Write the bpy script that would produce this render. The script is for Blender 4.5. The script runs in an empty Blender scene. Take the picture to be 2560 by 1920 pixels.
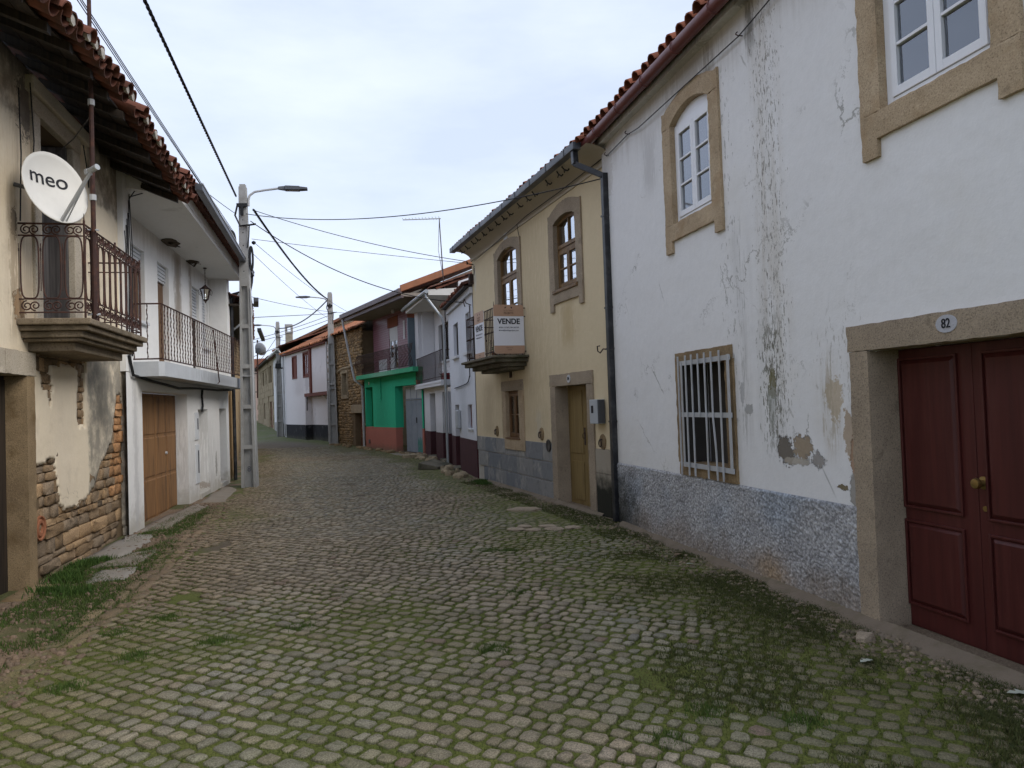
import bpy, math, random
import numpy as np
from mathutils import Matrix, Vector
random.seed(7); RNG = np.random.default_rng(11)
rad = math.radians
SC = bpy.context.scene
COL = SC.collection

# ------------------------------------------------------------ camera
FPX, CAMH, PITCH, ROLL = 1850.0, 1.7, rad(1.58), rad(2.0)
_cp, _sp, _cr, _sr = math.cos(PITCH), math.sin(PITCH), math.cos(ROLL), math.sin(ROLL)
_r0 = Vector((1, 0, 0)); _u0 = Vector((0, -_sp, _cp)); _f = Vector((0, _cp, _sp))
_right = _cr * _r0 - _sr * _u0; _up = _sr * _r0 + _cr * _u0
cd = bpy.data.cameras.new('camera'); cam = bpy.data.objects.new('camera', cd); COL.objects.link(cam)
cd.sensor_width = 36; cd.lens = 36 * FPX / 2560; cd.clip_start = 0.05; cd.clip_end = 3000
mw = Matrix.Identity(4)
for i in range(3):
    mw[i][0] = _right[i]; mw[i][1] = _up[i]; mw[i][2] = -_f[i]
mw[2][3] = CAMH
cam.matrix_world = mw
SC.camera = cam

# ------------------------------------------------------------ sky, sun, exposure
SUN_EL, SUN_AZ = 39, 116          # azimuth clockwise from +Y: the sun stands to the right, a little behind the viewer
world = bpy.data.worlds.new('World'); SC.world = world; world.use_nodes = True
wt = world.node_tree; wn = wt.nodes; wl = wt.links
for n in list(wn): wn.remove(n)
wout = wn.new('ShaderNodeOutputWorld')
sky = wn.new('ShaderNodeTexSky'); sky.sky_type = 'NISHITA'; sky.sun_disc = False
sky.sun_elevation = rad(SUN_EL); sky.sun_rotation = rad(SUN_AZ)
bg1 = wn.new('ShaderNodeBackground'); bg1.inputs['Strength'].default_value = 0.12
wl.new(sky.outputs[0], bg1.inputs['Color'])
tcw = wn.new('ShaderNodeTexCoord')
def wnoise(scale, detail, zs, seed):
    mp = wn.new('ShaderNodeMapping'); mp.inputs['Scale'].default_value = (1, 1, zs); mp.inputs['Location'].default_value = (seed, seed * .7, 0)
    wl.new(tcw.outputs['Generated'], mp.inputs['Vector'])
    nz = wn.new('ShaderNodeTexNoise'); nz.inputs['Scale'].default_value = scale; nz.inputs['Detail'].default_value = detail
    nz.inputs['Roughness'].default_value = .55
    wl.new(mp.outputs[0], nz.inputs['Vector']); return nz
n1 = wnoise(2.6, 6, 3.2, 3.3); n2 = wnoise(1.1, 3, 2.0, 9.1)
r1 = wn.new('ShaderNodeValToRGB')
r1.color_ramp.elements[0].position = .34; r1.color_ramp.elements[0].color = (.53, .60, .735, 1)
r1.color_ramp.elements[1].position = .62; r1.color_ramp.elements[1].color = (.66, .722, .875, 1)
wl.new(n1.outputs['Fac'], r1.inputs['Fac'])
bg2 = wn.new('ShaderNodeBackground'); bg2.inputs['Strength'].default_value = 1.0
wl.new(r1.outputs['Color'], bg2.inputs['Color'])
mr = wn.new('ShaderNodeMapRange'); mr.inputs['From Min'].default_value = .35; mr.inputs['From Max'].default_value = .65
mr.inputs['To Min'].default_value = .78; mr.inputs['To Max'].default_value = .97
wl.new(n2.outputs['Fac'], mr.inputs['Value'])
mx = wn.new('ShaderNodeMixShader'); wl.new(mr.outputs[0], mx.inputs[0]); wl.new(bg1.outputs[0], mx.inputs[1]); wl.new(bg2.outputs[0], mx.inputs[2])
wl.new(mx.outputs[0], wout.inputs['Surface'])
sd = bpy.data.lights.new('sun', 'SUN'); sd.energy = 1.5; sd.angle = rad(35); sd.color = (1, .95, .88)
sun = bpy.data.objects.new('sun', sd); COL.objects.link(sun)
_sv = Vector((math.sin(rad(SUN_AZ)) * math.cos(rad(SUN_EL)), math.cos(rad(SUN_AZ)) * math.cos(rad(SUN_EL)), math.sin(rad(SUN_EL))))
sun.rotation_euler = _sv.to_track_quat('Z', 'Y').to_euler(); sun.location = (20, -10, 30)
SC.view_settings.view_transform = 'Standard'; SC.view_settings.look = 'None'
SC.view_settings.exposure = 0.58; SC.view_settings.gamma = 1.0; SC.view_settings.use_curve_mapping = False
SC.cycles.max_bounces = 6; SC.cycles.diffuse_bounces = 3; SC.cycles.glossy_bounces = 3; SC.cycles.transparent_max_bounces = 8; SC.cycles.caustics_reflective = False; SC.cycles.caustics_refractive = False
SC.cycles.use_adaptive_sampling = True; SC.cycles.adaptive_threshold = .025
SC.render.resolution_x = 1024; SC.render.resolution_y = 768

# ------------------------------------------------------------ pixels -> directions -> places
def ray(u, v):
    d = _right * ((u - 1280) / FPX) + _up * (-(v - 960) / FPX) + _f
    return d
VW = dict(a1=(0,0,.30143),a2=(0,350,.36166),a3=(0,850,.42194),a4=(280,400,.3314),a5=(280,850,.3314),a6=(560,420,.22911),a7=(600,780,.20492),
 a8=(840,600,.36166),b1=(1000,600,.36145),b2=(1130,400,.25324),b3=(1150,740,.33745),b4=(1350,300,.36165),d0=(0,0,1.15732),e8=(860,760,.15371))
def V(n, x, y):
    ox, oy, s = VW[n]; return ox + x * s, oy + y * s
def gz(y):
    return float(np.interp(y, [0, 20, 48, 59, 74, 110, 400], [0, 0, .24, .5, .82, 1.3, 2.0]))
class Fac:
    """a facade line on the ground: s along it, o out towards the street, z up"""
    def __init__(f, P, az, side):
        a = rad(az); d = (math.sin(a), math.cos(a))
        f.x = d if side == 'R' else (-d[0], -d[1]); f.n = (-f.x[1], f.x[0]); f.P = P
        f.rot = math.atan2(f.x[1], f.x[0])
    def q(f, n, x, y, o=0):
        r = ray(*V(n, x, y)); qx = f.P[0] + f.n[0]*o; qy = f.P[1] + f.n[1]*o
        t = (qx*f.n[0] + qy*f.n[1]) / (r.x*f.n[0] + r.y*f.n[1])
        px, py = r.x*t - f.P[0], r.y*t - f.P[1]
        return px*f.x[0] + py*f.x[1], r.z*t + CAMH
    def w(f, s, o, z):
        return Vector((f.P[0] + f.x[0]*s + f.n[0]*o, f.P[1] + f.x[1]*s + f.n[1]*o, z))

# ------------------------------------------------------------ mesh helpers
class MB:
    def __init__(m): m.v = []; m.f = []
    def add(m, vs, fs):
        b = len(m.v); m.v += [tuple(p) for p in vs]; m.f += [tuple(b+i for i in f) for f in fs]; return m
    def box(m, x0, x1, y0, y1, z0, z1):
        if x0 > x1: x0, x1 = x1, x0
        if y0 > y1: y0, y1 = y1, y0
        if z0 > z1: z0, z1 = z1, z0
        return m.add([(x0,y0,z0),(x1,y0,z0),(x1,y1,z0),(x0,y1,z0),(x0,y0,z1),(x1,y0,z1),(x1,y1,z1),(x0,y1,z1)],
              [(0,3,2,1),(4,5,6,7),(0,1,5,4),(1,2,6,5),(2,3,7,6),(3,0,4,7)])
    def hexa(m, b, t):      # 4 bottom + 4 top points, counter-clockwise
        return m.add(list(b)+list(t), [(0,3,2,1),(4,5,6,7),(0,1,5,4),(1,2,6,5),(2,3,7,6),(3,0,4,7)])
    def prism(m, poly, y0, y1):   # polygon in (x, z), pushed through from y0 to y1 (y1 is the street side)
        a = sum(poly[i][0]*poly[(i+1)%len(poly)][1] - poly[(i+1)%len(poly)][0]*poly[i][1] for i in range(len(poly)))
        if a > 0: poly = poly[::-1]     # so that the y1 face looks to +y
        n = len(poly)
        vs = [(p[0], y1, p[1]) for p in poly] + [(p[0], y0, p[1]) for p in poly]
        fs = [tuple(range(n)), tuple(range(2*n-1, n-1, -1))] + [(i, i+n, (i+1)%n+n, (i+1)%n) for i in range(n)]
        return m.add(vs, fs)
    def slab(m, poly, z0, z1):    # polygon in (x, y), raised from z0 to z1
        a = sum(poly[i][0]*poly[(i+1)%len(poly)][1] - poly[(i+1)%len(poly)][0]*poly[i][1] for i in range(len(poly)))
        if a < 0: poly = poly[::-1]
        n = len(poly)
        vs = [(p[0], p[1], z1) for p in poly] + [(p[0], p[1], z0) for p in poly]
        return m.add(vs, [tuple(range(n)), tuple(range(2*n-1, n-1, -1))] + [(i, i+n, (i+1)%n+n, (i+1)%n) for i in range(n)])
    def tube(m, path, r, n=6, closed=False, cap=True):
        P = [Vector(p) for p in path]; k = len(P)
        rr = r if isinstance(r, (list, tuple)) else [r]*k
        base = len(m.v); prev = None
        for i, p in enumerate(P):
            a = P[(i-1) % k] if (closed or i > 0) else p; b = P[(i+1) % k] if (closed or i < k-1) else p
            t = (b - a)
            if t.length < 1e-9: t = Vector((0,0,1))
            t.normalize()
            if prev is None:
                ref = Vector((0,0,1)) if abs(t.z) < .9 else Vector((1,0,0))
                nx = t.cross(ref).normalized()
            else:
                nx = prev - t * prev.dot(t)
                nx = nx.normalized() if nx.length > 1e-6 else t.orthogonal().normalized()
            prev = nx; ny = t.cross(nx)
            for j in range(n):
                an = 2*math.pi*j/n
                m.v.append(tuple(p + (nx*math.cos(an) + ny*math.sin(an))*rr[i]))
        for i in range(k if closed else k-1):
            for j in range(n):
                a0 = base+i*n+j; a1 = base+i*n+(j+1)%n; b0 = base+((i+1)%k)*n+j; b1 = base+((i+1)%k)*n+(j+1)%n
                m.f.append((a0, a1, b1, b0))
        if cap and not closed:
            m.f.append(tuple(base+j for j in range(n))[::-1]); m.f.append(tuple(base+(k-1)*n+j for j in range(n)))
        return m
    def bar(m, p, q, w, d=None):     # a square bar from p to q
        d = d or w; P, Q = Vector(p), Vector(q); t = (Q-P).normalized()
        ref = Vector((0,0,1)) if abs(t.z) < .9 else Vector((0,1,0))
        a = t.cross(ref).normalized()*w/2; b = t.cross(a).normalized()*d/2
        return m.hexa([P-a-b, P+a-b, P+a+b, P-a+b], [Q-a-b, Q+a-b, Q+a+b, Q-a+b])
    def lathe(m, prof, n=16, c=(0,0,0), axis='z'):
        base = len(m.v); k = len(prof)
        for r, h in prof:
            for j in range(n):
                a = 2*math.pi*j/n; x, y = r*math.cos(a), r*math.sin(a)
                p = (x, y, h) if axis == 'z' else ((x, h, -y) if axis == 'y' else (h, x, y))
                m.v.append((p[0]+c[0], p[1]+c[1], p[2]+c[2]))
        for i in range(k-1):
            for j in range(n):
                m.f.append((base+i*n+j, base+i*n+(j+1)%n, base+(i+1)*n+(j+1)%n, base+(i+1)*n+j))
        m.f.append(tuple(base+j for j in range(n))[::-1]); m.f.append(tuple(base+(k-1)*n+j for j in range(n)))
        return m
    def sheet(m, P):     # rows of points
        base = len(m.v); r = len(P); c = len(P[0])
        for row in P: m.v += [tuple(p) for p in row]
        for i in range(r-1):
            for j in range(c-1):
                m.f.append((base+i*c+j, base+i*c+j+1, base+(i+1)*c+j+1, base+(i+1)*c+j))
        return m
    def grid_wall(m, s0, s1, z0, z1, holes, o=0., depth=.3, top=None):
        """a wall face at y=o with rectangular openings (a,b,c,d) and their reveals; top(s) may slope the upper edge"""
        holes = [(h[0]-.004, h[1]+.004, h[2]-.004, h[3]+.004) + tuple(h[4:]) for h in holes]
        xs = sorted({s0, s1, *[h[0] for h in holes], *[h[1] for h in holes]}); xs = [x for x in xs if s0 <= x <= s1]
        zs = sorted({z0, z1, *[h[2] for h in holes], *[h[3] for h in holes]}); zs = [z for z in zs if z0 <= z <= z1]
        for i in range(len(xs)-1):
            for j in range(len(zs)-1):
                cx, cz = (xs[i]+xs[i+1])/2, (zs[j]+zs[j+1])/2
                if any(h[0] < cx < h[1] and h[2] < cz < h[3] for h in holes): continue
                za, zb = zs[j], zs[j+1]
                ta = top(xs[i]) if top and zb == z1 else zb; tb = top(xs[i+1]) if top and zb == z1 else zb
                m.add([(xs[i],o,za),(xs[i+1],o,za),(xs[i+1],o,tb),(xs[i],o,ta)], [(3,2,1,0)])
        for h in holes:
            a, b, c, d = h[:4]; dp = h[4] if len(h) > 4 else depth
            a2, b2, c2, d2 = max(a,s0), min(b,s1), max(c,z0), min(d,z1)
            m.add([(a2,o,c2),(a2,o,d2),(a2,o-dp,d2),(a2,o-dp,c2)], [(0,1,2,3)])
            m.add([(b2,o,c2),(b2,o,d2),(b2,o-dp,d2),(b2,o-dp,c2)], [(3,2,1,0)])
            if d < z1: m.add([(a2,o,d2),(b2,o,d2),(b2,o-dp,d2),(a2,o-dp,d2)], [(0,1,2,3)])
            if c > z0: m.add([(a2,o,c2),(b2,o,c2),(b2,o-dp,c2),(a2,o-dp,c2)], [(3,2,1,0)])
        return m
def link(o, parent=None, loc=None, rot=None):
    COL.objects.link(o)
    if parent is not None: o.parent = parent
    if loc is not None: o.location = loc
    if rot is not None: o.rotation_euler = rot
    return o
def mesh_of(name, mb, mat, smooth=False):
    me = bpy.data.meshes.new(name); me.from_pydata(mb.v, [], mb.f); me.materials.append(mat)
    if smooth:
        me.polygons.foreach_set('use_smooth', [True]*len(me.polygons))
        if smooth != 'all': me.set_sharp_from_angle(angle=rad(40))
    me.update(); return me
def mk(name, mb, mat, parent=None, smooth=False, loc=None, rot=None, label=None, bevel=0):
    o = link(bpy.data.objects.new(name, mesh_of(name, mb, mat, smooth)), parent, loc, rot)
    if label: o['label'] = label
    if bevel:
        b = o.modifiers.new('bevel', 'BEVEL'); b.width = bevel; b.segments = 2; b.limit_method = 'ANGLE'; b.angle_limit = rad(40)
    return o
import bmesh
from mathutils import noise as mnoise
def roughen(o, amp=.006, L=.07):
    """hand-worked stone: cut the faces small and push the points about, more at the arrises"""
    bm = bmesh.new(); bm.from_mesh(o.data); bmesh.ops.triangulate(bm, faces=[f for f in bm.faces if len(f.verts) > 4])
    for k in range(6):
        ed = [e for e in bm.edges if e.calc_length() > L]
        if not ed or len(bm.faces) > 5000: break
        bmesh.ops.subdivide_edges(bm, edges=ed, cuts=1, use_grid_fill=True); bmesh.ops.triangulate(bm, faces=[f for f in bm.faces if len(f.verts) > 4])
    bm.normal_update(); sd_ = sum(map(ord, o.name))
    arr = {v: any(len(e.link_faces) == 2 and e.calc_face_angle(0) > .6 for e in v.link_edges) for v in bm.verts}
    for v in bm.verts:
        p = v.co*9 + Vector((sd_*1.3, 0, 0)); n = mnoise.noise(p)*.6 + mnoise.noise(p*3.1)*.5
        v.co += v.normal*(amp*n - (amp*1.3*max(0, mnoise.noise(p*1.7)+.15) if arr[v] else 0))
    bm.to_mesh(o.data); bm.free()
    o.data.polygons.foreach_set('use_smooth', [True]*len(o.data.polygons)); o.data.set_sharp_from_angle(angle=rad(50))
    for m_ in list(o.modifiers): o.modifiers.remove(m_)
    return o
def dup(name, src, parent=None, loc=None, rot=None, scale=None):
    o = link(bpy.data.objects.new(name, src.data if hasattr(src, 'data') else src), parent, loc, rot)
    if scale is not None: o.scale = scale
    return o
def tag(o, label, cat, group=None, kind=None):
    if label: o['label'] = label
    if cat: o['category'] = cat
    if group: o['group'] = group
    if kind: o['kind'] = kind
    return o
def thing(name, label, cat, loc=(0,0,0), rotz=0., group=None):
    o = bpy.data.objects.new(name, None); o.empty_display_size = .2
    link(o, None, loc, (0,0,rotz)); return tag(o, label, cat, group)
def house(name, label, F, z=0.):
    return thing(name, label, 'house', (F.P[0], F.P[1], z), F.rot)
def npmesh(name, v, f, mat, parent=None, colors=None, smooth=False):
    """v (n,3); f (m,k) of one size; colours per vertex as attribute tint"""
    me = bpy.data.meshes.new(name); k = f.shape[1]
    me.vertices.add(len(v)); me.vertices.foreach_set('co', np.ascontiguousarray(v, dtype=np.float32).ravel())
    me.loops.add(f.size); me.loops.foreach_set('vertex_index', np.ascontiguousarray(f, dtype=np.int32).ravel())
    me.polygons.add(len(f)); me.polygons.foreach_set('loop_start', np.arange(0, f.size, k, dtype=np.int32))
    me.polygons.foreach_set('loop_total', np.full(len(f), k, dtype=np.int32))
    if smooth: me.polygons.foreach_set('use_smooth', np.ones(len(f), dtype=bool))
    if colors is not None:
        at = me.color_attributes.new('tint', 'FLOAT_COLOR', 'POINT')
        c4 = np.ones((len(v), 4), dtype=np.float32); c4[:, :3] = colors; at.data.foreach_set('color', c4.ravel())
    me.materials.append(mat); me.update(calc_edges=True); me.validate()
    return link(bpy.data.objects.new(name, me), parent)
def _hash(i, j, seed):
    h = (i.astype(np.int64)*374761393 + j.astype(np.int64)*668265263 + seed*982451653) & 0x7fffffff
    h = ((h ^ (h >> 13)) * 1274126177) & 0x7fffffff
    return ((h ^ (h >> 16)) & 0xffff) / 65535.0
def vnoise(x, y, seed=0):
    x = np.asarray(x, float); y = np.asarray(y, float)
    i, j = np.floor(x), np.floor(y); fx, fy = x-i, y-j; fx = fx*fx*(3-2*fx); fy = fy*fy*(3-2*fy)
    a = _hash(i, j, seed); b = _hash(i+1, j, seed); c = _hash(i, j+1, seed); d = _hash(i+1, j+1, seed)
    return (a*(1-fx)+b*fx)*(1-fy) + (c*(1-fx)+d*fx)*fy
def fbm(x, y, seed=0, oct=4):
    s = 0; a = .5; x = np.asarray(x, float); y = np.asarray(y, float)
    for k in range(oct): s = s + a*vnoise(x*2**k, y*2**k, seed+k*17); a *= .5
    return s / (1 - .5**oct)
def text_mesh(name, txt, size, mat, parent, loc, face='n', bold=0., sx=1., extr=.002, rot=None):
    """flat lettering; on a facade (face n) it reads from the street"""
    cu = bpy.data.curves.new(name, 'FONT'); cu.body = txt; cu.size = size; cu.align_x = 'CENTER'; cu.align_y = 'CENTER'; cu.offset = bold; cu.extrude = extr
    tmp = bpy.data.objects.new('tmp', cu); COL.objects.link(tmp)
    me = bpy.data.meshes.new_from_object(tmp.evaluated_get(bpy.context.evaluated_depsgraph_get()))
    bpy.data.objects.remove(tmp); me.name = name; me.materials.clear(); me.materials.append(mat)
    R = Matrix(((-sx,0,0,0),(0,0,1,0),(0,1,0,0),(0,0,0,1))) if face == 'n' else Matrix.Diagonal((sx,1,1,1))
    me.transform(R)
    return link(bpy.data.objects.new(name, me), parent, loc, rot)
# ------------------------------------------------------------ materials
class NT:
    def __init__(s, name):
        s.m = bpy.data.materials.new(name); s.m.use_nodes = True; s.t = s.m.node_tree; s.n = s.t.nodes; s.l = s.t.links
        for n in list(s.n): s.n.remove(n)
        s.out = s.n.new('ShaderNodeOutputMaterial'); s.p = s.n.new('ShaderNodeBsdfPrincipled'); s.l.new(s.p.outputs[0], s.out.inputs[0])
        s.tc = s.n.new('ShaderNodeTexCoord'); s.obj = s.tc.outputs['Object']; s.bump_in = None
    def put(s, sock, v):
        if isinstance(v, (int, float)): sock.default_value = v
        elif isinstance(v, (tuple, list)): sock.default_value = (*v, 1)[:4] if sock.type == 'RGBA' else v
        else: s.l.new(v, sock)
    def map(s, scale=(1,1,1), loc=(0,0,0), rot=(0,0,0), src=None):
        n = s.n.new('ShaderNodeMapping'); s.l.new(src or s.obj, n.inputs[0])
        n.inputs['Scale'].default_value = scale; n.inputs['Location'].default_value = loc; n.inputs['Rotation'].default_value = rot; return n.outputs[0]
    def noise(s, scale=5, detail=4, rough=.55, vec=None, dist=0.):
        n = s.n.new('ShaderNodeTexNoise'); s.l.new(vec or s.obj, n.inputs['Vector'])
        n.inputs['Scale'].default_value = scale; n.inputs['Detail'].default_value = detail; n.inputs['Roughness'].default_value = rough; n.inputs['Distortion'].default_value = dist
        return n.outputs['Fac']
    def voro(s, scale=5, vec=None, feature='F1', rand=1.):
        n = s.n.new('ShaderNodeTexVoronoi'); n.feature = feature; s.l.new(vec or s.obj, n.inputs['Vector']); n.inputs['Scale'].default_value = scale
        n.inputs['Randomness'].default_value = rand; return n
    def rng(s, v, a, b, c=0., d=1.):
        n = s.n.new('ShaderNodeMapRange'); n.interpolation_type = 'SMOOTHSTEP'; s.put(n.inputs['Value'], v)
        for k, x in zip(('From Min','From Max','To Min','To Max'), (a,b,c,d)): s.put(n.inputs[k], x)
        return n.outputs[0]
    def math(s, op, a, b=0.):
        n = s.n.new('ShaderNodeMath'); n.operation = op; s.put(n.inputs[0], a); s.put(n.inputs[1], b); return n.outputs[0]
    def mul(s, *a):
        r = a[0]
        for x in a[1:]: r = s.math('MULTIPLY', r, x)
        return r
    def mix(s, f, a, b, mode='MIX'):
        n = s.n.new('ShaderNodeMix'); n.data_type = 'RGBA'; n.blend_type = mode; s.put(n.inputs[0], f); s.put(n.inputs[6], a); s.put(n.inputs[7], b); return n.outputs[2]
    def xyz(s):
        n = s.n.new('ShaderNodeSeparateXYZ'); s.l.new(s.obj, n.inputs[0]); return n.outputs
    def attr(s, name='tint'):
        n = s.n.new('ShaderNodeAttribute'); n.attribute_name = name; return n.outputs['Color']
    def rnd(s):
        n = s.n.new('ShaderNodeObjectInfo'); return n.outputs['Random']
    def bump(s, h, strength=.3, dist=.01):
        n = s.n.new('ShaderNodeBump'); n.inputs['Strength'].default_value = strength; n.inputs['Distance'].default_value = dist; s.l.new(h, n.inputs['Height'])
        if s.bump_in: s.l.new(s.bump_in, n.inputs['Normal'])
        s.bump_in = n.outputs[0]; s.l.new(n.outputs[0], s.p.inputs['Normal'])
    def fin(s, col, rough=.9, spec=.25, metal=0.):
        s.put(s.p.inputs['Base Color'], col); s.put(s.p.inputs['Roughness'], rough); s.p.inputs['Specular IOR Level'].default_value = spec; s.p.inputs['Metallic'].default_value = metal
        return s.m
def sc(c, k): return tuple(min(1., x*k) for x in c)
def simple(name, col, rough=.85, var=.18, scale=7., bump=.15, bs=60., dirt=None, dirt_amt=.5, dirt_scale=3., spec=.25, metal=0., rnd=0.):
    t = NT(name); c = t.mix(t.noise(scale, 5), sc(col, 1-var), sc(col, 1+var))
    if rnd: c = t.mix(t.rng(t.rnd(), 0, 1), t.mix(1., c, (1-rnd,)*3, 'MULTIPLY'), t.mix(1., c, (1+rnd, 1+rnd*.8, 1+rnd*.6), 'MULTIPLY'))
    if dirt: c = t.mix(t.mul(t.rng(t.noise(dirt_scale, 7, .65), .45, .7), dirt_amt), c, dirt)
    if bump: t.bump(t.noise(bs, 4, .6), bump, .008)
    return t.fin(c, rough, spec, metal)
def granite(name, a, b, dark=(.07,.055,.04), scale=90., stain=None, bump=.6):
    t = NT(name); c = t.mix(t.rng(t.noise(2.2, 4), .3, .7), a, b)
    sp = t.noise(scale, 3, .7); c = t.mix(t.rng(sp, .52, .66, 0, .55), c, dark); c = t.mix(t.rng(sp, .44, .33, 0, .35), c, sc(a, 1.5))
    if stain: c = t.mix(t.rng(t.noise(3.1, 6, .6), .5, .72, 0, .7), c, stain)
    c = t.mix(t.rng(t.noise(6, 6, .7), .56, .7, 0, .5), c, sc(b, .5)); c = t.mix(t.rng(t.noise(11, 5, .7), .6, .7, 0, .35), c, sc(a, 1.35))
    t.bump(t.noise(scale*.8, 4, .7), bump, .006); t.bump(t.noise(9, 3), .3, .02)
    return t.fin(c, .92, .2)
def plaster(name, col, layers=(), var=.07, bumpy=.25, top_dirt=None, mott=(1.4, .5), rough=.92, bs=45.):
    """painted render with weathering at given places, in facade metres (s, z)"""
    t = NT(name); X, Y, Z = t.xyz()
    c = t.mix(t.noise(mott[0], 6, .6), sc(col, 1-var), sc(col, 1+var))
    c = t.mix(t.rng(t.noise(14, 6, .7), .35, .75, 0, .35), c, sc(col, .86))
    warp = t.math('SUBTRACT', t.noise(5.5, 6, .65), .5); fine = t.noise(26, 6, .7)
    streak = t.noise(1., 6, .62, vec=t.map((9, 9, .55))); streak2 = t.noise(1., 6, .7, vec=t.map((30, 30, 2.4)))
    h = t.noise(bs, 4, .6); hole = None
    for L in layers:
        k = L[0]
        if k == 'blob':      # s z rs rz colour strength (depth)
            _, s0, z0, rs, rz, bc, amt = L[:7]
            dx = t.math('DIVIDE', t.math('SUBTRACT', X, s0), rs); dz = t.math('DIVIDE', t.math('SUBTRACT', Z, z0), rz)
            d = t.math('SQRT', t.math('ADD', t.mul(dx, dx), t.mul(dz, dz))); d = t.math('ADD', d, t.mul(warp, 2.3))
            d = t.math('ADD', d, t.mul(t.math('SUBTRACT', fine, .5), 2.2))
            mk_ = t.rng(d, 1.0, .9); c = t.mix(t.mul(mk_, amt), c, t.mix(fine, sc(bc, .7), sc(bc, 1.25)))
            if len(L) > 7: hole = mk_ if hole is None else t.math('MAXIMUM', hole, mk_)
        elif k == 'streak':  # s w z0 z1 colour strength threshold
            _, s0, w, z0, z1, bc, amt, th = L
            a = t.rng(t.math('ABSOLUTE', t.math('SUBTRACT', t.math('ADD', X, t.mul(warp, .25)), s0)), w, 0)
            zz = t.mul(t.rng(Z, z0-.15, z0+.25), t.rng(Z, z1+.15, z1-.25))
            f = t.rng(t.math('ADD', t.mul(streak2, .75), t.mul(a, .35)), th, th+.06)
            soft = t.mul(t.rng(streak, .35, .7), .55); c = t.mix(t.mul(a, zz, t.math('MAXIMUM', f, soft), amt), c, bc)
        elif k == 'speck':   # s w z0 z1 colour strength threshold size : scabs run down the wall
            _, s0, w, z0, z1, bc, amt, th, sz = L
            a = t.rng(t.math('ABSOLUTE', t.math('SUBTRACT', t.math('ADD', X, t.mul(warp, .3)), s0)), w, w*.15)
            zz = t.mul(t.rng(Z, z0-.15, z0+.25), t.rng(Z, z1+.15, z1-.25))
            f = t.rng(t.math('ADD', t.noise(sz, 4, .7, vec=t.map((1, 1, .3), (s0*3, 0, sz))), t.mul(a, .12)), th, th+.03); c = t.mix(t.mul(f, zz, t.rng(a, .02, .3), amt), c, bc)
        elif k == 'crack':   # scale colour strength : hairline cracks
            _, scl, bc, amt = L
            vv = t.n.new('ShaderNodeVectorMath'); vv.operation = 'ADD'; t.l.new(t.obj, vv.inputs[0]); cb = t.n.new('ShaderNodeCombineXYZ'); t.l.new(t.mul(warp, .5), cb.inputs[0]); t.l.new(t.mul(warp, .7), cb.inputs[2]); t.l.new(cb.outputs[0], vv.inputs[1])
            d = t.voro(scl, vv.outputs[0], 'DISTANCE_TO_EDGE').outputs['Distance']; f = t.mul(t.rng(d, .008, .003), t.rng(t.noise(.9, 3), .5, .62)); c = t.mix(t.mul(f, amt), c, bc)
        elif k == 'low':     # z height colour strength : damp rising from the ground
            _, z0, ht, bc, amt = L
            f = t.rng(t.math('ADD', Z, t.mul(warp, ht*1.4)), z0+ht, z0+ht*.15); c = t.mix(t.mul(f, amt), c, bc)
        elif k == 'high':    # z height colour strength : soot and run-off below the eaves
            _, z0, ht, bc, amt = L
            f = t.rng(t.math('ADD', Z, t.mul(t.math('SUBTRACT', streak, .5), ht*2.0)), z0-ht, z0); c = t.mix(t.mul(f, amt), c, bc)
        elif k == 'box':     # s0 s1 z0 z1 colour strength, with ragged edges
            _, a0, a1, z0, z1, bc, amt = L
            xx = t.math('ADD', X, t.mul(warp, .35)); zz = t.math('ADD', Z, t.mul(warp, .35))
            f = t.mul(t.rng(xx, a0-.06, a0+.06), t.rng(xx, a1+.06, a1-.06), t.rng(zz, z0-.06, z0+.06), t.rng(zz, z1+.06, z1-.06))
            c = t.mix(t.mul(f, amt, t.rng(t.noise(4, 6, .65), .25, .6)), c, bc)
        elif k == 'spots':   # scale threshold colour strength : small vertical scabs
            _, scl, th, bc, amt = L
            f = t.rng(t.noise(scl, 5, .75, vec=t.map((1, 1, .35))), th, th+.03); c = t.mix(t.mul(f, amt), c, bc)
        elif k == 'patch':   # scale threshold colour strength
            _, scl, th, bc, amt = L
            f = t.rng(t.noise(scl, 6, .62), th, th+.12); c = t.mix(t.mul(f, amt), c, bc)
    t.bump(h, bumpy, .006); t.bump(t.noise(3.5, 4), .3, .03); t.bump(t.noise(1.1, 3), .5, .06)
    if hole is not None: t.bump(t.math('SUBTRACT', 1., hole), .9, .03)
    return t.fin(c, rough, .2)
def glass_mat(name, tint=(.9,.94,.96), refl=.12):
    t = NT(name); t.n.remove(t.p)
    gl = t.n.new('ShaderNodeBsdfGlossy'); gl.inputs['Roughness'].default_value = .03; gl.inputs['Color'].default_value = (.92,.95,1,1)
    tr = t.n.new('ShaderNodeBsdfTransparent'); tr.inputs['Color'].default_value = (*tint, 1)
    fr = t.n.new('ShaderNodeFresnel'); fr.inputs['IOR'].default_value = 1.5
    w = t.math('MINIMUM', t.math('ADD', t.math('MULTIPLY', fr.outputs[0], 1.6), refl), 1.)
    bp = t.n.new('ShaderNodeBump'); bp.inputs['Strength'].default_value = .04; t.l.new(t.noise(2.5, 2), bp.inputs['Height']); t.l.new(bp.outputs[0], gl.inputs['Normal'])
    mxs = t.n.new('ShaderNodeMixShader'); t.l.new(w, mxs.inputs[0]); t.l.new(tr.outputs[0], mxs.inputs[1]); t.l.new(gl.outputs[0], mxs.inputs[2]); t.l.new(mxs.outputs[0], t.out.inputs[0])
    return t.m
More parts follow.
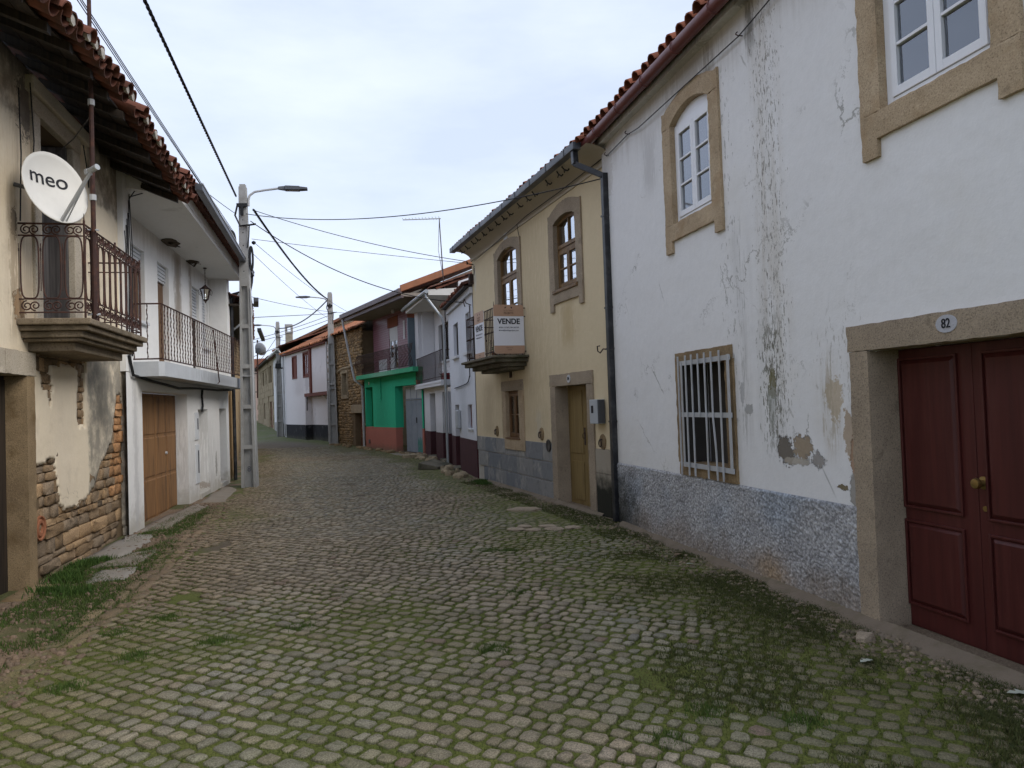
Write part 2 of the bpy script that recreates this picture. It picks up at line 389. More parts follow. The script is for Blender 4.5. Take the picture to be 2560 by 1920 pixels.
def wood(name, col, dark, rough=.7, scale=1., var=.2, wear=None, spec=.3):
    t = NT(name); g = t.noise(1., 6, .6, vec=t.map((22*scale, 22*scale, 1.2*scale)), dist=.4)
    c = t.mix(t.rng(g, .3, .7), dark, col)
    if wear: c = t.mix(t.rng(t.noise(1., 6, .65, vec=t.map((7*scale, 7*scale, .8*scale))), .5, .68, 0, .8), c, wear)
    t.bump(g, .25, .004); return t.fin(c, rough, spec)
def tinted(name, rough=.9, fs=120., bump=.5, spec=.25, amp=.35, blotch=0.):
    t = NT(name); c = t.mix(1., t.attr(), t.mix(t.rng(t.noise(fs, 4, .75), .3, .7), (1-amp,)*3, (1+amp,)*3), 'MULTIPLY')
    if blotch: c = t.mix(t.rng(t.noise(18, 5, .7), .52, .68, 0, blotch), c, (.085,.09,.035)); c = t.mix(t.rng(t.noise(9, 5, .7), .56, .7, 0, blotch), c, (.13,.11,.085))
    t.bump(t.noise(fs*.8, 5, .7), bump, .006); return t.fin(c, rough, spec)
M = {}
M['granite_tan'] = granite('granite_tan', (.47,.365,.245), (.37,.28,.18), dark=(.09,.06,.035), stain=(.33,.22,.12))
M['granite_grey'] = granite('granite_grey', (.36,.29,.21), (.28,.225,.165), dark=(.08,.065,.05))
M['granite_brown'] = granite('granite_brown', (.30,.215,.12), (.20,.14,.08), dark=(.05,.04,.025), stain=(.12,.075,.03))
M['granite_dark'] = granite('granite_dark', (.17,.15,.11), (.085,.075,.055), dark=(.03,.028,.022), scale=60, stain=(.05,.055,.03))
M['granite_far'] = granite('granite_far', (.36,.29,.19), (.26,.205,.135), dark=(.12,.1,.07), scale=25, bump=.3)
M['concrete'] = simple('concrete', (.33,.325,.31), .9, .12, 5, .35, 90, dirt=(.2,.19,.17), dirt_amt=.45, dirt_scale=4)
M['concrete_far'] = simple('concrete_far', (.30,.265,.205), .9, .2, 4, .3, 30, dirt=(.16,.14,.1), dirt_amt=.6)
M['white_paint'] = simple('white_paint', (.76,.77,.80), .45, .03, 4, .05, 40, spec=.4)
M['white_metal'] = simple('white_metal', (.62,.63,.64), .5, .06, 6, .05, 40, dirt=(.4,.39,.36), dirt_amt=.3)
M['burgundy_door'] = None
M['burgundy_wall'] = simple('burgundy_wall', (.065,.022,.026), .8, .2, 5, .3, 60, dirt=(.035,.014,.014), dirt_amt=.5)
M['red_wood'] = simple('red_wood', (.14,.035,.022), .7, .2, 8, .1, 30)
M['iron'] = simple('iron', (.045,.03,.026), .75, .35, 18, .2, 90, dirt=(.11,.045,.025), dirt_amt=.55, dirt_scale=9, spec=.3)
M['iron_rust'] = simple('iron_rust', (.055,.03,.026), .8, .35, 18, .2, 90, dirt=(.14,.055,.03), dirt_amt=.55, dirt_scale=9)
M['black_metal'] = simple('black_metal', (.012,.013,.016), .4, .3, 6, .1, 30, dirt=(.16,.16,.16), dirt_amt=.25, dirt_scale=7, spec=.5)
M['dark_zinc'] = simple('dark_zinc', (.06,.065,.075), .45, .25, 4, .1, 30, dirt=(.2,.2,.2), dirt_amt=.35, spec=.5)
M['zinc'] = simple('zinc', (.33,.35,.36), .4, .12, 4, .1, 30, spec=.5, metal=.5)
M['galv'] = simple('galv', (.43,.44,.45), .5, .12, 8, .1, 40, spec=.5, dirt=(.3,.28,.25), dirt_amt=.5)
M['brass'] = simple('brass', (.32,.22,.08), .35, .2, 9, .05, 30, metal=.8, spec=.5)
M['cable'] = simple('cable', (.018,.018,.019), .6, .2, 9, 0)
M['tile_red'] = simple('tile_red', (.21,.075,.042), .9, .22, 5, .3, 50, dirt=(.07,.05,.035), dirt_amt=.7, dirt_scale=3.5, rnd=.25)
M['tile_old'] = simple('tile_old', (.125,.05,.033), .92, .25, 6, .3, 50, dirt=(.05,.035,.028), dirt_amt=.75, dirt_scale=4, rnd=.3)
M['tile_orange'] = simple('tile_orange', (.36,.155,.085), .9, .2, 3, .3, 40, dirt=(.16,.1,.06), dirt_amt=.6, dirt_scale=2.2, rnd=.2)
M['mortar'] = simple('mortar', (.42,.39,.34), .95, .2, 12, .4, 60)
M['gutter_red'] = simple('gutter_red', (.13,.033,.028), .4, .15, 6, .08, 30, dirt=(.22,.09,.08), dirt_amt=.3, spec=.45)
M['wood_dark'] = wood('wood_dark', (.045,.032,.022), (.012,.01,.008))
M['wood_brown'] = wood('wood_brown', (.17,.085,.03), (.09,.042,.016), .55, spec=.4)
M['wood_grey'] = wood('wood_grey', (.12,.11,.105), (.05,.045,.045), .85)
M['wood_oak'] = wood('wood_oak', (.2,.115,.04), (.12,.062,.02), .5)
M['burgundy_door'] = wood('burgundy_door', (.078,.018,.0155), (.058,.0135,.012), .45, 1., wear=(.088,.026,.022), spec=.3)
M['mustard'] = wood('mustard', (.235,.165,.065), (.19,.13,.05), .6, 1., wear=(.14,.09,.035))
M['garage'] = wood('garage', (.27,.145,.06), (.2,.1,.042), .7, 1., wear=(.055,.03,.018))
M['glass'] = glass_mat('glass', refl=.10)
M['glass_clear'] = glass_mat('glass_clear', refl=.5)
M['curtain'] = simple('curtain', (.7,.7,.72), .95, .05, 3, .1, 12)
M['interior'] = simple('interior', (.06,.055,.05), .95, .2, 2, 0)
M['interior_grey'] = simple('interior_grey', (.17,.165,.18), .95, .1, 1, 0)
M['black_text'] = simple('black_text', (.015,.016,.02), .6, .05, 9, 0)
M['grey_text'] = simple('grey_text', (.12,.12,.14), .6, .05, 9, 0)
M['sign_white'] = simple('sign_white', (.72,.73,.78), .5, .02, 3, 0, spec=.35)
M['sign_tan'] = simple('sign_tan', (.45,.285,.195), .5, .03, 3, 0, spec=.35)
M['tan_text'] = simple('tan_text', (.2,.13,.09), .6, .05, 9, 0)
M['enamel'] = simple('enamel', (.55,.55,.56), .45, .05, 6, .05)
M['number_wash'] = simple('number_wash', (.43,.43,.46), .9, .15, 12, .5, 80)
M['dish_white'] = simple('dish_white', (.72,.70,.65), .5, .04, 3, .03, 20, dirt=(.5,.48,.43), dirt_amt=.25)
M['dish_grey'] = simple('dish_grey', (.38,.4,.42), .5, .04, 3, .03, 20)
M['plastic_grey'] = simple('plastic_grey', (.40,.42,.44), .5, .06, 4, .05, 30)
M['slate_panel'] = simple('slate_panel', (.115,.15,.175), .6, .15, 4, .1, 30)
M['teal_door'] = simple('teal_door', (.255,.29,.335), .6, .12, 5, .1, 30, dirt=(.16,.2,.24), dirt_amt=.5, dirt_scale=3)
M['teal_bare'] = simple('teal_bare', (.06,.23,.20), .6, .15, 5, .1, 30, dirt=(.2,.25,.26), dirt_amt=.5, dirt_scale=9)
M['green_wall'] = plaster('green_wall', (.038,.47,.26), (('streak',4.6,2.5,.9,3.1,(.02,.2,.1),.35,.62),), var=.06)
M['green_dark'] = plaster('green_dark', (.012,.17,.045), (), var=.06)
M['green_slab'] = plaster('green_slab', (.06,.36,.19), (('streak',3.5,4.,2.8,3.3,(.3,.45,.35),.5,.6),), var=.1)
M['salmon'] = plaster('salmon', (.42,.155,.115), (('low',.05,.3,(.2,.13,.09),.7),('patch',3,.62,(.36,.19,.15),.5)), var=.08)
M['purple_wall'] = None
M['orange_panel'] = simple('orange_panel', (.19,.06,.028), .8, .12, 5, .15, 40)
M['soffit_brown'] = simple('soffit_brown', (.25,.215,.18), .9, .12, 2, .1, 20, dirt=(.16,.13,.1), dirt_amt=.5)
M['soffit_white'] = plaster('soffit_white', (.63,.61,.57), (('patch',1.6,.6,(.38,.35,.31),.5),), var=.05)
M['fascia'] = simple('fascia', (.105,.075,.075), .5, .15, 4, .05, 20, spec=.4)
M['stone_red'] = tinted('stone_red', fs=60, bump=.6)
M['rubble'] = tinted('rubble', fs=35, bump=.7)
M['cobble'] = tinted('cobble', fs=120, bump=.8, rough=.85, amp=.5, blotch=.6)
M['earth'] = tinted('earth', fs=70, bump=.8, amp=.45)
M['blade'] = tinted('blade', fs=15, bump=0.001, amp=.2, rough=.8)
M['leafpale'] = simple('leafpale', (.42,.44,.36), .8, .15, 20, .2)
M['leafbrown'] = simple('leafbrown', (.2,.14,.09), .8, .15, 20, .2)
M['terracotta'] = simple('terracotta', (.3,.12,.06), .85, .2, 9, .2, 60)
M['flower'] = simple('flower', (.4,.12,.1), .8, .2, 20, 0)
M['pot_red'] = simple('pot_red', (.16,.02,.025), .5, .15, 9, .1)
def purple():
    t = NT('purple_tile'); X, Y, Z = t.xyz()
    f = t.math('FRACT', t.mul(Z, 11.)); j = t.math('MAXIMUM', t.rng(f, .86, .93), t.rng(f, .09, .03))
    g = t.math('FRACT', t.math('ADD', t.mul(X, 4.2), t.mul(t.math('FLOOR', t.mul(Z, 11.)), .5))); j2 = t.rng(g, .95, .98)
    jj = t.math('MAXIMUM', j, j2); c = t.mix(t.noise(3, 4), (.17,.06,.085), (.23,.095,.125)); c = t.mix(t.mul(jj, .75), c, (.33,.22,.24))
    t.bump(t.math('SUBTRACT', 1., jj), .5, .01); return t.fin(c, .35, .4)
M['purple_wall'] = purple()
# ------------------------------------------------------------ the street
RY = [-20, 5.57, 10.5, 17.2, 22, 25.44, 31.6, 43.8, 55.3, 73, 120]
RX = [8.6, 2.58, 1.42, -.82, -1.95, -3.0, -6.36, -13.4, -17.8, -25, -46]
LY = [-20, 7.4, 10.6, 18.22, 30, 60, 120]; LX = [1.18, -4.89, -5.58, -7.0, -11.2, -22, -43]
CY = [-20, 0, 4.65, 6.7, 7.8, 9.5, 12.2, 14, 18, 20.2, 30, 45, 80]; CX = [-2.2, -2.7, -3.2, -3.5, -3.75, -4.25, -4.95, -5.5, -6.4, -7.0, -10.6, -16, -29]
def right_x(y): return np.interp(y, RY, RX)
def cob_left(y): return np.interp(y, CY, CX)
def gzv(y): return np.interp(y, [0, 20, 48, 59, 74, 110, 400], [0, 0, .24, .5, .82, 1.3, 2.0])
def sst(a, b, x):
    t = np.clip((x-a)/(b-a), 0, 1); return t*t*(3-2*t)
def hgt(x, y):
    h = gzv(y) + .03*(fbm(x*.45, y*.45, 3, 3)-.5) * sst(60, 30, y)
    return h
def verge_add(x, y):
    return .035*sst(.0, -.5, x - cob_left(y))*fbm(x*2.2, y*2.2, 5, 4) + .004*sst(0, -.3, x - cob_left(y))
def moss(x, y):
    d = right_x(y) - x; n = fbm(x*.9, y*.9, 21, 4)
    m = .36 + .62*sst(2.6, .3, d) + .45*np.exp(-(((x+.1)/1.5)**2 + ((y-10.2)/2.2)**2)) + .25*sst(1.2, .2, x-cob_left(y))
    m = m + .42*sst(9, 4, y) - .26*np.exp(-(((x+2.6)/2.2)**2 + ((y-14)/7)**2))
    m = m + 1.1*(n-.5) + .3*sst(2.5, 0, d)*sst(12, 20, y)
    return np.clip(m, 0, 1)
def lerp(a, b, t): return a + (np.asarray(b)-a)*t[:, None]
xs = np.unique(np.concatenate([np.arange(-9, 5.01, .09), np.linspace(-24, -9, 40), np.linspace(5, 12, 10), [-400, -250, -150, -90, -60, -40, -30, 20, 40, 80, 150, 250, 400]]))
ys = np.unique(np.concatenate([np.arange(1.6, 26.01, .09), np.linspace(26, 70, 110), np.linspace(-14, 1.5, 14), [-400, -200, -100, -50, -25, 80, 95, 120, 160, 220, 300, 420, 600]]))
X, Y = np.meshgrid(xs, ys); x = X.ravel(); y = Y.ravel()
z = hgt(x, y)
cm = (x > cob_left(y)) & (x < right_x(y))
ms = moss(x, y); n1_ = fbm(x*2.2, y*2.2, 5, 4); n2_ = fbm(x*7, y*7, 8, 3)
soil = lerp(np.tile([.115,.085,.052], (len(x), 1)), [.17,.135,.095], n1_)
green = lerp(np.tile([.065,.085,.013], (len(x), 1)), [.115,.125,.022], n2_)
joint = lerp(soil*.75, green, sst(.18, .55, ms)*.9)
verge = lerp(lerp(np.tile([.215,.15,.10], (len(x), 1)), [.15,.105,.065], n2_), [.06,.075,.02], sst(.45, .62, n1_)*.8)
dl = x - cob_left(y)
colr = lerp(verge, joint, sst(-.25, .1, dl))
dr = right_x(y) - x
colr = lerp(colr, [.165,.125,.08], sst(.42, .12, dr)*sst(.3, .55, n2_)*.85); colr = lerp(colr, [.17,.13,.09], sst(.06, .0, dr))
far = sst(27, 33, y)
farcol = lerp(lerp(np.tile([.16,.14,.11], (len(x), 1)), [.12,.105,.08], n1_), [.09,.115,.03], np.clip(sst(1.6, .2, dr) + sst(36, 44, y), 0, 1)*.85*sst(.22, .45, n1_))
colr = lerp(colr, farcol, far)
z = z - .003*cm + .035*sst(.0, -.5, dl)*n1_ + .012*(n2_-.5)*(y < 27)
ny_, nx_ = X.shape; idx = np.arange(nx_*ny_).reshape(ny_, nx_)
F4 = np.stack([idx[:-1,:-1], idx[:-1,1:], idx[1:,1:], idx[1:,:-1]], -1).reshape(-1, 4)
street = npmesh('street', np.stack([x, y, z], 1), F4, M['earth'], None, colr, True); street['kind'] = 'structure'

# setts: rows run slantwise across the street
ER = np.array([math.cos(rad(-30)), math.sin(rad(-30))]); ET = np.array([-ER[1], ER[0]])
rows = []
for j in range(-170, 480):
    t = j*.122
    w = RNG.choice([.09, .11, .125, .145, .185], 620, p=[.2, .3, .26, .16, .08]) * RNG.uniform(.93, 1.07, 620)
    a = np.cumsum(w) - w/2 - 38 + RNG.uniform(-.1, .1)
    P = a[:, None]*ER + t*ET
    rows.append(np.column_stack([P, w/2 - .0115, np.full(620, .0495)*RNG.uniform(.82, 1.1, 620), RNG.normal(0, .06, 620)]))
S = np.concatenate(rows)
wx = .35*(fbm(S[:,0]*.22, S[:,1]*.22, 31, 3)-.5); wy = .35*(fbm(S[:,0]*.22, S[:,1]*.22, 37, 3)-.5)
S[:,0] += wx + RNG.normal(0, .005, len(S)); S[:,1] += wy + RNG.normal(0, .005, len(S))
keep = (S[:,1] > 2.6) & (S[:,1] < 33) & (S[:,0] > cob_left(S[:,1]) + RNG.normal(0, .07, len(S))) & (S[:,0] < right_x(S[:,1]) - .13 - np.abs(RNG.normal(0, .07, len(S)))) & (np.abs(S[:,0]) < .74*S[:,1] + .6)
S = S[keep]
# edging of longer brown stones along the left side
ed = []
yy = 3.4
while yy < 12.5:
    L = random.uniform(.2, .42)
    for k in range(2):
        xx = float(cob_left(yy)) - .07 - .15*k + random.uniform(-.03, .03); dx = float(cob_left(yy+.3) - cob_left(yy))
        ed.append((xx, yy + L/2 + random.uniform(-.05, .05), L/2*.93, .062, math.atan2(.3, dx) + random.uniform(-.08, .08) + rad(30)))
    yy += L
SE = np.array(ed); brown = np.concatenate([np.zeros(len(S)), np.ones(len(SE))]); S = np.concatenate([S, SE])
drop = (vnoise(S[:,0]*1.3, S[:,1]*1.3, 77) > .93) & (brown < 1); S = S[~drop]; brown = brown[~drop]
mo = moss(S[:,0], S[:,1]); dR = right_x(S[:,1]) - S[:,0]
ns = len(S); g1 = RNG.random(ns)
col = lerp(np.tile([.24,.222,.185], (ns, 1)), [.25,.215,.165], sst(.45, .95, g1)); col = lerp(col, [.19,.18,.165], sst(.25, 0, g1))
pk = fbm(S[:,0]*.35, S[:,1]*.35, 51, 3); col = lerp(col, [.25,.195,.145], sst(.45, .65, pk)*.55)
col = lerp(col, [.21,.14,.095], brown*.8); col = lerp(col, [.20,.145,.095], sst(1.3, .2, S[:,0]-cob_left(S[:,1]))*.6)
col = lerp(col, [.105,.105,.042], sst(.5, 1., mo)*.55 + .2*sst(1.4, .4, dR)); col = lerp(col, [.115,.09,.058], sst(2.0, .5, dR)*sst(9, 6, S[:,1])*.55)
col *= RNG.uniform(.78, 1.2, ns)[:, None]*np.array([1.13,1.10,1.0])
reddish = RNG.random(ns) > .988; col[reddish] = np.array([.2,.145,.105])
top = RNG.uniform(.006, .018, ns)*(1 - .35*sst(.6, 1, mo)); basez = hgt(S[:,0], S[:,1]) + verge_add(S[:,0], S[:,1]) - .006*sst(.5, 1, mo)
def stones(sel, npts, rings):
    s = S[sel]; n = len(s); n8 = np.array([[1,.62],[.66,1],[-.66,1],[-1,.62],[-1,-.62],[-.66,-1],[.66,-1],[1,-.62]]) if npts == 8 else (np.array([[1,.3],[.5,1],[-.75,1],[-1,-.3],[-.5,-1],[.75,-1]]) if npts == 6 else np.array([[1,1],[-1,1],[-1,-1],[1,-1]])*.94)
    jr = RNG.uniform(.9, 1.05, (n, npts)); ux, uy = (n8[:,0]+RNG.normal(0,.085,(n,npts)))*jr*s[:,2:3], (n8[:,1]+RNG.normal(0,.09,(n,npts)))*jr*s[:,3:4]
    an = s[:,4] + rad(-30); ca, sa = np.cos(an)[:,None], np.sin(an)[:,None]
    ox, oy = ux*ca - uy*sa, ux*sa + uy*ca
    tl = RNG.normal(0, .035, (n, 2)); vs = []
    for k, zz in rings:
        px, py = ox*k, oy*k
        vs.append(np.stack([s[:,0:1]+px, s[:,1:2]+py, basez[sel][:,None] + zz*top[sel][:,None] + (tl[:,0:1]*px + tl[:,1:2]*py if zz > -1 else -.03) + RNG.normal(0, .0012 if npts > 6 else .0001, (n, npts))], -1))
    vs.append(np.stack([s[:,0], s[:,1], basez[sel] + top[sel]*1.04], -1)[:, None, :])
    Vt = np.concatenate(vs, 1); per = Vt.shape[1]; f = []
    for r in range(len(rings)-1):
        for k in range(npts):
            a, b = r*npts+k, r*npts+(k+1)%npts; f += [(a, b, b+npts), (a, b+npts, a+npts)]
    r = len(rings)-1
    for k in range(npts): f.append((r*npts+k, r*npts+(k+1)%npts, per-1))
    return Vt, np.array(f)
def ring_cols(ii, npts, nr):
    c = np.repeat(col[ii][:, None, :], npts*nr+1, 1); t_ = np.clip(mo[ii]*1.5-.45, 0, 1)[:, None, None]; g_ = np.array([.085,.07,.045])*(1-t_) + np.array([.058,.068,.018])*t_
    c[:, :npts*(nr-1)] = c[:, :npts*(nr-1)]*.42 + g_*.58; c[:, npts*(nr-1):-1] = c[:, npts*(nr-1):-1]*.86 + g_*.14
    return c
RG = [(1.05, -2.), (.99, .35), (.87, .93)]
ru = S[:,0]/S[:,1]
vis = (np.abs(ru) < .70) & (S[:,1] > 3.25)
order = np.argsort(np.where(vis, S[:,1] + .12*np.abs(S[:,0]), 1e9)); near = np.zeros(ns, bool); near[order[:300]] = True
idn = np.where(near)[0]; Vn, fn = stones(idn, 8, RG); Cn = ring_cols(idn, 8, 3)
for q in range(len(idn)):
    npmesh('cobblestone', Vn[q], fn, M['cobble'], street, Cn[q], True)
rest = ~near
vs_, fs_, cs_ = [], [], []; base = 0
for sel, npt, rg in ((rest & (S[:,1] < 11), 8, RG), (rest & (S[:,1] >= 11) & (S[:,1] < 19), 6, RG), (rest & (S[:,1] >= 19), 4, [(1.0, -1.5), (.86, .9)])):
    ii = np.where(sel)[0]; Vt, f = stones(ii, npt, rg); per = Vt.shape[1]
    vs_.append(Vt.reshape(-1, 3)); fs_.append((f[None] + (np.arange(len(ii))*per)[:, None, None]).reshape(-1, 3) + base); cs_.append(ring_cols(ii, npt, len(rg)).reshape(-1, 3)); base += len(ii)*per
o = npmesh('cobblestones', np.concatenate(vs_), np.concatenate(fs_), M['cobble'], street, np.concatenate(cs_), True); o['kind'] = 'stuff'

# grass and moss
def blades(name, pts, h, w, label, c0, c1, lean=.5, seed=1):
    R = np.random.default_rng(seed); n = len(pts); hh = h*R.uniform(.45, 1.25, n); an = R.uniform(0, 2*np.pi, n); le = R.uniform(.1, lean, n)*hh; la = R.uniform(0, 2*np.pi, n)
    z0 = hgt(pts[:,0], pts[:,1]) + verge_add(pts[:,0], pts[:,1]) - .014; ww = w*R.uniform(.7, 1.3, n)
    dx, dy = np.cos(an)*ww/2, np.sin(an)*ww/2
    A = np.stack([pts[:,0]-dx, pts[:,1]-dy, z0], 1); B = np.stack([pts[:,0]+dx, pts[:,1]+dy, z0], 1)
    C = np.stack([pts[:,0]+np.cos(la)*le, pts[:,1]+np.sin(la)*le, z0+hh+.012], 1)
    v = np.stack([A, B, C], 1).reshape(-1, 3); f = np.arange(3*n).reshape(-1, 3)
    t = R.random(n); cc = np.repeat(lerp(np.tile(c0, (n, 1)), c1, t), 3, 0)
    o = npmesh(name, v, f, M['blade'], None, cc); tag(o, label, 'grass', None, 'stuff'); return o
def around_stones(n, ymin, ymax, thr, seed):
    R = np.random.default_rng(seed); ii = np.where((S[:,1] > ymin) & (S[:,1] < ymax) & (np.abs(ru) < .72))[0]
    ii = R.choice(ii, n*2); ii = ii[mo[ii] > thr + R.random(len(ii))*.5][:n]; s = S[ii]; k = len(ii)
    th = R.uniform(0, 2*np.pi, k); c, sn = np.cos(th), np.sin(th); rr = (np.abs(c)**3.4+np.abs(sn)**3.4)**(-1/3.4)*R.uniform(1.0, 1.3, k)
    an = s[:,4]+rad(-30); ux, uy = rr*c*s[:,2], rr*sn*s[:,3]
    return np.stack([s[:,0]+ux*np.cos(an)-uy*np.sin(an), s[:,1]+ux*np.sin(an)+uy*np.cos(an)], 1)
blades('moss', around_stones(110000, 3.2, 10, -.1, 5), .014, .007, 'short green moss and grass growing in the joints between the setts', [.06,.085,.012], [.105,.12,.024], .7, 5)
def band(n, y0, y1, d0, d1, seed, thr=.42):
    R = np.random.default_rng(seed); yv = y0 + (y1-y0)*R.random(n)**1.5; d = d0 + (d1-d0)*R.random(n)**1.4; p = np.stack([right_x(yv)-d, yv], 1)
    k = fbm(p[:,0]*1.6, p[:,1]*1.6, 61, 4) > thr + .14*(d/d1) + R.normal(0, .05, n); return p[k]
blades('grass', np.concatenate([band(110000, 3.3, 17, .04, .62, 6, .41), band(60000, 3.3, 8.5, .4, 2.0, 8, .47)]), .024, .009, 'dark green grass growing along the foot of the white and yellow houses', [.04,.055,.016], [.095,.10,.03], 1.3, 6)
blades('dry_grass', band(40000, 3.3, 9, .2, 2.2, 9, .44), .016, .008, 'brownish dry grass over the setts in front of the white house', [.10,.085,.035], [.14,.115,.05], 1.2, 9)
R_ = np.random.default_rng(12); n = 70000; yv = 4.4 + 9*R_.random(n)**1.4; dd = .12 + R_.random(n)*1.3; lx = np.interp(yv, LY, LX)
pv = np.stack([lx + .05 + dd*1.1, yv], 1)
kk = (fbm(pv[:,0]*1.5, pv[:,1]*1.5, 71, 4) > .42 + R_.normal(0, .04, n)) & (pv[:,0] > lx + .08) & (pv[:,0] < cob_left(yv) + R_.normal(0, .12, n)); kk &= ~((yv > 8.6) & (yv < 9.9) & (pv[:,0] < -4.75))
kk &= pv[:,0] < cob_left(yv) - .16 + R_.normal(0,.08,n)
blades('verge_grass', pv[kk], .032, .010, 'green grass and clover on the verge below the crumbling plaster house', [.035,.065,.014], [.085,.12,.025], .9, 12)
# stronger tufts
def tuft_pts(cs, n, r, seed):
    R = np.random.default_rng(seed); return np.concatenate([np.array(c)+R.normal(0, r, (n, 2)) for c in cs])
blades('weeds', tuft_pts([(1.0,4.05),(.72,3.72),(1.45,3.9),(-2.3,5.6),(-3.0,6.3),(-1.75,5.9),(-2.75,5.3),(-.35,8.7),(-.1,8.65),(-2.9,4.75),(-.05,6.7),(-3.2,5.9),(-.2,5.2)], 420, .06, 3), .032, .008, 'small bright tufts of grass between the setts', [.045,.08,.014], [.085,.13,.025], .8, 13)
blades('wall_weeds', tuft_pts([(-4.72,7.75),(-4.95,8.75),(-5.0,8.5),(-4.6,7.3),(-.72,16.2),(-.78,16.6),(-.68,16.0),(-4.85,8.0),(-4.3,7.2)], 520, .085, 4), .065, .014, 'taller leafy weeds at the foot of the house walls', [.03,.065,.012], [.07,.125,.022], .9, 14)
def ground_patch(name, pts, h, mat, label):
    R = random.Random(len(pts)*7+int(h*1000)); P = []
    for i in range(len(pts)):
        a, b = pts[i], pts[(i+1) % len(pts)]
        for k in range(4): t = k/4; P.append((a[0]+(b[0]-a[0])*t + R.uniform(-.035,.035), a[1]+(b[1]-a[1])*t + R.uniform(-.035,.035)))
    cx = sum(p[0] for p in P)/len(P); cy = sum(p[1] for p in P)/len(P); m = MB(); n = len(P)
    zs = [float(hgt(p[0], p[1])+verge_add(p[0], p[1])) for p in P]; zc = float(hgt(cx, cy)+verge_add(cx, cy))
    V_ = [(p[0], p[1], z-.05) for p, z in zip(P, zs)] + [(cx+(p[0]-cx)*.95, cy+(p[1]-cy)*.95, z+h*.5) for p, z in zip(P, zs)] + [(cx+(p[0]-cx)*.6, cy+(p[1]-cy)*.6, z+h+R.uniform(-.006,.008)) for p, z in zip(P, zs)] + [(cx, cy, zc+h)]
    f = []
    for r in range(2):
        for k in range(n): f.append((r*n+k, r*n+(k+1)%n, (r+1)*n+(k+1)%n, (r+1)*n+k))
    for k in range(n): f.append((2*n+k, 2*n+(k+1)%n, 3*n))
    m.add(V_, f); o = mk(name, m, mat, None, 'all'); o['kind'] = 'structure'; o['label'] = label; return o
cement = simple('cement', (.23,.195,.155), .92, .2, 3, .6, 40, dirt=(.2,.165,.12), dirt_amt=.7, dirt_scale=4)
cement_pale = simple('cement_pale', (.26,.235,.20), .92, .15, 3, .6, 40, dirt=(.25,.21,.16), dirt_amt=.6, dirt_scale=4)
ground_patch('pavement', [(-5.18,8.75),(-4.72,8.9),(-4.85,9.6),(-5.1,10.5),(-5.55,10.75),(-5.52,10.45),(-5.3,9.4)], .018, cement_pale, 'pale cement apron at the foot of the crumbling plaster house')
ground_patch('pavement', [(-5.62,10.8),(-5.2,11.1),(-5.5,12.6),(-5.75,14.0),(-6.05,14.1),(-5.95,12.6)], .018, cement, 'worn cement apron in front of the rusty garage door')
ground_patch('pavement', [(-6.05,14.2),(-5.65,14.4),(-6.2,16.6),(-6.6,17.2),(-6.75,17.1),(-6.4,15.6)], .018, cement, 'broken cement strip below the white house')
ground_patch('pavement', [(-4.42,7.55),(-4.05,7.75),(-4.3,8.35),(-4.62,8.2)], .018, cement_pale, 'small pale cement patch in the verge grass')
ground_patch('pavement', [(-4.85,8.35),(-4.3,8.45),(-4.55,9.4),(-4.75,9.3)], .018, cement, 'brown cement patch by the house foot')
ground_patch('pavement', [(-4.0,27.1),(-3.3,25.6),(-3.7,25.2),(-4.6,27.2)], .018, cement, 'cement ramp before the grey green garage doors')
wet = simple('cement_brown', (.18,.142,.104), .92, .25, 4, .8, 30, dirt=(.12,.1,.06), dirt_amt=.7, dirt_scale=5)
def strip(y0, y1, w0, w1, label):
    pts = []; yv = np.arange(y0, y1, .35)
    for yy_ in yv: pts.append((float(right_x(yy_)) - .005, yy_))
    for yy_ in yv[::-1]: pts.append((float(right_x(yy_)) - random.uniform(w0, w1), yy_))
    m = MB(); n = len(yv)
    for i in range(n-1):
        a, b, c_, d_ = pts[i], pts[i+1], pts[2*n-2-i], pts[2*n-1-i]
        m.add([(d_[0], d_[1], -.02), (c_[0], c_[1], -.02), (b[0], b[1], .055), (a[0], a[1], .055)], [(0,3,2,1)])
    o = mk('pavement', m, wet, None, 'all'); o['kind'] = 'structure'; o['label'] = label
strip(3.6, 10.4, .1, .26, 'crumbled brown cement foot along the white house wall'); strip(10.9, 16.6, .08, .2, 'crumbled cement foot along the yellow house wall')

def gravel(label, pts, seed, c0, c1, smin=.012, smax=.04):
    R = np.random.default_rng(seed); n = len(pts); s = R.uniform(smin, smax, n)*R.uniform(.5, 1, n); z0 = hgt(pts[:,0], pts[:,1]) + verge_add(pts[:,0], pts[:,1]) + .002; an = R.uniform(0, 2*np.pi, n)
    th = np.linspace(0, 2*np.pi, 5, endpoint=False); V_ = []
    for k, zz in ((1., -.3), (.75, .45)):
        a = th[None] + an[:, None]; r = s[:, None]*k*R.uniform(.7, 1.2, (n, 5)); V_.append(np.stack([pts[:,0:1]+r*np.cos(a), pts[:,1:2]+r*np.sin(a)*.8, (z0+s*zz)[:, None]+np.zeros((n, 5))], -1))
    V_.append(np.stack([pts[:,0], pts[:,1], z0+s*.6], -1)[:, None]); Vt = np.concatenate(V_, 1); f = []
    for k in range(5): b = (k+1) % 5; f += [(k, b, b+5), (k, b+5, k+5), (5+k, 5+b, 10)]
    F_ = (np.array(f)[None] + (np.arange(n)*11)[:, None, None]).reshape(-1, 3); c = lerp(np.tile(c0, (n, 1)), c1, R.random(n)); tag(npmesh('gravel', Vt.reshape(-1, 3), F_, M['rubble'], None, np.repeat(c, 11, 0)), label, 'gravel', None, 'stuff')
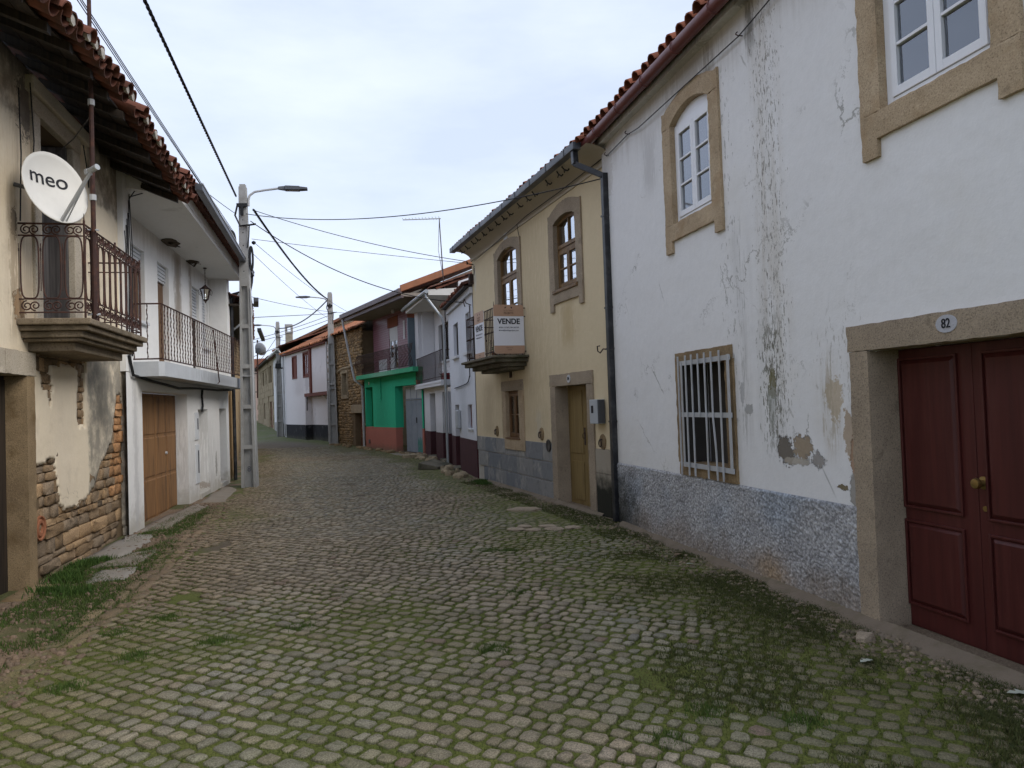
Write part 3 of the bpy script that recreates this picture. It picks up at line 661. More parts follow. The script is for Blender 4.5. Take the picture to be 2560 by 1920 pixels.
R_ = np.random.default_rng(31); n = 1800; yv = 4.2 + 10*R_.random(n)**1.3; lx = np.interp(yv, LY, LX); pg = np.stack([lx + .06 + R_.random(n)*(cob_left(yv) - lx + .1), yv], 1)
gravel('reddish gravel and small stones on the verge below the crumbling plaster house', pg, 32, [.2,.14,.095], [.13,.095,.065])
n = 3600; yv = 3.6 + 14*R_.random(n)**1.4; pg = np.stack([right_x(yv) - .03 - .5*R_.random(n)**2, yv], 1)
gravel('loose grit along the foot of the white and yellow houses', pg, 33, [.25,.19,.13], [.12,.1,.07], .008, .032)
# ------------------------------------------------------------ shared house parts
FW = Fac((2.58,5.57),-13.3,'R'); FY = Fac((1.40,10.75),-18.8,'R'); FA = Fac((-.80,17.1),-12.8,'R'); FB = Fac((-1.95,22.0),-17,'R')
FG = Fac((-3.05,25.5),-28.5,'R'); FC = Fac((-6.4,31.7),-30,'R'); FE2 = Fac((-15.2,48.5),-21,'R'); FE1 = Fac((-19.2,58.8),-22.5,'R')
FL1 = Fac((-5.6,10.6),-12.5,'L'); FL2 = Fac((-7.0,18.22),-11,'L')
def body(H, s0, s1, ztop, depth, mat, z0=-.3, gap=.02, name='side_wall'):
    m = MB()      # two side walls and the back; the front is the facade wall
    m.box(s0, s0+.25, -depth, -gap, z0, ztop); m.box(s1-.25, s1, -depth, -gap, z0, ztop); m.box(s0+.25, s1-.25, -depth, -depth+.25, z0, ztop)
    return mk(name, m, mat, H)
def roof_sheet(H, s0, s1, o0, z0, o1, z1, mat, th=.06, wave=0., name='roof', pitch=.22):
    """a sloping roof from the eaves (o0,z0) up to the ridge (o1,z1); wave > 0 gives rolls of tile"""
    m = MB()
    if not wave:
        m.hexa([(s0,o1,z1-th),(s1,o1,z1-th),(s1,o0,z0-th),(s0,o0,z0-th)], [(s0,o1,z1),(s1,o1,z1),(s1,o0,z0),(s0,o0,z0)])
    else:
        k = max(2, int((s1-s0)/pitch*4)); rows_ = max(2, int(math.hypot(o1-o0, z1-z0)/.38)); P = []
        for r in range(rows_):
            for e in (0, 1):
                t = (r+e*.999)/rows_; row = []
                for i in range(k+1):
                    s = s0+(s1-s0)*i/k; row.append((s, o0+(o1-o0)*t, z0+(z1-z0)*t + wave*max(0, math.sin(2*math.pi*(s-s0)/pitch))*1.0 + (.02 if e == 0 else 0)))
                P.append(row)
        m.sheet(P)
        m.add([(s0,o0,z0-.01),(s1,o0,z0-.01),(s1,o1,z1-.01),(s0,o1,z1-.01)], [(0,1,2,3)])
    return mk(name, m, mat, H)
def plinth_run(H, name, s0, s1, z0, z1, gaps, o, mat, depth=.26):
    e = [s0] + [v for g_ in sorted(gaps) for v in g_] + [s1]
    for i in range(0, len(e), 2):
        if e[i+1]-e[i] > .03: mk(name, MB().box(e[i], e[i+1], -depth, o, z0, z1), mat, H)
def barrel(r=.085, L=.45, th=.014, n=7):
    m = MB(); a = [math.pi*i/(n-1) for i in range(n)]; k = .86
    for (y0, y1) in ((0, L),):
        o0 = [(r*math.cos(t), y0, r*math.sin(t)) for t in a]; i0 = [((r-th)*math.cos(t), y0, (r-th)*math.sin(t)) for t in a]
        o1 = [(r*k*math.cos(t), y1, r*k*math.sin(t)) for t in a]; i1 = [((r-th)*k*math.cos(t), y1, (r-th)*k*math.sin(t)) for t in a]
        V_ = o0+i0+o1+i1; f = []
        for i in range(n-1):
            f += [(i+1, i, 2*n+i, 2*n+i+1), (n+i, n+i+1, 3*n+i+1, 3*n+i), (i, i+1, n+i+1, n+i), (2*n+i+1, 2*n+i, 3*n+i, 3*n+i+1)]
        f += [(0, n, 3*n, 2*n), (n-1, 3*n-1, 4*n-1, 2*n-1)]; m.add(V_, f)
    return m
def tile_row(H, s0, s1, o, z, slope, mat, pitch=.2, r=.085, L=.45, jit=.012, name='roof_tile', zf=None):
    me = mesh_of(name, barrel(r, L), mat, True); n = int((s1-s0)/pitch)
    for i in range(n):
        s = s0 + pitch*(i+.5)
        # local y of the tile runs up the roof: turn it to point inwards (-o) and up
        link(bpy.data.objects.new(name, me), H, (s+random.uniform(-jit, jit), o+random.uniform(-jit, jit)*1.6, (zf(s) if zf else z)+random.uniform(-jit, jit)*.5), (slope, 0, math.pi + random.uniform(-.03, .03)))
def stone_box(H, name, s0, s1, z0, z1, o0, o1, mat, bevel=.012):
    m = MB().box(s0, s1, o0, o1, z0, z1); return mk(name, m, mat, H, False, bevel=bevel)
def arch_pts(a, b, zs, zt, n=9):
    return [(a+(b-a)*i/n, zs+(zt-zs)*math.sin(math.pi*i/n)**.75) for i in range(n+1)]
def fancy_surround(H, a, b, sill, spring, crown, jw, mat, o0=-.16, o1=.03, apron=.3, ears=True, top_extra=.2, hump=.13):
    """stone window frame: two jambs, an arched lintel with a hump and small horns, a sill with two hanging lugs"""
    stone_box(H, 'window_jamb', a-jw, a, sill, spring, o0, o1, mat); stone_box(H, 'window_jamb', b, b+jw, sill, spring, o0, o1, mat)
    inner = arch_pts(a, b, spring, crown); zt = spring+top_extra; w = b-a+2*jw
    outer = [(a-jw, spring), (a-jw, zt), (a-jw+.05*w, zt-.012)]
    outer += [(a-jw+.05*w+(w*.9)*i/10, zt-.012+hump*math.sin(math.pi*i/10)**.8) for i in range(1, 10)]
    outer += [(b+jw-.05*w, zt-.012), (b+jw, zt), (b+jw, spring)]
    mk('window_lintel', MB().prism(outer + inner[::-1], o0, o1), mat, H)
    if apron:
        e = .2*w if False else .16
        poly = [(a-jw, sill), (b+jw, sill), (b+jw, sill-apron), (b+jw-e, sill-apron), (b+jw-e, sill-apron+.13), (a-jw+e, sill-apron+.13), (a-jw+e, sill-apron), (a-jw, sill-apron)]
        mk('window_apron', MB().prism(poly, o0, o1+.004), mat, H)
def casement(H, a, b, z0, z1, o, mat, rows=3, fr=.05, leaves=2, glass='glass', mid=.05, name='window', bar=.022):
    """a glazed window: one frame part with leaves, bars and separate panes"""
    m = MB(); m.box(a, a+fr, o-.05, o, z0, z1); m.box(b-fr, b, o-.05, o, z0, z1); m.box(a+fr, b-fr, o-.05, o-.001, z1-fr, z1); m.box(a+fr, b-fr, o-.05, o-.001, z0, z0+fr)
    W = mk(name, m, mat, H, bevel=.004); lw = (b-a-2*fr)/leaves; st = .055
    for l in range(leaves):
        x0 = a+fr+lw*l; x1 = x0+lw; k = MB(); d = o+.012
        k.box(x0+.002, x0+st, o-.04, d, z0+fr+.002, z1-fr-.002); k.box(x1-st, x1-.002, o-.04, d, z0+fr+.002, z1-fr-.002)
        k.box(x0+st, x1-st, o-.04, d-.001, z1-fr-st, z1-fr-.002); k.box(x0+st, x1-st, o-.04, d-.001, z0+fr+.002, z0+fr+st*1.15)
        zz0, zz1 = z0+fr+st*1.15, z1-fr-st
        for r in range(1, rows): zc = zz0+(zz1-zz0)*r/rows; k.box(x0+st, x1-st, o-.03, d-.003, zc-bar/2, zc+bar/2)
        mk('leaf_frame', k, mat, W, bevel=.003)
        for r in range(rows):
            za, zb = zz0+(zz1-zz0)*r/rows+(bar/2 if r else 0), zz0+(zz1-zz0)*(r+1)/rows-(bar/2 if r < rows-1 else 0)
            mk('pane', MB().box(x0+st-.004, x1-st+.004, o-.02, o-.015, za-.004, zb+.004), M[glass], W)
    return W
def curtain(H, a, b, z0, z1, o, mat='curtain', name='curtain'):
    m = MB(); n = max(4, int((b-a)/.03)); P = [[(a+(b-a)*i/n, o+.012*math.sin(i*1.7)+.006*math.sin(i*.6), zz) for i in range(n+1)] for zz in (z0, z1)]
    return mk(name, m.sheet(P), M[mat], H, 'all')
def path_tube(H, name, pts, r, mat, n=8, smooth=True): return mk(name, MB().tube(pts, r, n), mat, H, smooth)
def number_plate(H, s, z, o, w, h, txt, size, wash=False):
    m = MB(); n = 20
    m.prism([(s+w/2*math.cos(2*math.pi*i/n), z+h/2*math.sin(2*math.pi*i/n)) for i in range(n)], o, o+(.004 if wash else .008))
    p = mk('number_plate', m, M['number_wash' if wash else 'enamel'], H)
    text_mesh('number', txt, size, M['black_text'], p, (s, o+(.0065 if wash else .0105), z), bold=.0005, sx=.85)

# ------------------------------------------------------------ white house with the burgundy door
W_ = house('white_house', 'large white plastered house with burgundy double door and roughcast plinth', FW)
DK = (.10,.095,.085); OC = (.34,.255,.15)
M['wall_white'] = plaster('wall_white', (.755,.75,.745), (
    ('patch',.7,.6,(.66,.665,.67),.6), ('patch',.35,.52,(.70,.68,.64),.5), ('crack',.9,(.3,.29,.27),.8),
    ('streak',1.0,.40,2.0,5.45,(.50,.455,.385),.75,.9), ('streak',1.12,.16,2.2,5.0,(.46,.41,.34),.6,.9), ('speck',1.02,.45,1.4,5.4,(.25,.23,.19),.75,.70,20.), ('speck',1.0,.42,1.4,5.4,(.2,.185,.16),.8,.68,38.), ('speck',1.75,.3,1.3,5.0,(.3,.29,.27),.7,.69,22.), ('speck',.2,.5,1.6,2.4,(.4,.38,.35),.6,.68,26.), ('streak',1.2,.2,4.9,5.5,(.06,.06,.05),.9,.6), ('streak',2.0,.3,4.4,5.4,(.2,.18,.14),.7,.64),
    ('streak',1.1,.34,1.25,2.5,(.34,.33,.29),.7,.9), ('speck',1.08,.3,1.2,2.4,(.14,.135,.1),.85,.62,30.), ('blob',1.09,1.80,.06,.13,(.14,.125,.05),.85), ('blob',1.1,1.6,.07,.2,(.35,.36,.33),.55),
    ('blob',.93,1.21,.12,.13,(.17,.15,.125),1.,1), ('blob',.68,1.27,.13,.10,(.33,.265,.19),1.,1), ('blob',.48,1.16,.09,.07,(.32,.30,.28),1.,1), ('blob',.80,1.13,.2,.03,(.4,.36,.3),.9,1),
    ('blob',.24,1.66,.10,.17,(.50,.40,.27),.8), ('blob',.10,1.42,.06,.22,(.40,.30,.2),.85), ('blob',.03,1.18,.05,.16,(.36,.24,.16),.95,1), ('blob',.06,.95,.05,.12,(.33,.31,.28),.95,1), ('blob',.2,.97,.07,.025,(.2,.165,.1),1.,1),
    ('blob',1.5,1.58,.07,.05,(.36,.36,.35),.9), ('blob',1.6,1.72,.03,.14,(.4,.4,.4),.8), ('streak',1.55,.3,1.2,3.4,(.38,.37,.35),.7,.72), ('streak',.3,.3,1.2,2.0,(.42,.36,.27),.75,.66),
    ('streak',2.4,1.6,4.9,5.45,(.33,.30,.26),.6,.6), ('high',5.5,.16,(.17,.15,.125),.9), ('high',5.4,.6,(.42,.39,.35),.45), ('streak',3.5,.5,4.2,5.0,(.52,.51,.5),.7,.6),
    ('blob',4.95,4.9,.25,.4,(.55,.52,.48),.5), ('spots',24,.78,(.4,.39,.38),.5)), var=.05, bumpy=.3)
WH = [(1.98,2.87,3.68,5.0,.26), (-1.33,-.43,3.68,5.0,.26), (1.88,2.86,.97,2.09,.34), (-1.5,-.18,-.2,2.0,.28)]
mk('wall', MB().grid_wall(-4.2, 5.12, .80, 5.52, [h for h in WH if h[3] > .8]), M['wall_white'], W_)
body(W_, -4.2, 5.1, 5.5, 7, M['wall_white'])
mk('floor_slab', MB().box(-3.9, 4.8, -6.7, -.4, 2.6, 2.75), M['interior'], W_)
# roughcast plinth as real relief
def roughcast(H, s0, s1, z0, z1):
    dx = .0085; nx = int((s1-s0)/dx); nz = int((z1-z0)/dx); sx = np.linspace(s0, s1, nx); sz = np.linspace(z0, z1, nz); A, B_ = np.meshgrid(sx, sz)
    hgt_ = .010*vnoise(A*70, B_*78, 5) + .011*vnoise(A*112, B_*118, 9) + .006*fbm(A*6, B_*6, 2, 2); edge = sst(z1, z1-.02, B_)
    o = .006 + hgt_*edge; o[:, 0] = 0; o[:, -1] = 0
    hn = (hgt_-hgt_.min())/(hgt_.max()-hgt_.min()); c = lerp(np.tile([.21,.21,.215], (A.size, 1)), [.56,.56,.57], np.clip(hn.ravel()*1.5-.35, 0, 1))  # pits coloured darker than peaks: grime plus painted-in occlusion
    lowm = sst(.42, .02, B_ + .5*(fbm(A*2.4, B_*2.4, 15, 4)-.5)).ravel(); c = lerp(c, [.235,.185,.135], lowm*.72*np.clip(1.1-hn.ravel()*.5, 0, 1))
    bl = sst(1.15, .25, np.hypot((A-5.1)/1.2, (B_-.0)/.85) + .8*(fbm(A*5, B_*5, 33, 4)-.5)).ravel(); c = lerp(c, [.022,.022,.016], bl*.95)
    bluep = sst(.5, .7, fbm(A*.9, B_*.9, 44, 3)).ravel(); c = lerp(c, c*np.array([.74,.95,1.18]), bluep*.6)
    oc = np.exp(-(((A-1.2)/.28)**2 + ((B_-.12)/.16)**2)).ravel(); c = lerp(c, [.4,.27,.14], oc*.55)
    v = np.stack([A.ravel(), o.ravel(), B_.ravel()], 1); i_ = np.arange(nx*nz).reshape(nz, nx)
    f = np.stack([i_[:-1,:-1], i_[1:,:-1], i_[1:,1:], i_[:-1,1:]], -1).reshape(-1, 4); return npmesh('plinth', v, f, M['rubble'], H, c, True)
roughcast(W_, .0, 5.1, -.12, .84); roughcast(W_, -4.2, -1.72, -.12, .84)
mk('plinth_core', MB().box(-4.2, -1.72, -.3, -.01, -.3, .8).box(.0, 5.1, -.3, -.01, -.3, .8), M['wall_white'], W_)
for a, b in ((1.98, 2.87), (-1.33, -.43)):
    fancy_surround(W_, a, b, 3.68, 4.8, 4.93, .20, M['granite_tan'], apron=.32, hump=.12)
    casement(W_, a, b, 3.68, 4.79, -.035, M['white_paint'], 3, fr=.06)
    mk('arch_panel', MB().prism([(a, 4.79)] + arch_pts(a, b, 4.795, 4.925) + [(b, 4.79)], -.09, -.045), M['white_paint'], W_)
    curtain(W_, a+.06, a+.22, 3.7, 4.78, -.16); curtain(W_, b-.25, b-.06, 3.7, 4.78, -.16); mk('room_back', MB().box(a-.4, b+.4, -1.3, -1.25, 3.4, 5.2), M['interior_grey'], W_)
# barred window
g = M['granite_grey']
for (s0, s1, z0, z1) in ((1.72,1.88,.98,2.08), (2.86,2.98,.98,2.08)): stone_box(W_, 'window_jamb', s0, s1, z0, z1, -.3, .025, M['granite_brown'])
stone_box(W_, 'window_lintel', 1.74, 2.97, 2.08, 2.215, -.3, .027, M['granite_brown']); stone_box(W_, 'window_sill', 1.715, 2.945, .845, .98, -.3, .03, M['granite_brown'])
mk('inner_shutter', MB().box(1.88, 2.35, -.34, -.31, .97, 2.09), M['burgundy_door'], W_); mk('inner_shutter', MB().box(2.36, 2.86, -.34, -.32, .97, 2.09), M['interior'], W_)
mk('window_reveal', MB().box(2.846,2.8595,-.3,.0,.985,2.075), M['interior'], W_)  # thin dark sheet over the stone reveal: grime and shade put into its colour
gr = mk('window_grille', MB().box(1.72,2.80,.045,.057,2.065,2.115).box(1.72,2.80,.045,.057,1.495,1.545).box(1.72,2.80,.045,.057,.945,.995).box(1.72,1.765,.0572,.064,.945,2.12).box(2.735,2.775,.0572,.064,.945,2.1), M['galv'], W_)
for i, s in enumerate((2.80,2.62,2.48,2.335,2.19,2.05,1.885)):
    zb = 1.5 if i == 3 else .86; pts = [(s, .075, 2.17), (s, .075, 1.52), (s-(.0 if i != 5 else -.0), .075, zb)] if i != 5 else [(s,.075,2.17),(s,.075,1.5),(s-.04,.085,1.3),(s-.065,.09,1.15),(s-.055,.08,.86)]
    mk('grille_bar', MB().tube(pts, .0115, 6), M['galv'], gr, True)
# door
mk('door_jamb', MB().box(-.18, .02, -.30, .028, -.15, 2.0), M['granite_grey'], W_, bevel=.015); mk('door_jamb', MB().box(-1.70, -1.5, -.30, .028, -.15, 2.0), M['granite_grey'], W_, bevel=.015)
mk('door_lintel', MB().box(-1.72, .035, -.30, .03, 2.003, 2.195), M['granite_grey'], W_, bevel=.015)
number_plate(W_, -.915, 2.115, .031, .17, .115, '82', .085, True)
for k, (a, b) in enumerate(((-.825, -.183), (-1.497, -.829))):
    D = mk('door', MB().box(a, b, -.345, -.305, .0, 1.998), M['burgundy_door'], W_, bevel=.004); D.location = (0, .07, 0)
    for (z0, z1) in ((.17,.75), (.87,1.92)):
        p0, p1 = (a+.13, b-.02) if k == 0 else (a+.09, b-.09)
        P = mk('door_panel', MB().hexa([(p0,-.306,z0),(p1,-.306,z0),(p1,-.306,z1),(p0,-.306,z1)], [(p0+.03,-.285,z0+.03),(p1-.03,-.285,z0+.03),(p1-.03,-.285,z1-.03),(p0+.03,-.285,z1-.03)]), M['burgundy_door'], D)
        mk('panel_moulding', MB().box(p0-.018,p0,-.306,-.286,z0-.018,z1+.018).box(p1,p1+.018,-.306,-.286,z0-.018,z1+.018).box(p0,p1,-.306,-.2865,z1,z1+.018).box(p0,p1,-.306,-.2865,z0-.018,z0), M['burgundy_door'], D, bevel=.004)
    if k == 1:
        kn = mk('door_knob', MB().lathe([(.001,0),(.042,0),(.042,.008),(.02,.014),(.014,.03),(.03,.045),(.036,.06),(.03,.078),(.001,.084)], 20, (-.875,-.305,1.09), 'y'), M['brass'], D, True)
        mk('keyhole', MB().lathe([(.001,0),(.018,0),(.018,.008),(.001,.008)], 14, (-.88,-.3045,.925), 'y'), M['brass'], D, True)
for o_ in list(W_.children):
    if o_.name.split('.')[0] in ('door_jamb','door_lintel','window_jamb','window_lintel','window_apron','window_sill'): roughen(o_, .007, .06)
# eaves
SL = math.atan(.40)
mk('soffit', MB().prism([(0,5.2)]*0 or [(-4.2,5.42),(5.15,5.42),(5.15,5.5),(-4.2,5.5)], -.2, .14), M['wood_dark'], W_)
roof_sheet(W_, -4.2, 5.15, .2, 5.50, -3.8, 7.10, M['tile_red'], wave=.05)
tile_row(W_, -4.2, 5.3, .27, 5.475, SL, M['tile_red'], .22, .088)
GU = mk('gutter', MB().tube([(-4.2,.24,5.375),(5.35,.23,5.40)], .068, 12), M['gutter_red'], W_, True)
for s in (-1.0,-.2,.6,1.4,2.2,3.0,3.8,4.6): mk('gutter_bracket', MB().tube([(s,.24+.073*math.cos(t),5.38+.073*math.sin(t)) for t in [math.pi*.2*i for i in range(11)]], .006, 5), M['gutter_red'], GU, True)
mk('cornice', MB().prism([(-4.2,5.34),(5.12,5.34),(5.12,5.42),(-4.2,5.42)], -.05, .10), M['wall_white'], W_)
wire = MB().tube([FWp for FWp in [(-3.5,.05,5.16),(.79,.05,5.13),(1.32,.04,5.075),(3.67,.05,5.09),(4.07,.03,5.15),(4.85,.03,5.13)]], .006, 5)
mk('wall_wire', wire, M['cable'], W_)
for s, z in ((1.32,5.08),(4.07,5.16),(4.84,5.14)): mk('wire_hook', MB().tube([(s,0,z),(s,.05,z),(s+.02,.06,z+.02),(s+.03,.05,z+.035),(s+.01,.045,z+.04)], .006, 5), M['iron'], W_)

# ------------------------------------------------------------ yellow house
Y_ = house('yellow_house', 'yellow plastered house with arched windows, small balcony and slate plinth', FY)
YC = (.645,.535,.355)
M['wall_yellow'] = plaster('wall_yellow', YC, (('patch',.8,.6,(.53,.42,.25),.5), ('streak',3.5,4.,1.0,5.2,(.50,.40,.25),.55,.64), ('streak',4.7,1.2,2.2,3.3,(.2,.165,.11),.8,.6), ('streak',1.4,.7,2.6,3.4,(.42,.31,.16),.6,.6), ('blob',6.75,4.65,.12,.3,(.6,.57,.5),.6), ('blob',6.8,4.85,.06,.1,(.1,.08,.06),.9),
    ('streak',6.0,1.2,1.0,2.3,(.42,.33,.21),.6,.62), ('high',5.2,.1,(.3,.24,.16),.7), ('spots',22,.76,(.2,.16,.1),.8), ('streak',2.9,.4,1.0,1.6,(.55,.5,.4),.5,.6)), var=.06, bumpy=.2)
YH = [(3.92,4.72,1.01,1.97,.22), (.72,2.0,-.2,1.98,.34), (.93,1.84,3.58,4.82,.24), (3.76,4.97,2.62,4.85,.24)]
mk('wall', MB().grid_wall(-.34, 6.98, .99, 5.22, [h for h in YH]), M['wall_yellow'], Y_)
body(Y_, -.30, 6.97, 5.2, 7, M['wall_yellow'])
mk('floor_slab', MB().box(0, 6.7, -6.7, -.3, 2.45, 2.6), M['interior'], Y_)
mk('plinth_core', MB().box(2.05, 6.95, -.25, -.004, -.3, .985).box(-.33, .66, -.25, -.004, -.3, .985), M['mortar'], Y_)
slate = NT('slate'); c_ = slate.mix(slate.rng(slate.rnd(),0,1), (.165,.175,.19), (.25,.245,.235)); c_ = slate.mix(slate.rng(slate.noise(2.2,6,.65),.5,.72,0,.75), c_, (.42,.40,.35)); c_ = slate.mix(slate.rng(slate.noise(9,5),.45,.75,0,.5), c_, (.12,.125,.13)); slate.bump(slate.noise(30,5,.6), .4, .008); M['slate'] = slate.fin(c_, .8, .3)
slate2 = NT('slate_low'); X_, Yc, Zc = slate2.xyz(); c_ = slate2.mix(slate2.noise(3,5), (.30,.26,.2), (.36,.32,.26)); c_ = slate2.mix(slate2.rng(slate2.math('ADD', Zc, slate2.mul(slate2.noise(6,6,.65), .5)), .98, .62), c_, (.025,.025,.018)); slate2.bump(slate2.noise(30,5), .5, .01); M['slate_low'] = slate2.fin(c_, .9, .2)
for z0, z1, js in ((.675,1.0,(6.95,6.3,5.5,4.86)), (.675,1.0,(3.62,2.73,2.24)), (.335,.668,(6.85,6.1,5.17,4.17,3.25,2.24)), (-.1,.328,(6.45,5.6,4.84,3.73,2.95,2.24))):
    for i in range(len(js)-1): mk('slate_slab', MB().box(js[i+1]+.004, js[i]-.004, -.02, .016+random.uniform(0,.012), z0+.004, z1-.004), M['slate'], Y_, bevel=.006)
mk('slate_slab', MB().box(3.64,4.84,-.02,.015,.68,.79), M['slate'], Y_)
for z0, z1 in ((.63,.985), (-.1,.622)): mk('slate_slab', MB().box(-.3, .49, -.02, .02, z0, z1), M['slate_low'], Y_, bevel=.006)
# door 84
mk('door_jamb', MB().box(2.0,2.23,-.3,.03,-.15,1.975), M['granite_grey'], Y_, bevel=.014); mk('door_jamb', MB().box(.5,.72,-.3,.03,-.15,1.975), M['granite_grey'], Y_, bevel=.014)
mk('door_lintel', MB().box(.495,2.24,-.3,.032,1.98,2.18), M['granite_grey'], Y_, bevel=.014)
number_plate(Y_, 1.37, 2.085, .034, .135, .13, '84', .085)
for k, (a, b) in enumerate(((1.30,1.995), (.725,1.296))):
    D = mk('door', MB().box(a, b, -.345, -.31, -.02, 1.975), M['mustard'], Y_, bevel=.003); D.location = (0, .105, 0)
    for (z0, z1) in ((.85,1.9), (.08,.72)): mk('door_panel', MB().box(a+.1, b-.1, -.3095, -.298, z0, z1), M['mustard'], D, bevel=.006)
    if k == 0: mk('door_latch', MB().box(a+.015,a+.055,-.309,-.30,1.0,1.28).tube([(a+.035,-.30,1.2),(a+.035,-.265,1.17),(a+.035,-.265,1.12),(a+.035,-.30,1.1)],.006,5), M['iron'], D)
# low window
for (s0, s1, z0, z1) in ((4.72,4.97,1.01,1.97), (3.65,3.92,1.01,1.97)): stone_box(Y_, 'window_jamb', s0, s1, z0, z1, -.2, .028, M['granite_tan'])
stone_box(Y_, 'window_lintel', 3.66, 4.98, 1.975, 2.18, -.2, .03, M['granite_grey']); stone_box(Y_, 'window_sill', 3.63, 4.85, .795, 1.005, -.2, .034, M['granite_tan'])
casement(Y_, 3.92, 4.72, 1.01, 1.97, -.05, M['wood_brown'], 2, fr=.05); curtain(Y_, 3.96, 4.68, 1.03, 1.95, -.14); mk('window_ledge', MB().box(3.9,4.74,-.05,.05,1.006,1.03), M['wood_brown'], Y_)
# arched windows
for a, b, sill, spr, crown, apron in ((.93,1.84,3.58,4.70,4.79,.34), (3.76,4.97,2.62,4.72,4.86,0)):
    fancy_surround(Y_, a, b, sill, spr, crown, .23, M['granite_grey'], apron=apron, hump=.13, top_extra=.2)
    wf = MB(); tz = spr-.42; fr = .05
    arc = arch_pts(a, b, spr, crown); arc2 = arch_pts(a+fr, b-fr, spr-.02, crown-fr)
    wf.prism([(a, tz)] + arc + [(b, tz), (b-fr, tz)] + arc2[::-1] + [(a+fr, tz)], -.12, -.05)
    wf.box(a+fr, b-fr, -.12, -.035, tz, tz+.06); wf.box((a+b)/2-.014, (a+b)/2+.014, -.11, -.056, tz+.06, crown-fr-.005)
    T = mk('fanlight', wf, M['wood_oak'], Y_)
    mk('pane', MB().prism([(a+fr, tz+.06)] + arc2 + [(b-fr, tz+.06)], -.088, -.083), M['glass_clear'], T)
    casement(Y_, a, b, sill, tz-.002, -.05, M['wood_oak'], 2 if apron else 3, fr=.05, glass='glass_clear')
    curtain(Y_, a+.04, b-.04, sill+.02, crown-.06, -.17)
    if apron: mk('window_ledge', MB().prism([(a-.06,sill-.045),(b+.06,sill-.045),(b+.06,sill+.012),(a-.06,sill+.012)], -.05, .06), M['wood_oak'], Y_, bevel=.01)
# iron rings on stone bosses, vent
for s, z, ring in ((5.42,1.14,False), (2.76,1.15,True), (.24,1.10,True)):
    n = 16; B_ = mk('stone_boss', MB().prism([(s+.10*math.cos(2*math.pi*i/n), z+.115*math.sin(2*math.pi*i/n)) for i in range(n)], -.02, .02), M['granite_brown'], Y_, bevel=.006)
    mk('tether_ring', MB().tube([(s+.045*math.cos(t), .055, z-.02+.05*math.sin(t)) for t in [2*math.pi*i/14 for i in range(14)]], .009, 6, True).tube([(s,0,z+.04),(s,.06,z+.03)], .012, 6), M['iron'], B_, True)
    if not ring: pass
mk('vent_cap', MB().lathe([(.001,0),(.11,0),(.11,.015),(.09,.02),(.07,.012),(.001,.012)], 20, (2.40,.018,.955), 'y'), M['black_metal'], Y_, True)
mb_ = MB().box(.145,.41,.0,.13,1.37,1.73); MBX = mk('meter_box', mb_, M['plastic_grey'], Y_, bevel=.01); mk('meter_window', MB().box(.27,.345,.1305,.134,1.53,1.64), M['black_text'], MBX); mk('meter_edge', MB().box(.11,.15,.02,.12,1.38,1.725), M['dark_zinc'], MBX)
text_mesh('iron_number', '161', .17, M['iron'], Y_, (4.35, .02, 2.29), bold=.002, sx=.7, extr=.008)
mk('date_tile', MB().box(4.30,4.52,.0,.012,5.03,5.2), M['enamel'], Y_)
for o_ in list(Y_.children):
    if o_.name.split('.')[0] in ('door_jamb','door_lintel','window_jamb','window_lintel','window_apron','window_sill'): roughen(o_, .007, .09)
# eaves: cove, box gutter with little brackets, tile ends
cove = [(-.36, 5.12)]; P = []
for s in (-.36, 7.05):
    P.append([(s, .0+.38*(1-math.cos(t)), 5.13+.2*math.sin(t)) for t in [math.pi/2*i/6 for i in range(7)]])
M['cove'] = plaster('cove', (.47,.42,.335), (('patch',1.2,.6,(.33,.29,.23),.6),), var=.06)
mk('cornice', MB().sheet([[P[1][i] for i in range(7)], [P[0][i] for i in range(7)]]), M['cove'], Y_, 'all')
mk('cornice_line', MB().box(-.36,7.03,-.03,.022,5.10,5.135), M['cove'], Y_)
gut = mk('gutter', MB().box(-.12,7.15,.36,.48,5.32,5.335).box(-.12,7.15,.468,.482,5.3351,5.42).box(-.12,7.15,.36,.372,5.3351,5.42).box(7.15,7.165,.36,.482,5.32,5.42).box(-.135,-.12,.36,.482,5.32,5.42), M['dark_zinc'], Y_)
for i in range(10): mk('gutter_strap', MB().box(.2+i*.74,.225+i*.74,.483,.489,5.315,5.43), M['black_metal'], gut)
bk = MB().tube([(0,.34,5.315),(0,.30,5.27),(0,.245,5.255),(0,.22,5.285)], .013, 5).tube([(0,.30,5.27),(.05,.28,5.24)], .010, 5).tube([(0,.30,5.27),(-.045,.29,5.235)], .010, 5)
bm = mesh_of('gutter_bracket', bk, M['black_metal'])
for i in range(15): link(bpy.data.objects.new('gutter_bracket', bm), gut, (.55+i*.44+random.uniform(-.08,.08), 0, 0), (0,0,random.uniform(-.3,.3)))
roof_sheet(Y_, -.34, 7.05, .36, 5.42, -3.6, 7.0, M['tile_red'], wave=.05)
tile_row(Y_, -.3, 7.1, .43, 5.40, math.atan(.4), M['tile_red'], .2, .075)
mk('downpipe', MB().bar((-.03,.42,5.33),(-.05,.42,5.12),.085).bar((-.04,.42,5.13),(-.36,.13,4.88),.08).bar((-.36,.12,4.92),(-.34,.12,.02),.085), M['black_metal'], Y_, bevel=.008)
for z in (4.3,3.0,2.42,1.4): mk('pipe_clip', MB().box(-.405,-.30,.0,.17,z,z+.025), M['black_metal'], Y_)
for pts in ([(-.43,.03,4.9),(-.42,.05,4.2),(-.44,.03,3.2),(-.43,.04,2.5),(-.44,.03,2.0)], [(-.47,.02,5.0),(-.46,.03,3.4),(-.48,.02,2.2),(-.47,.03,1.1)]): path_tube(Y_, 'wall_cable', pts, .011, M['cable'], 5)
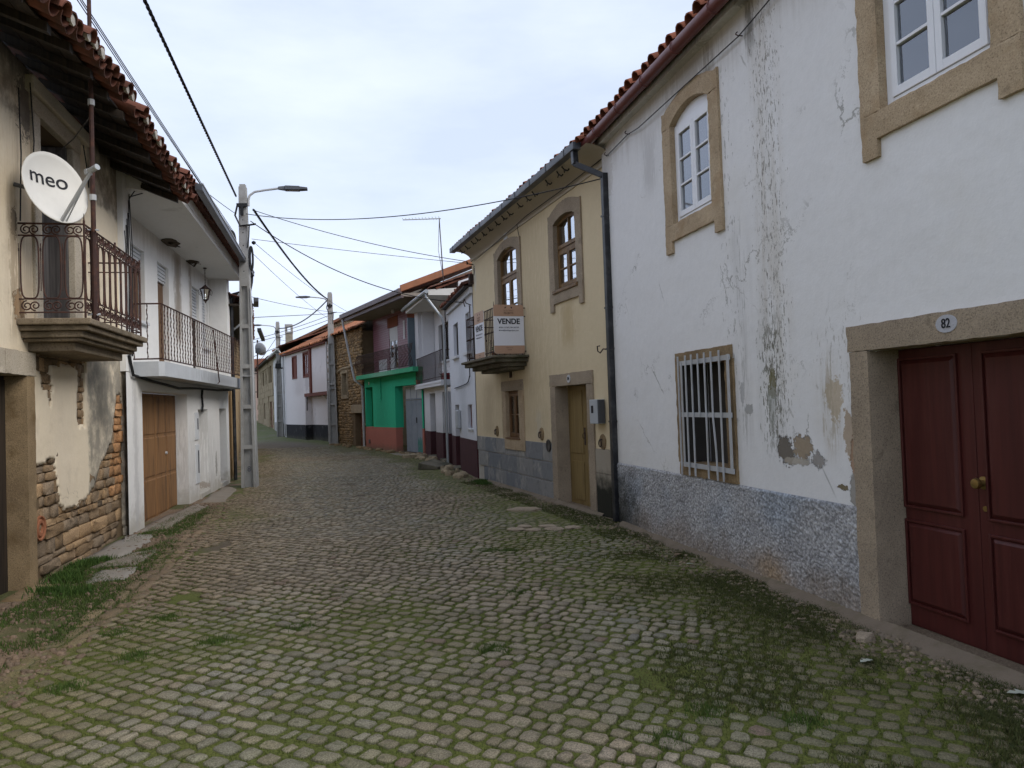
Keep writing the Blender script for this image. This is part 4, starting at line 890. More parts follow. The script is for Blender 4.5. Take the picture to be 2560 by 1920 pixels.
mk('wire_hook', MB().tube([(-.30,.1,2.42),(-.12,.12,2.45),(-.02,.12,2.40),(.04,.13,2.43),(.03,.14,2.5),(-.03,.13,2.5)], .01, 5), M['iron'], Y_)
mk('wall_wire', MB().tube([(-.25,.04,5.2),(1.52,.05,5.17),(3.11,.05,5.18),(3.57,.05,5.15),(3.55,.04,5.0),(3.5,.04,4.9)], .007, 5).tube([(3.57,.05,5.15),(5.0,.05,5.09),(6.6,.05,5.03)], .007, 5), M['cable'], Y_)
mk('wire_bracket', MB().tube([(6.85,0,5.0),(6.85,.15,5.02),(6.7,.2,5.04),(6.62,.2,5.0),(6.68,.2,4.97)], .014, 5), M['iron'], Y_); mk('junction_box', MB().box(6.86,6.97,0,.1,4.55,4.78), M['iron'], Y_)
# balcony with stone slab
sl = MB()
for o1, z0, z1, e in ((.72,2.575,2.625,.0), (.66,2.50,2.575,.06), (.52,2.42,2.50,.16), (.36,2.36,2.42,.28)): sl.slab([(3.28+e,-.05),(5.56-e,-.05),(5.56-e,o1),(3.28+e,o1)], z0, z1-.001)
slabY = mk('balcony_slab', sl, M['granite_dark'], Y_, bevel=.012)
rl = MB()
for z in (3.52, 2.70, 3.36): rl.tube([(3.44,.0,z),(3.44,.62,z),(5.38,.62,z),(5.38,.0,z)], .011, 5)
rail = mk('railing', rl, M['iron'], Y_)
bmesh_ = mesh_of('bar', MB().tube([(0,0,2.62),(0,0,3.53)], .009, 5).tube([(0,0,3.05),(0,0,3.07),(0,0,3.10)], [.009,.017,.009], 5), M['iron'])
for i in range(21): link(bpy.data.objects.new('bar', bmesh_), rail, (3.44+1.94*i/20, .62, 0))
for o_ in (.08,.2,.32,.44,.54):
    for s in (3.44,5.38): link(bpy.data.objects.new('bar', bmesh_), rail, (s, o_, 0))
mk('finial', MB().tube([(3.44,.62,3.5),(3.44,.62,3.64)], [.012,.003], 5), M['iron'], rail)
mk('finial', MB().tube([(3.44,.05,3.5),(3.44,.05,3.62)], [.012,.003], 5), M['iron'], rail)
# ------------------------------------------------------------ for-sale boards on the balcony
def vende(label, s_c, o_c, w, h, z0, turn, big):
    """a printed board hung on the balcony rail: tan head and foot, white middle"""
    loc = FY.w(s_c, o_c, 0); loc.z = z0
    B = thing('sale_sign', label, 'sign', loc, FY.rot + turn)
    r = .03
    mk('board', MB().prism([(-w/2+r,0),(w/2-r,0),(w/2,r),(w/2,h-r),(w/2-r,h),(-w/2+r,h),(-w/2,h-r),(-w/2,r)], -.006, 0), M['sign_white'], B)
    hd, ft = h*.235, h*.165
    mk('header', MB().prism([(-w/2,h-hd),(w/2,h-hd),(w/2,h-r),(w/2-r,h),(-w/2+r,h),(-w/2,h-r)], .0005, .002), M['sign_tan'], B)
    mk('footer', MB().prism([(-w/2+r,0),(w/2-r,0),(w/2,r),(w/2,ft),(-w/2,ft),(-w/2,r)], .0005, .002), M['sign_tan'], B)
    T = lambda name, txt, size, z, mat, bold=0., sx=1., x=0.: text_mesh(name, txt, size, M[mat], B, (x, .003, z), bold=bold, sx=sx, extr=.0004)
    T('lettering', 'VENDE', w*.235, h*.655, 'black_text', w*.007, 1.0)
    T('small_print', 'BUILDING', w*.075, h-hd*.52, 'tan_text', 0, .95); T('small_print', 'PROJECTS', w*.075, h-hd*.74, 'tan_text', .002, .95)
    T('small_print', '928 113 260 | 960 266 569', w*.06, h*.535, 'grey_text', .0006, .95, -.02*w); T('small_print', 'imo@buildingprojects.com', w*.058, h*.475, 'grey_text', .0006, .95, -.02*w)
    T('small_print', 'buildingprojects.pt', w*.032, ft*.72, 'tan_text', .001, 1.)
    m = MB()
    for x in (.32, .315): pass
    mk('phone_mark', MB().box(w*.30,w*.325,.002,.003,h*.525,h*.547).box(w*.295,w*.33,.002,.0035,h*.468,h*.484), M['black_text'], B)
    mk('logo', MB().prism([(w*.12,h-hd*.18),(w*.06,h-hd*.18),(w*.12,h-hd*.36)], .002, .003).prism([(-w*.12,h-hd*.18),(-w*.06,h-hd*.18),(-w*.12,h-hd*.36)], .002, .003), M['black_text'], B)
    for x in (-w*.055,-w*.018,w*.018,w*.055): m.box(x-.008,x+.008,.002,.003,ft*.42,ft*.52)
    mk('icons', m, M['tan_text'], B)
    return B
vende('big VENDE for sale board across the end of the yellow house balcony', 3.41, .34, .60, .92, 2.655, rad(90), True)
vende('VENDE for sale board along the street side of the yellow house balcony', 4.37, .642, .66, .98, 2.58, 0, False)
# plant on the yellow house balcony
pl = thing('balcony_plant', 'small bright green plant behind the railing of the yellow house balcony', 'plant', FY.w(3.85,.5,2.626), FY.rot)
mk('pot', MB().lathe([(.05,0),(.065,.1),(.07,.11),(.001,.1)], 10), M['terracotta'], pl, True)
R = np.random.default_rng(3); vs = []; 
for k in range(90):
    a, r, zz = R.uniform(0, 6.28), R.uniform(0, .11), R.uniform(.1, .34); c = np.array([r*math.cos(a), r*math.sin(a), zz]); d = R.normal(0, 1, 3); d /= np.linalg.norm(d); e = np.cross(d, [0,0,1.]); e /= np.linalg.norm(e)+1e-6
    vs += [c-d*.03, c+e*.014, c+d*.03]
npmesh('foliage', np.array(vs), np.arange(len(vs)).reshape(-1,3), M['blade'], pl, np.tile([.07,.17,.03], (len(vs),1)))
# ------------------------------------------------------------ narrow white house (A)
A_ = house('white_house', 'narrow white house with burgundy plinth beside the yellow house', FA)
M['wall_whiteA'] = plaster('wall_whiteA', (.68,.70,.745), (('streak',2.2,2.,.8,2.9,(.48,.5,.53),.7,.62), ('high',4.5,.4,(.48,.47,.45),.5), ('low',.85,.3,(.5,.5,.5),.4)), var=.05)
AH = [(2.68,3.52,3.06,3.95,.14), (.62,1.40,3.02,3.99,.14), (.76,1.49,1.15,1.73,.14), (2.90,3.66,-.2,1.74,.25)]
mk('wall', MB().grid_wall(.30, 4.42, .87, 4.50, AH), M['wall_whiteA'], A_)
plinth_run(A_, 'plinth', .29, 4.43, -.2, .872, [(2.90,3.66)], .012, M['burgundy_wall']); body(A_, .75, 4.40, 4.5, 5.5, M['wall_whiteA'])
for a, b, z0, z1 in ((2.68,3.52,3.06,3.95), (.62,1.40,3.02,3.99)):
    casement(A_, a, b, z0, z1, -.09, M['wood_grey'], 1, fr=.04); stone_box(A_, 'window_sill', a-.08, b+.08, z0-.07, z0, -.1, .08, M['white_metal'], .006); curtain(A_, a+.05, b-.05, z0+.05, z1-.05, -.2)
casement(A_, .76, 1.49, 1.15, 1.73, -.08, M['red_wood'], 1, fr=.05, leaves=1); stone_box(A_, 'window_sill', .72, 1.53, 1.10, 1.15, -.1, .03, M['white_metal'], .005)
mk('door', MB().box(2.90,3.66,-.27,-.22,0,1.74), M['burgundy_door'], A_); stone_box(A_, 'door_step', 2.8, 3.75, -.1, .06, -.2, .2, M['granite_dark'])
mb = mk('meter_box', MB().box(2.62,3.02,.0,.10,1.10,1.60), M['plastic_grey'], A_, bevel=.03); mk('meter_hatch', MB().box(2.66,2.98,.1005,.106,1.14,1.56), M['plastic_grey'], mb)
mk('cornice', MB().prism([(.28,4.36),(4.45,4.36),(4.45,4.5),(.28,4.5)], -.02, .07), M['wall_whiteA'], A_); mk('eave_board', MB().box(.28,4.46,.0,.20,4.50,4.53), M['wood_dark'], A_)
roof_sheet(A_, .3, 4.5, .16, 4.56, -3.2, 5.75, M['tile_old'], wave=.045)
tile_row(A_, .3, 4.5, .22, 4.55, math.atan(.35), M['tile_old'], .2, .078)
for pts in ([(1.4,.03,2.25),(1.0,.04,2.3),(.75,.05,2.42)], [(.78,.04,3.0),(.77,.04,2.4)], [(3.4,.03,2.2),(2.2,.04,2.22),(1.4,.03,2.25)]): path_tube(A_, 'wall_cable', pts, .014, M['cable'], 5)
mk('wire_hook', MB().tube([(.5,.0,4.1),(.5,.12,4.15),(.6,.14,4.25),(.75,.14,4.2),(.78,.1,4.1)], .012, 5).tube([(.55,.03,4.1),(.55,.03,3.0)], .014, 5), M['iron'], A_)
# ------------------------------------------------------------ white house with loggia and balcony (B)
B_ = house('white_house', 'white house with iron balcony and burgundy plinth between green and narrow houses', FB)
M['wall_whiteB'] = plaster('wall_whiteB', (.68,.68,.70), (('low',.9,.5,(.45,.45,.45),.4), ('patch',1.3,.62,(.5,.5,.5),.5)), var=.05)
BH = [(1.80,2.75,-.2,2.15,.25), (-.08,.70,-.2,2.15,.25)]
mk('wall', MB().grid_wall(-.15, 4.0, .9, 2.45, BH), M['wall_whiteB'], B_)
plinth_run(B_, 'plinth', -.16, 4.02, -.2, .902, [(1.80,2.75),(-.08,.70)], .012, M['burgundy_wall'])
for a, b in ((1.80,2.75), (-.08,.70)): mk('door', MB().box(a,b,-.28,-.24,.1,2.15), M['wood_dark'], B_); stone_box(B_, 'door_step', a-.05, b+.05, -.1, .13, -.25, .12, M['granite_dark'])
RB = -.40
mk('upper_wall', MB().grid_wall(-.15, 4.0, 2.45, 5.0, [(1.35,2.9,3.2,4.42,.2)], RB), M['wall_whiteB'], B_)
mk('fin_wall', MB().box(3.62,3.95,RB+.01,.02,2.45,5.0), M['wall_whiteB'], B_)
casement(B_, 1.35, 2.9, 3.2, 4.42, RB-.1, M['wood_dark'], 1, fr=.07); stone_box(B_, 'window_sill', 1.3, 2.95, 3.14, 3.2, RB-.1, RB+.07, M['white_metal'], .005)
mk('balcony_slab', MB().box(-.32,4.28,-.42,.22,2.33,2.50).box(-.34,4.30,.2201,.235,2.42,2.47), M['wall_whiteB'], B_, bevel=.01)
rl = MB()
for z in (3.38, 2.60): rl.tube([(-.28,-.4,z),(-.28,.19,z),(4.2,.19,z)], .014, 5)
rail = mk('railing', rl, M['iron'], B_); bme = mesh_of('bar', MB().tube([(0,0,2.5),(0,0,3.38)], .0095, 5), M['iron'])
for i in range(33): link(bpy.data.objects.new('bar', bme), rail, (-.28+4.48*i/32, .19, 0))
for o_ in (-.25,-.1,.05): link(bpy.data.objects.new('bar', bme), rail, (-.28, o_, 0))
mk('roof_slab', MB().hexa([(-.2,.5,5.0),(4.1,.5,5.0),(4.1,-.6,5.0),(-.2,-.6,5.0)][::-1], [(-.2,.5,5.16),(4.1,.5,5.16),(4.1,-.6,5.24),(-.2,-.6,5.24)][::-1]), M['soffit_white'], B_)
mk('gutter', MB().tube([(-.25,.56,5.10),(4.45,.56,5.16)], .062, 8), M['zinc'], B_, True)
path_tube(B_, 'downpipe', [(-.1,.56,5.10),(-.12,.55,4.95),(-.42,.16,4.3),(-.42,.12,4.1),(-.40,.12,.05)], .038, M['zinc'], 8)
roof_sheet(B_, -.25, 4.05, .45, 5.2, -3.5, 6.6, M['tile_old'], wave=.045, pitch=.21)
mk('gable_wall', MB().hexa([(-.2,-3.5,2.6),(-.02,-3.5,2.6),(-.02,-.42,2.6),(-.2,-.42,2.6)], [(-.2,-3.5,6.5),(-.02,-3.5,6.5),(-.02,-.42,5.42),(-.2,-.42,5.42)]), M['wall_whiteB'], B_)
body(B_, -.15, 4.0, 4.98, 4.5, M['wall_whiteB'], gap=.45)
co = mesh_of('coping_tile', barrel(.1, .42), M['tile_old'], True)
for i in range(9): link(bpy.data.objects.new('coping_tile', co), B_, (-.12, .25-.38*i, 5.17+.145*i), (math.atan(.38), 0, math.pi))
# plants on that balcony
for k, (s, o_, hh, lab) in enumerate(((-.02,.05,.2,'dark red flower trough at the corner of the iron balcony'), (4.05,.12,.25,'terracotta pot with drooping pinkish flowers at the far end of the iron balcony'))):
    t = thing('flower_pot', lab, 'plant pot', FB.w(s, o_, 2.5), FB.rot)
    if k == 0: mk('pot', MB().box(-.2,.2,-.12,.08,.0,.2), M['pot_red'], t, bevel=.015)
    else: mk('pot', MB().lathe([(.07,0),(.1,.16),(.001,.15)], 10), M['terracotta'], t, True)
    R = np.random.default_rng(k+5); v_ = []
    for q in range(110):
        c = np.array([R.uniform(-.2,.2), R.uniform(-.12,.16), R.uniform(.1,.4)-(k*.2)]); d = R.normal(0,1,3); d /= np.linalg.norm(d); e = np.cross(d,[0,0,1.]); v_ += [c-d*.04, c+e*.018, c+d*.04]
    npmesh('foliage', np.array(v_), np.arange(len(v_)).reshape(-1,3), M['blade'], t, np.repeat(np.where((np.arange(110)%3==0)[:,None], [[.3,.13,.1]] if k else [[.12,.02,.03]], [[.1,.11,.05]]), 3, 0))
# ------------------------------------------------------------ green house (G)
G_ = house('green_house', 'house with green ground floor, salmon base and purple tiled upper floor', FG)
zg = .05; RG_ = -.43
GH = [(5.66,6.60,-.2,2.62,.28), (.22,2.93,-.2,2.53,.32)]
mk('wall', MB().grid_wall(.1, 6.72, .97, 3.0, GH), M['green_wall'], G_)
plinth_run(G_, 'base_wall', .09, 6.73, -.2, .972, [(.22,2.93)], .01, M['salmon'])
mk('doorway_base', MB().box(5.66,6.6,.0101,.013,.0,.02), M['salmon'], G_)
for a, b, zt, dp in ((5.66,6.60,2.62,.28), (.22,2.93,2.53,.32)):
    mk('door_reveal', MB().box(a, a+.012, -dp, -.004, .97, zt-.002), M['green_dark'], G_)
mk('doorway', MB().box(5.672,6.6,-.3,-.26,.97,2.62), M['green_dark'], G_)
for k in range(4):
    a = .30+.56*k; D = mk('garage_door', MB().box(a+.006,a+.55,-.31,-.27,.08,1.98), M['teal_door'], G_)
    mk('door_light', MB().box(a+.006,a+.55,-.31,-.275,2.0,2.5), M['teal_door'], D)
    for j in range(4): mk('slat', MB().box(a+.05+j*.125,a+.10+j*.125,-.275,-.262,2.05,2.46), M['white_metal'], D)
    if k == 1: mk('bare_patch', MB().prism([(a+.02,.1),(a+.53,.1),(a+.53,.45),(a+.44,.62),(a+.36,.48),(a+.25,.66),(a+.14,.5),(a+.02,.78)], -.27, -.2665), M['teal_bare'], D)
mk('door_handle', MB().box(1.40,1.44,-.27,-.24,1.15,1.35), M['black_metal'], G_)
mk('balcony_slab', MB().box(.05,6.75,-.45,.36,2.96,3.12), M['green_slab'], G_)
mk('upper_wall', MB().grid_wall(.5, 6.68, 3.1, 5.62, [(3.66,4.66,3.15,4.92,.1), (1.7,2.35,3.15,4.95,.1)], RG_), M['purple_wall'], G_)
for a, b, zt in ((3.66,4.66,4.92), (1.7,2.35,4.95)):
    W0 = casement(G_, a, b, 3.2, zt-.42, RG_-.03, M['white_metal'], 1, fr=.06); sh = mk('roller_shutter', MB().box(a+.02,b-.02,RG_-.05,RG_-.02,zt-.42,zt), M['white_metal'], G_)
    for i in range(7): mk('shutter_slat', MB().box(a+.03,b-.03,RG_-.02,RG_-.012,zt-.41+i*.058,zt-.365+i*.058), M['white_metal'], sh)
    mk('lintel_panel', MB().box(a-.1,b+.12,RG_+.002,RG_+.02,zt+.02,zt+.42), M['orange_panel'], G_); curtain(G_, a+.07, (a+b)/2-.06, 3.22, zt-.44, RG_-.16); curtain(G_, (a+b)/2+.1, b-.07, 3.22, zt-.44, RG_-.16)
mk('tile_plaque', MB().box(2.78,2.96,RG_+.002,RG_+.02,4.35,5.05), M['enamel'], G_); mk('partition_panel', MB().box(.42,.50,-.43,.34,3.12,4.85), M['slate_panel'], G_); mk('corner_post', MB().box(.1,.40,RG_,.1,3.12,5.2), M['wall_whiteB'], G_)
rl = MB()
for z in (3.93, 3.18): rl.tube([(.1,.33,z),(6.7,.33,z)], .014, 5)
rl.tube([(6.7,.33,3.93),(6.7,-.4,3.93)], .012, 5); rail = mk('railing', rl, M['iron'], G_)
wav = MB(); pts = [(0,.33+d,z) for d, z in ((0,3.18),(.01,3.3),(.04,3.42),(.085,3.52),(.09,3.58),(.06,3.66),(.03,3.74),(.01,3.84),(0,3.93))]; wav.tube(pts, .013, 5); bme = mesh_of('bar', wav, M['iron'])
for i in range(47): link(bpy.data.objects.new('bar', bme), rail, (.12+6.56*i/46, 0, 0))
for s, w in ((3.4,.5),(3.95,.4),(2.6,.35)): curtain(G_, s, s+w, 3.14, 3.62, .12, name='hanging_cloth')
rs = MB(); rs.hexa([(-.2,.8,5.62),(7.0,.8,5.62),(7.0,-4.2,7.55),(-.2,-4.2,7.55)][::-1], [(-.2,.8,5.72),(7.0,.8,5.72),(7.0,-4.2,7.7),(-.2,-4.2,7.7)][::-1])
mk('roof', rs, M['tile_red'], G_); mk('soffit', MB().hexa([(-.18,.78,5.50),(6.98,.78,5.50),(6.98,-.5,5.50),(-.18,-.5,5.50)][::-1], [(-.18,.78,5.60),(6.98,.78,5.60),(6.98,-.5,5.68),(-.18,-.5,5.68)][::-1]), M['soffit_brown'], G_)
mk('gutter', MB().box(-.25,7.1,.78,.9,5.57,5.74), M['fascia'], G_); mk('eave_trim', MB().box(-.2,7.0,.70,.785,5.44,5.53), M['fascia'], G_)
mk('verge', MB().hexa([(-.26,.82,5.64),(-.19,.82,5.64),(-.19,-4.2,7.58),(-.26,-4.2,7.58)][::-1], [(-.26,.82,5.86),(-.19,.82,5.86),(-.19,-4.2,7.86),(-.26,-4.2,7.86)][::-1]), M['tile_orange'], G_)
for s in (.1, 6.5): mk('gable_wall', MB().hexa([(s,-4.2,3.0),(s+.2,-4.2,3.0),(s+.2,-.45,3.0),(s,-.45,3.0)], [(s,-4.2,7.5),(s+.2,-4.2,7.5),(s+.2,-.45,5.95),(s,-.45,5.95)]), M['concrete_far'], G_)
body(G_, .1, 6.7, 5.55, 4.6, M['concrete_far'], gap=.5)
path_tube(G_, 'downpipe', [(6.95,.82,5.58),(6.95,.8,5.4),(6.85,.42,3.1),(6.85,.38,2.95),(6.82,.08,2.7),(6.82,.06,.1)], .045, M['galv'], 7)
mk('vent_pipe', MB().tube([(4.55,.03,2.96),(4.55,.03,2.1),(4.5,.1,2.0),(4.65,.1,2.02)], .022, 6), M['green_wall'], G_); mk('soffit_lamp', MB().lathe([(.05,5.5),(.07,5.42),(.04,5.36),(.001,5.36)], 10, (3.2,-.1,0)), M['enamel'], G_, True)
mk('base_grille', MB().box(6.1,6.3,.012,.03,.28,.45), M['black_metal'], G_); number_plate(G_, 6.0, 2.8, .002, .13, .14, '', .05) if False else None
mk('number_tile', MB().box(6.05,6.15,.0,.012,2.72,2.84), M['enamel'], G_)
# ------------------------------------------------------------ rubble stone house (C) and white jettied house (D)
def rubble_mesh(name, H, s0, s1, z0, z1, rowh, wid, holes=(), o=0., seed=1, c0=(.34,.225,.11), c1=(.2,.145,.085), proud=.05, zt=None):
    R = np.random.default_rng(seed); V_, F_, C_ = [], [], []; z = z0; b = 0
    while z < z1:
        h = R.uniform(*rowh); s = s0 - R.uniform(0, .2)
        while s < s1:
            w = R.uniform(*wid); cs, cz = s+w/2, z+h/2+R.normal(0, .012)
            if s0-.02 < cs < s1+.02 and not any(a-.02 < cs < b_+.02 and c-.02 < cz < d+.02 for a, b_, c, d in holes) and (zt is None or cz < zt(cs)):
                n = 6; e6 = np.array([[1,.5],[.75,1],[-.8,1],[-1,.4],[-.7,-1],[.8,-1]])*R.uniform(.85,1.05,(n,1))+R.normal(0,.1,(n,2))
                px, pz = e6[:,0]*(w/2-.006), e6[:,1]*(h/2-.005); d = proud*R.uniform(.5, 1.2)
                for k, oo in ((1.04,-.03), (.97,d*.75), (.82,d)):
                    V_.append(np.stack([cs+px*k, np.full(n, o+oo)+R.normal(0,.004,n), cz+pz*k], 1))
                V_.append(np.array([[cs, o+d*1.05, cz]])); f = []
                for r in range(2):
                    for k in range(n): a_, b2 = b+r*n+k, b+r*n+(k+1)%n; f += [(a_, a_+n, b2+n), (a_, b2+n, b2)]
                for k in range(n): f.append((b+2*n+(k+1)%n, b+2*n+k, b+3*n))
                F_ += f; t = R.random(); cc = (np.array(c0)*(1-t)+np.array(c1)*t)*R.uniform(.75,1.25); C_.append(np.tile(cc, (3*n+1,1))); b += 3*n+1
            s += w
        z += h
    o_ = npmesh(name, np.concatenate(V_), np.array(F_)[:, ::-1], M['rubble'], H, np.concatenate(C_), False); o_['kind'] = 'stuff'; return o_
C_ = house('stone_house', 'brown rubble stone house with tiled eaves beside the green house', FC)
earthy = simple('earth_mortar', (.15,.105,.06), .95, .25, 6, .6, 40); M['earth_mortar'] = earthy
CHl = [(2.05,2.78,2.4,3.38), (.25,1.15,-.2,1.55)]
mk('wall', MB().grid_wall(.0, 4.98, -.2, 5.2, [h+(.3,) for h in CHl]), M['earth_mortar'], C_); rubble_mesh('stonework', C_, .0, 4.98, .05, 5.2, (.07,.14), (.12,.34), [(1.9,2.95,2.2,3.55),(.1,1.5,-.2,1.95)], 0., 3)
for s0, s1 in ((1.95,2.05),(2.78,2.9)): stone_box(C_, 'window_jamb', s0, s1, 2.4, 3.38, -.2, .06, M['granite_far'], .01)
stone_box(C_, 'window_lintel', 1.92, 2.95, 3.38, 3.55, -.2, .065, M['granite_far'], .01); stone_box(C_, 'window_sill', 1.95, 2.9, 2.22, 2.4, -.2, .065, M['granite_far'], .01); mk('shutter', MB().box(2.05,2.78,-.25,-.2,2.4,3.38), M['wood_grey'], C_)
stone_box(C_, 'door_lintel', .05, 1.5, 1.56, 1.92, -.2, .07, M['granite_far'], .015); mk('door', MB().box(.25,1.15,-.3,-.25,0,1.55), M['red_wood'], C_)
for pts in ([(0,.05,3.75),(1.0,.06,3.72),(1.6,.05,3.62),(2.6,.06,3.6),(3.4,.05,3.5)],): path_tube(C_, 'stone_ledge', pts, .06, M['granite_far'], 6)
body(C_, .0, 4.98, 5.1, 4.5, M['earth_mortar']); roof_sheet(C_, -.1, 5.05, .28, 5.22, -2.7, 6.72, M['tile_orange'], wave=.045, pitch=.24)
tile_row(C_, -.1, 5.0, .34, 5.2, math.atan(.36), M['tile_orange'], .24, .085)
path_tube(C_, 'downpipe', [(4.85,.14,5.05),(4.85,.12,.2)], .035, M['galv'], 6)
D_ = house('white_house', 'white jettied house with dark painted base and reddish windows at the street bend', FC)
M['wall_whiteD'] = plaster('wall_whiteD', (.72,.69,.70), (('patch',.9,.6,(.5,.47,.48),.6), ('blob',9.2,3.2,.4,.5,(.42,.4,.42),.5), ('streak',11,3.,2.6,4.9,(.5,.46,.46),.5,.62)), var=.05)
M['base_black'] = plaster('base_black', (.022,.022,.026), (('patch',2.2,.56,(.12,.12,.12),.6), ('low',.1,.35,(.1,.1,.07),.6)), var=.2)
DH = [(11.32,12.2,3.66,4.78,.1), (8.84,9.78,3.62,4.84,.1), (5.02,9.64,-.2,2.50,.02)]
mk('wall', MB().grid_wall(5.0, 14.05, .98, 5.05, DH), M['wall_whiteD'], D_); mk('base_wall', MB().grid_wall(9.66, 14.06, -.2, .985, [], .012), M['base_black'], D_)
mk('recess_wall', MB().grid_wall(5.02, 9.64, .98, 2.5, [], -.35).box(9.60,9.64,-.36,-.001,.98,2.5), M['wall_whiteD'], D_); mk('recess_base', MB().grid_wall(5.02, 9.64, -.2, .985, [], -.34).box(9.60,9.645,-.36,-.001,-.2,.98), M['base_black'], D_)
mk('jetty_beam', MB().box(5.0,9.68,-.36,.03,2.50,2.67), M['red_wood'], D_); mk('corner_post', MB().box(8.12,8.38,.002,.09,2.67,5.0), M['red_wood'], D_)
mk('brace', MB().bar((6.6,-.1,2.5),(5.5,-.32,1.95),.05), M['white_metal'], D_); mk('hanging_pipe', MB().tube([(9.1,.03,2.5),(9.15,.03,1.75)], .03, 6), M['black_metal'], D_)
for a, b, z0, z1 in ((11.32,12.2,3.66,4.78), (8.84,9.78,3.62,4.84)):
    m = MB().box(a-.09,a,-.05,.03,z0-.09,z1+.09).box(b,b+.09,-.05,.03,z0-.09,z1+.09).box(a,b,-.05,.029,z1,z1+.09).box(a,b,-.05,.029,z0-.09,z0); mk('window_surround', m, M['red_wood'], D_)
    if a > 11: mk('shutter', MB().box(a,b,-.07,-.03,z0,z1), M['red_wood'], D_)
    else: casement(D_, a, b, z0, z1, -.03, M['red_wood'], 3, fr=.05, glass='glass_clear'); curtain(D_, a+.05, b-.05, z0, z1, -.15)
body(D_, 5.0, 14.0, 5.0, 4.5, M['wall_whiteD'], gap=.4); mk('eave_board', MB().box(4.95,14.2,.01,.2,5.02,5.10), M['red_wood'], D_)
roof_sheet(D_, 5.05, 14.3, .24, 5.12, -2.7, 6.60, M['tile_orange'], wave=.05, pitch=.25); tile_row(D_, 5.0, 14.3, .30, 5.10, math.atan(.36), M['tile_orange'], .25, .09)
# house behind, its rubble gable showing over the roofs
FK = Fac(tuple(FC.w(0,-2.9,0)[:2]),-30,'R')
K_ = house('stone_house', 'long tile roofed rubble house behind the white jettied house', FK)
zK = lambda s: float(np.interp(s, [2, 12, 22, 30], [7.35, 7.05, 6.75, 6.6]))
mk('wall', MB().grid_wall(-2, 30, 3., 7.3, [], 0, top=lambda s: zK(s)), M['earth_mortar'], K_); rubble_mesh('stonework', K_, 6, 21, 5.9, 7.2, (.12,.2), (.2,.5), [], 0, 8, (.36,.27,.16), (.24,.18,.12), zt=zK)
mk('rendered_gable', MB().add([(-2,.08,5.5),(7.5,.08,5.5),(7.5,.08,7.12),(-2,.08,7.3)], [(3,2,1,0)]), M['concrete_far'], K_)
rs = MB(); P = []
for e in (0, 1): P.append([(-2+32*i/150, .2-3.2*e, zK(-2+32*i/150)+.05+1.0*e+.05*max(0, math.sin(i*2.2))) for i in range(151)])
mk('roof', rs.sheet(P), M['tile_orange'], K_); mk('eave', MB().sheet([[(s, .22, zK(s)+.1) for s in (-2,6,14,22,30)], [(s, .22, zK(s)-.06) for s in (-2,6,14,22,30)]]), M['tile_orange'], K_); body(K_, -2, 30, 6.5, 4, M['earth_mortar'], z0=0)
u0, v0 = V('a7', 550, 155); r0 = ray(u0, v0); yc = 51.; cx0 = r0.x/r0.y*yc; u1, v1 = V('a7', 640, 155); r1_ = ray(u1, v1); cx1 = r1_.x/r1_.y*yc; ztop = CAMH + r0.z/r0.y*yc
ch = thing('chimney', 'square rendered chimney with open cap above the bend in the street', 'chimney', ((cx0+cx1)/2, yc, 5.2), rad(8)); wc = (cx1-cx0)*.47; hz = ztop-5.2
mk('shaft', MB().box(-wc*.92,wc*.92,-wc*.9,wc*.9,0,hz-.62), M['concrete_far'], ch)
mk('cap', MB().box(-wc,wc,-wc,wc,hz-.62,hz-.5).box(-wc,-wc*.6,-wc,wc,hz-.5,hz-.18).box(wc*.6,wc,-wc,wc,hz-.5,hz-.18).box(-wc,wc,-wc,wc,hz-.18,hz), M['concrete'], ch)
FE0 = Fac((-24.5,80.),-75,'R'); E0 = house('far_house', 'distant pinkish house with red roof closing the end of the street', FE0)
M['wall_E0'] = plaster('wall_E0', (.5,.36,.3), (('patch',.8,.6,(.4,.3,.24),.5),), var=.08)
mk('wall', MB().grid_wall(-4, 14, 0, 6.4, [(2,3,3.6,5,.15),(6,7,3.6,5,.15),(4,5,.9,3,.2)]), M['wall_E0'], E0); body(E0, -4, 14, 6.4, 6, M['wall_E0'])
for a, b, z0, z1 in ((2,3,3.6,5),(6,7,3.6,5)): casement(E0, a, b, z0, z1, -.06, M['wood_brown'], 2, fr=.08)
mk('door', MB().box(4,5,-.2,-.15,.9,3), M['wood_brown'], E0); roof_sheet(E0, -4.2, 14.2, .4, 6.5, -3, 7.9, M['tile_red'], wave=.05, pitch=.25)
# ------------------------------------------------------------ far white house and far granite house
E2 = house('white_house', 'white two storey house adjoining the jettied white house', FE2)
M['wall_whiteE'] = plaster('wall_whiteE', (.68,.68,.69), (('patch',.8,.6,(.48,.47,.47),.5),), var=.05)
mk('wall', MB().grid_wall(-5, 7.4, .1, 5.9, [(-3.6,-2.6,.2,2.4,.2),(-1.2,-.2,3.4,4.8,.15),(3.0,4.2,.2,2.5,.2),(4.6,5.6,3.6,5.0,.15)], top=lambda s: 5.35+.04*(s+5)), M['wall_whiteE'], E2)
for a, b, z0, z1 in ((-3.6,-2.6,.2,2.4),(3.0,4.2,.2,2.5)): mk('door', MB().box(a,b,-.2,-.16,z0,z1), M['plastic_grey'], E2)
for a, b, z0, z1 in ((-1.2,-.2,3.4,4.8),(4.6,5.6,3.6,5.0)): casement(E2, a, b, z0, z1, -.06, M['wood_brown'], 2, fr=.08)
plinth_run(E2, 'base_wall', -5, 7.4, -.1, 1.0, [(-3.6,-2.6),(3.0,4.2)], .012, M['concrete']); body(E2, -5, 7.4, 5.3, 5, M['wall_whiteE'])
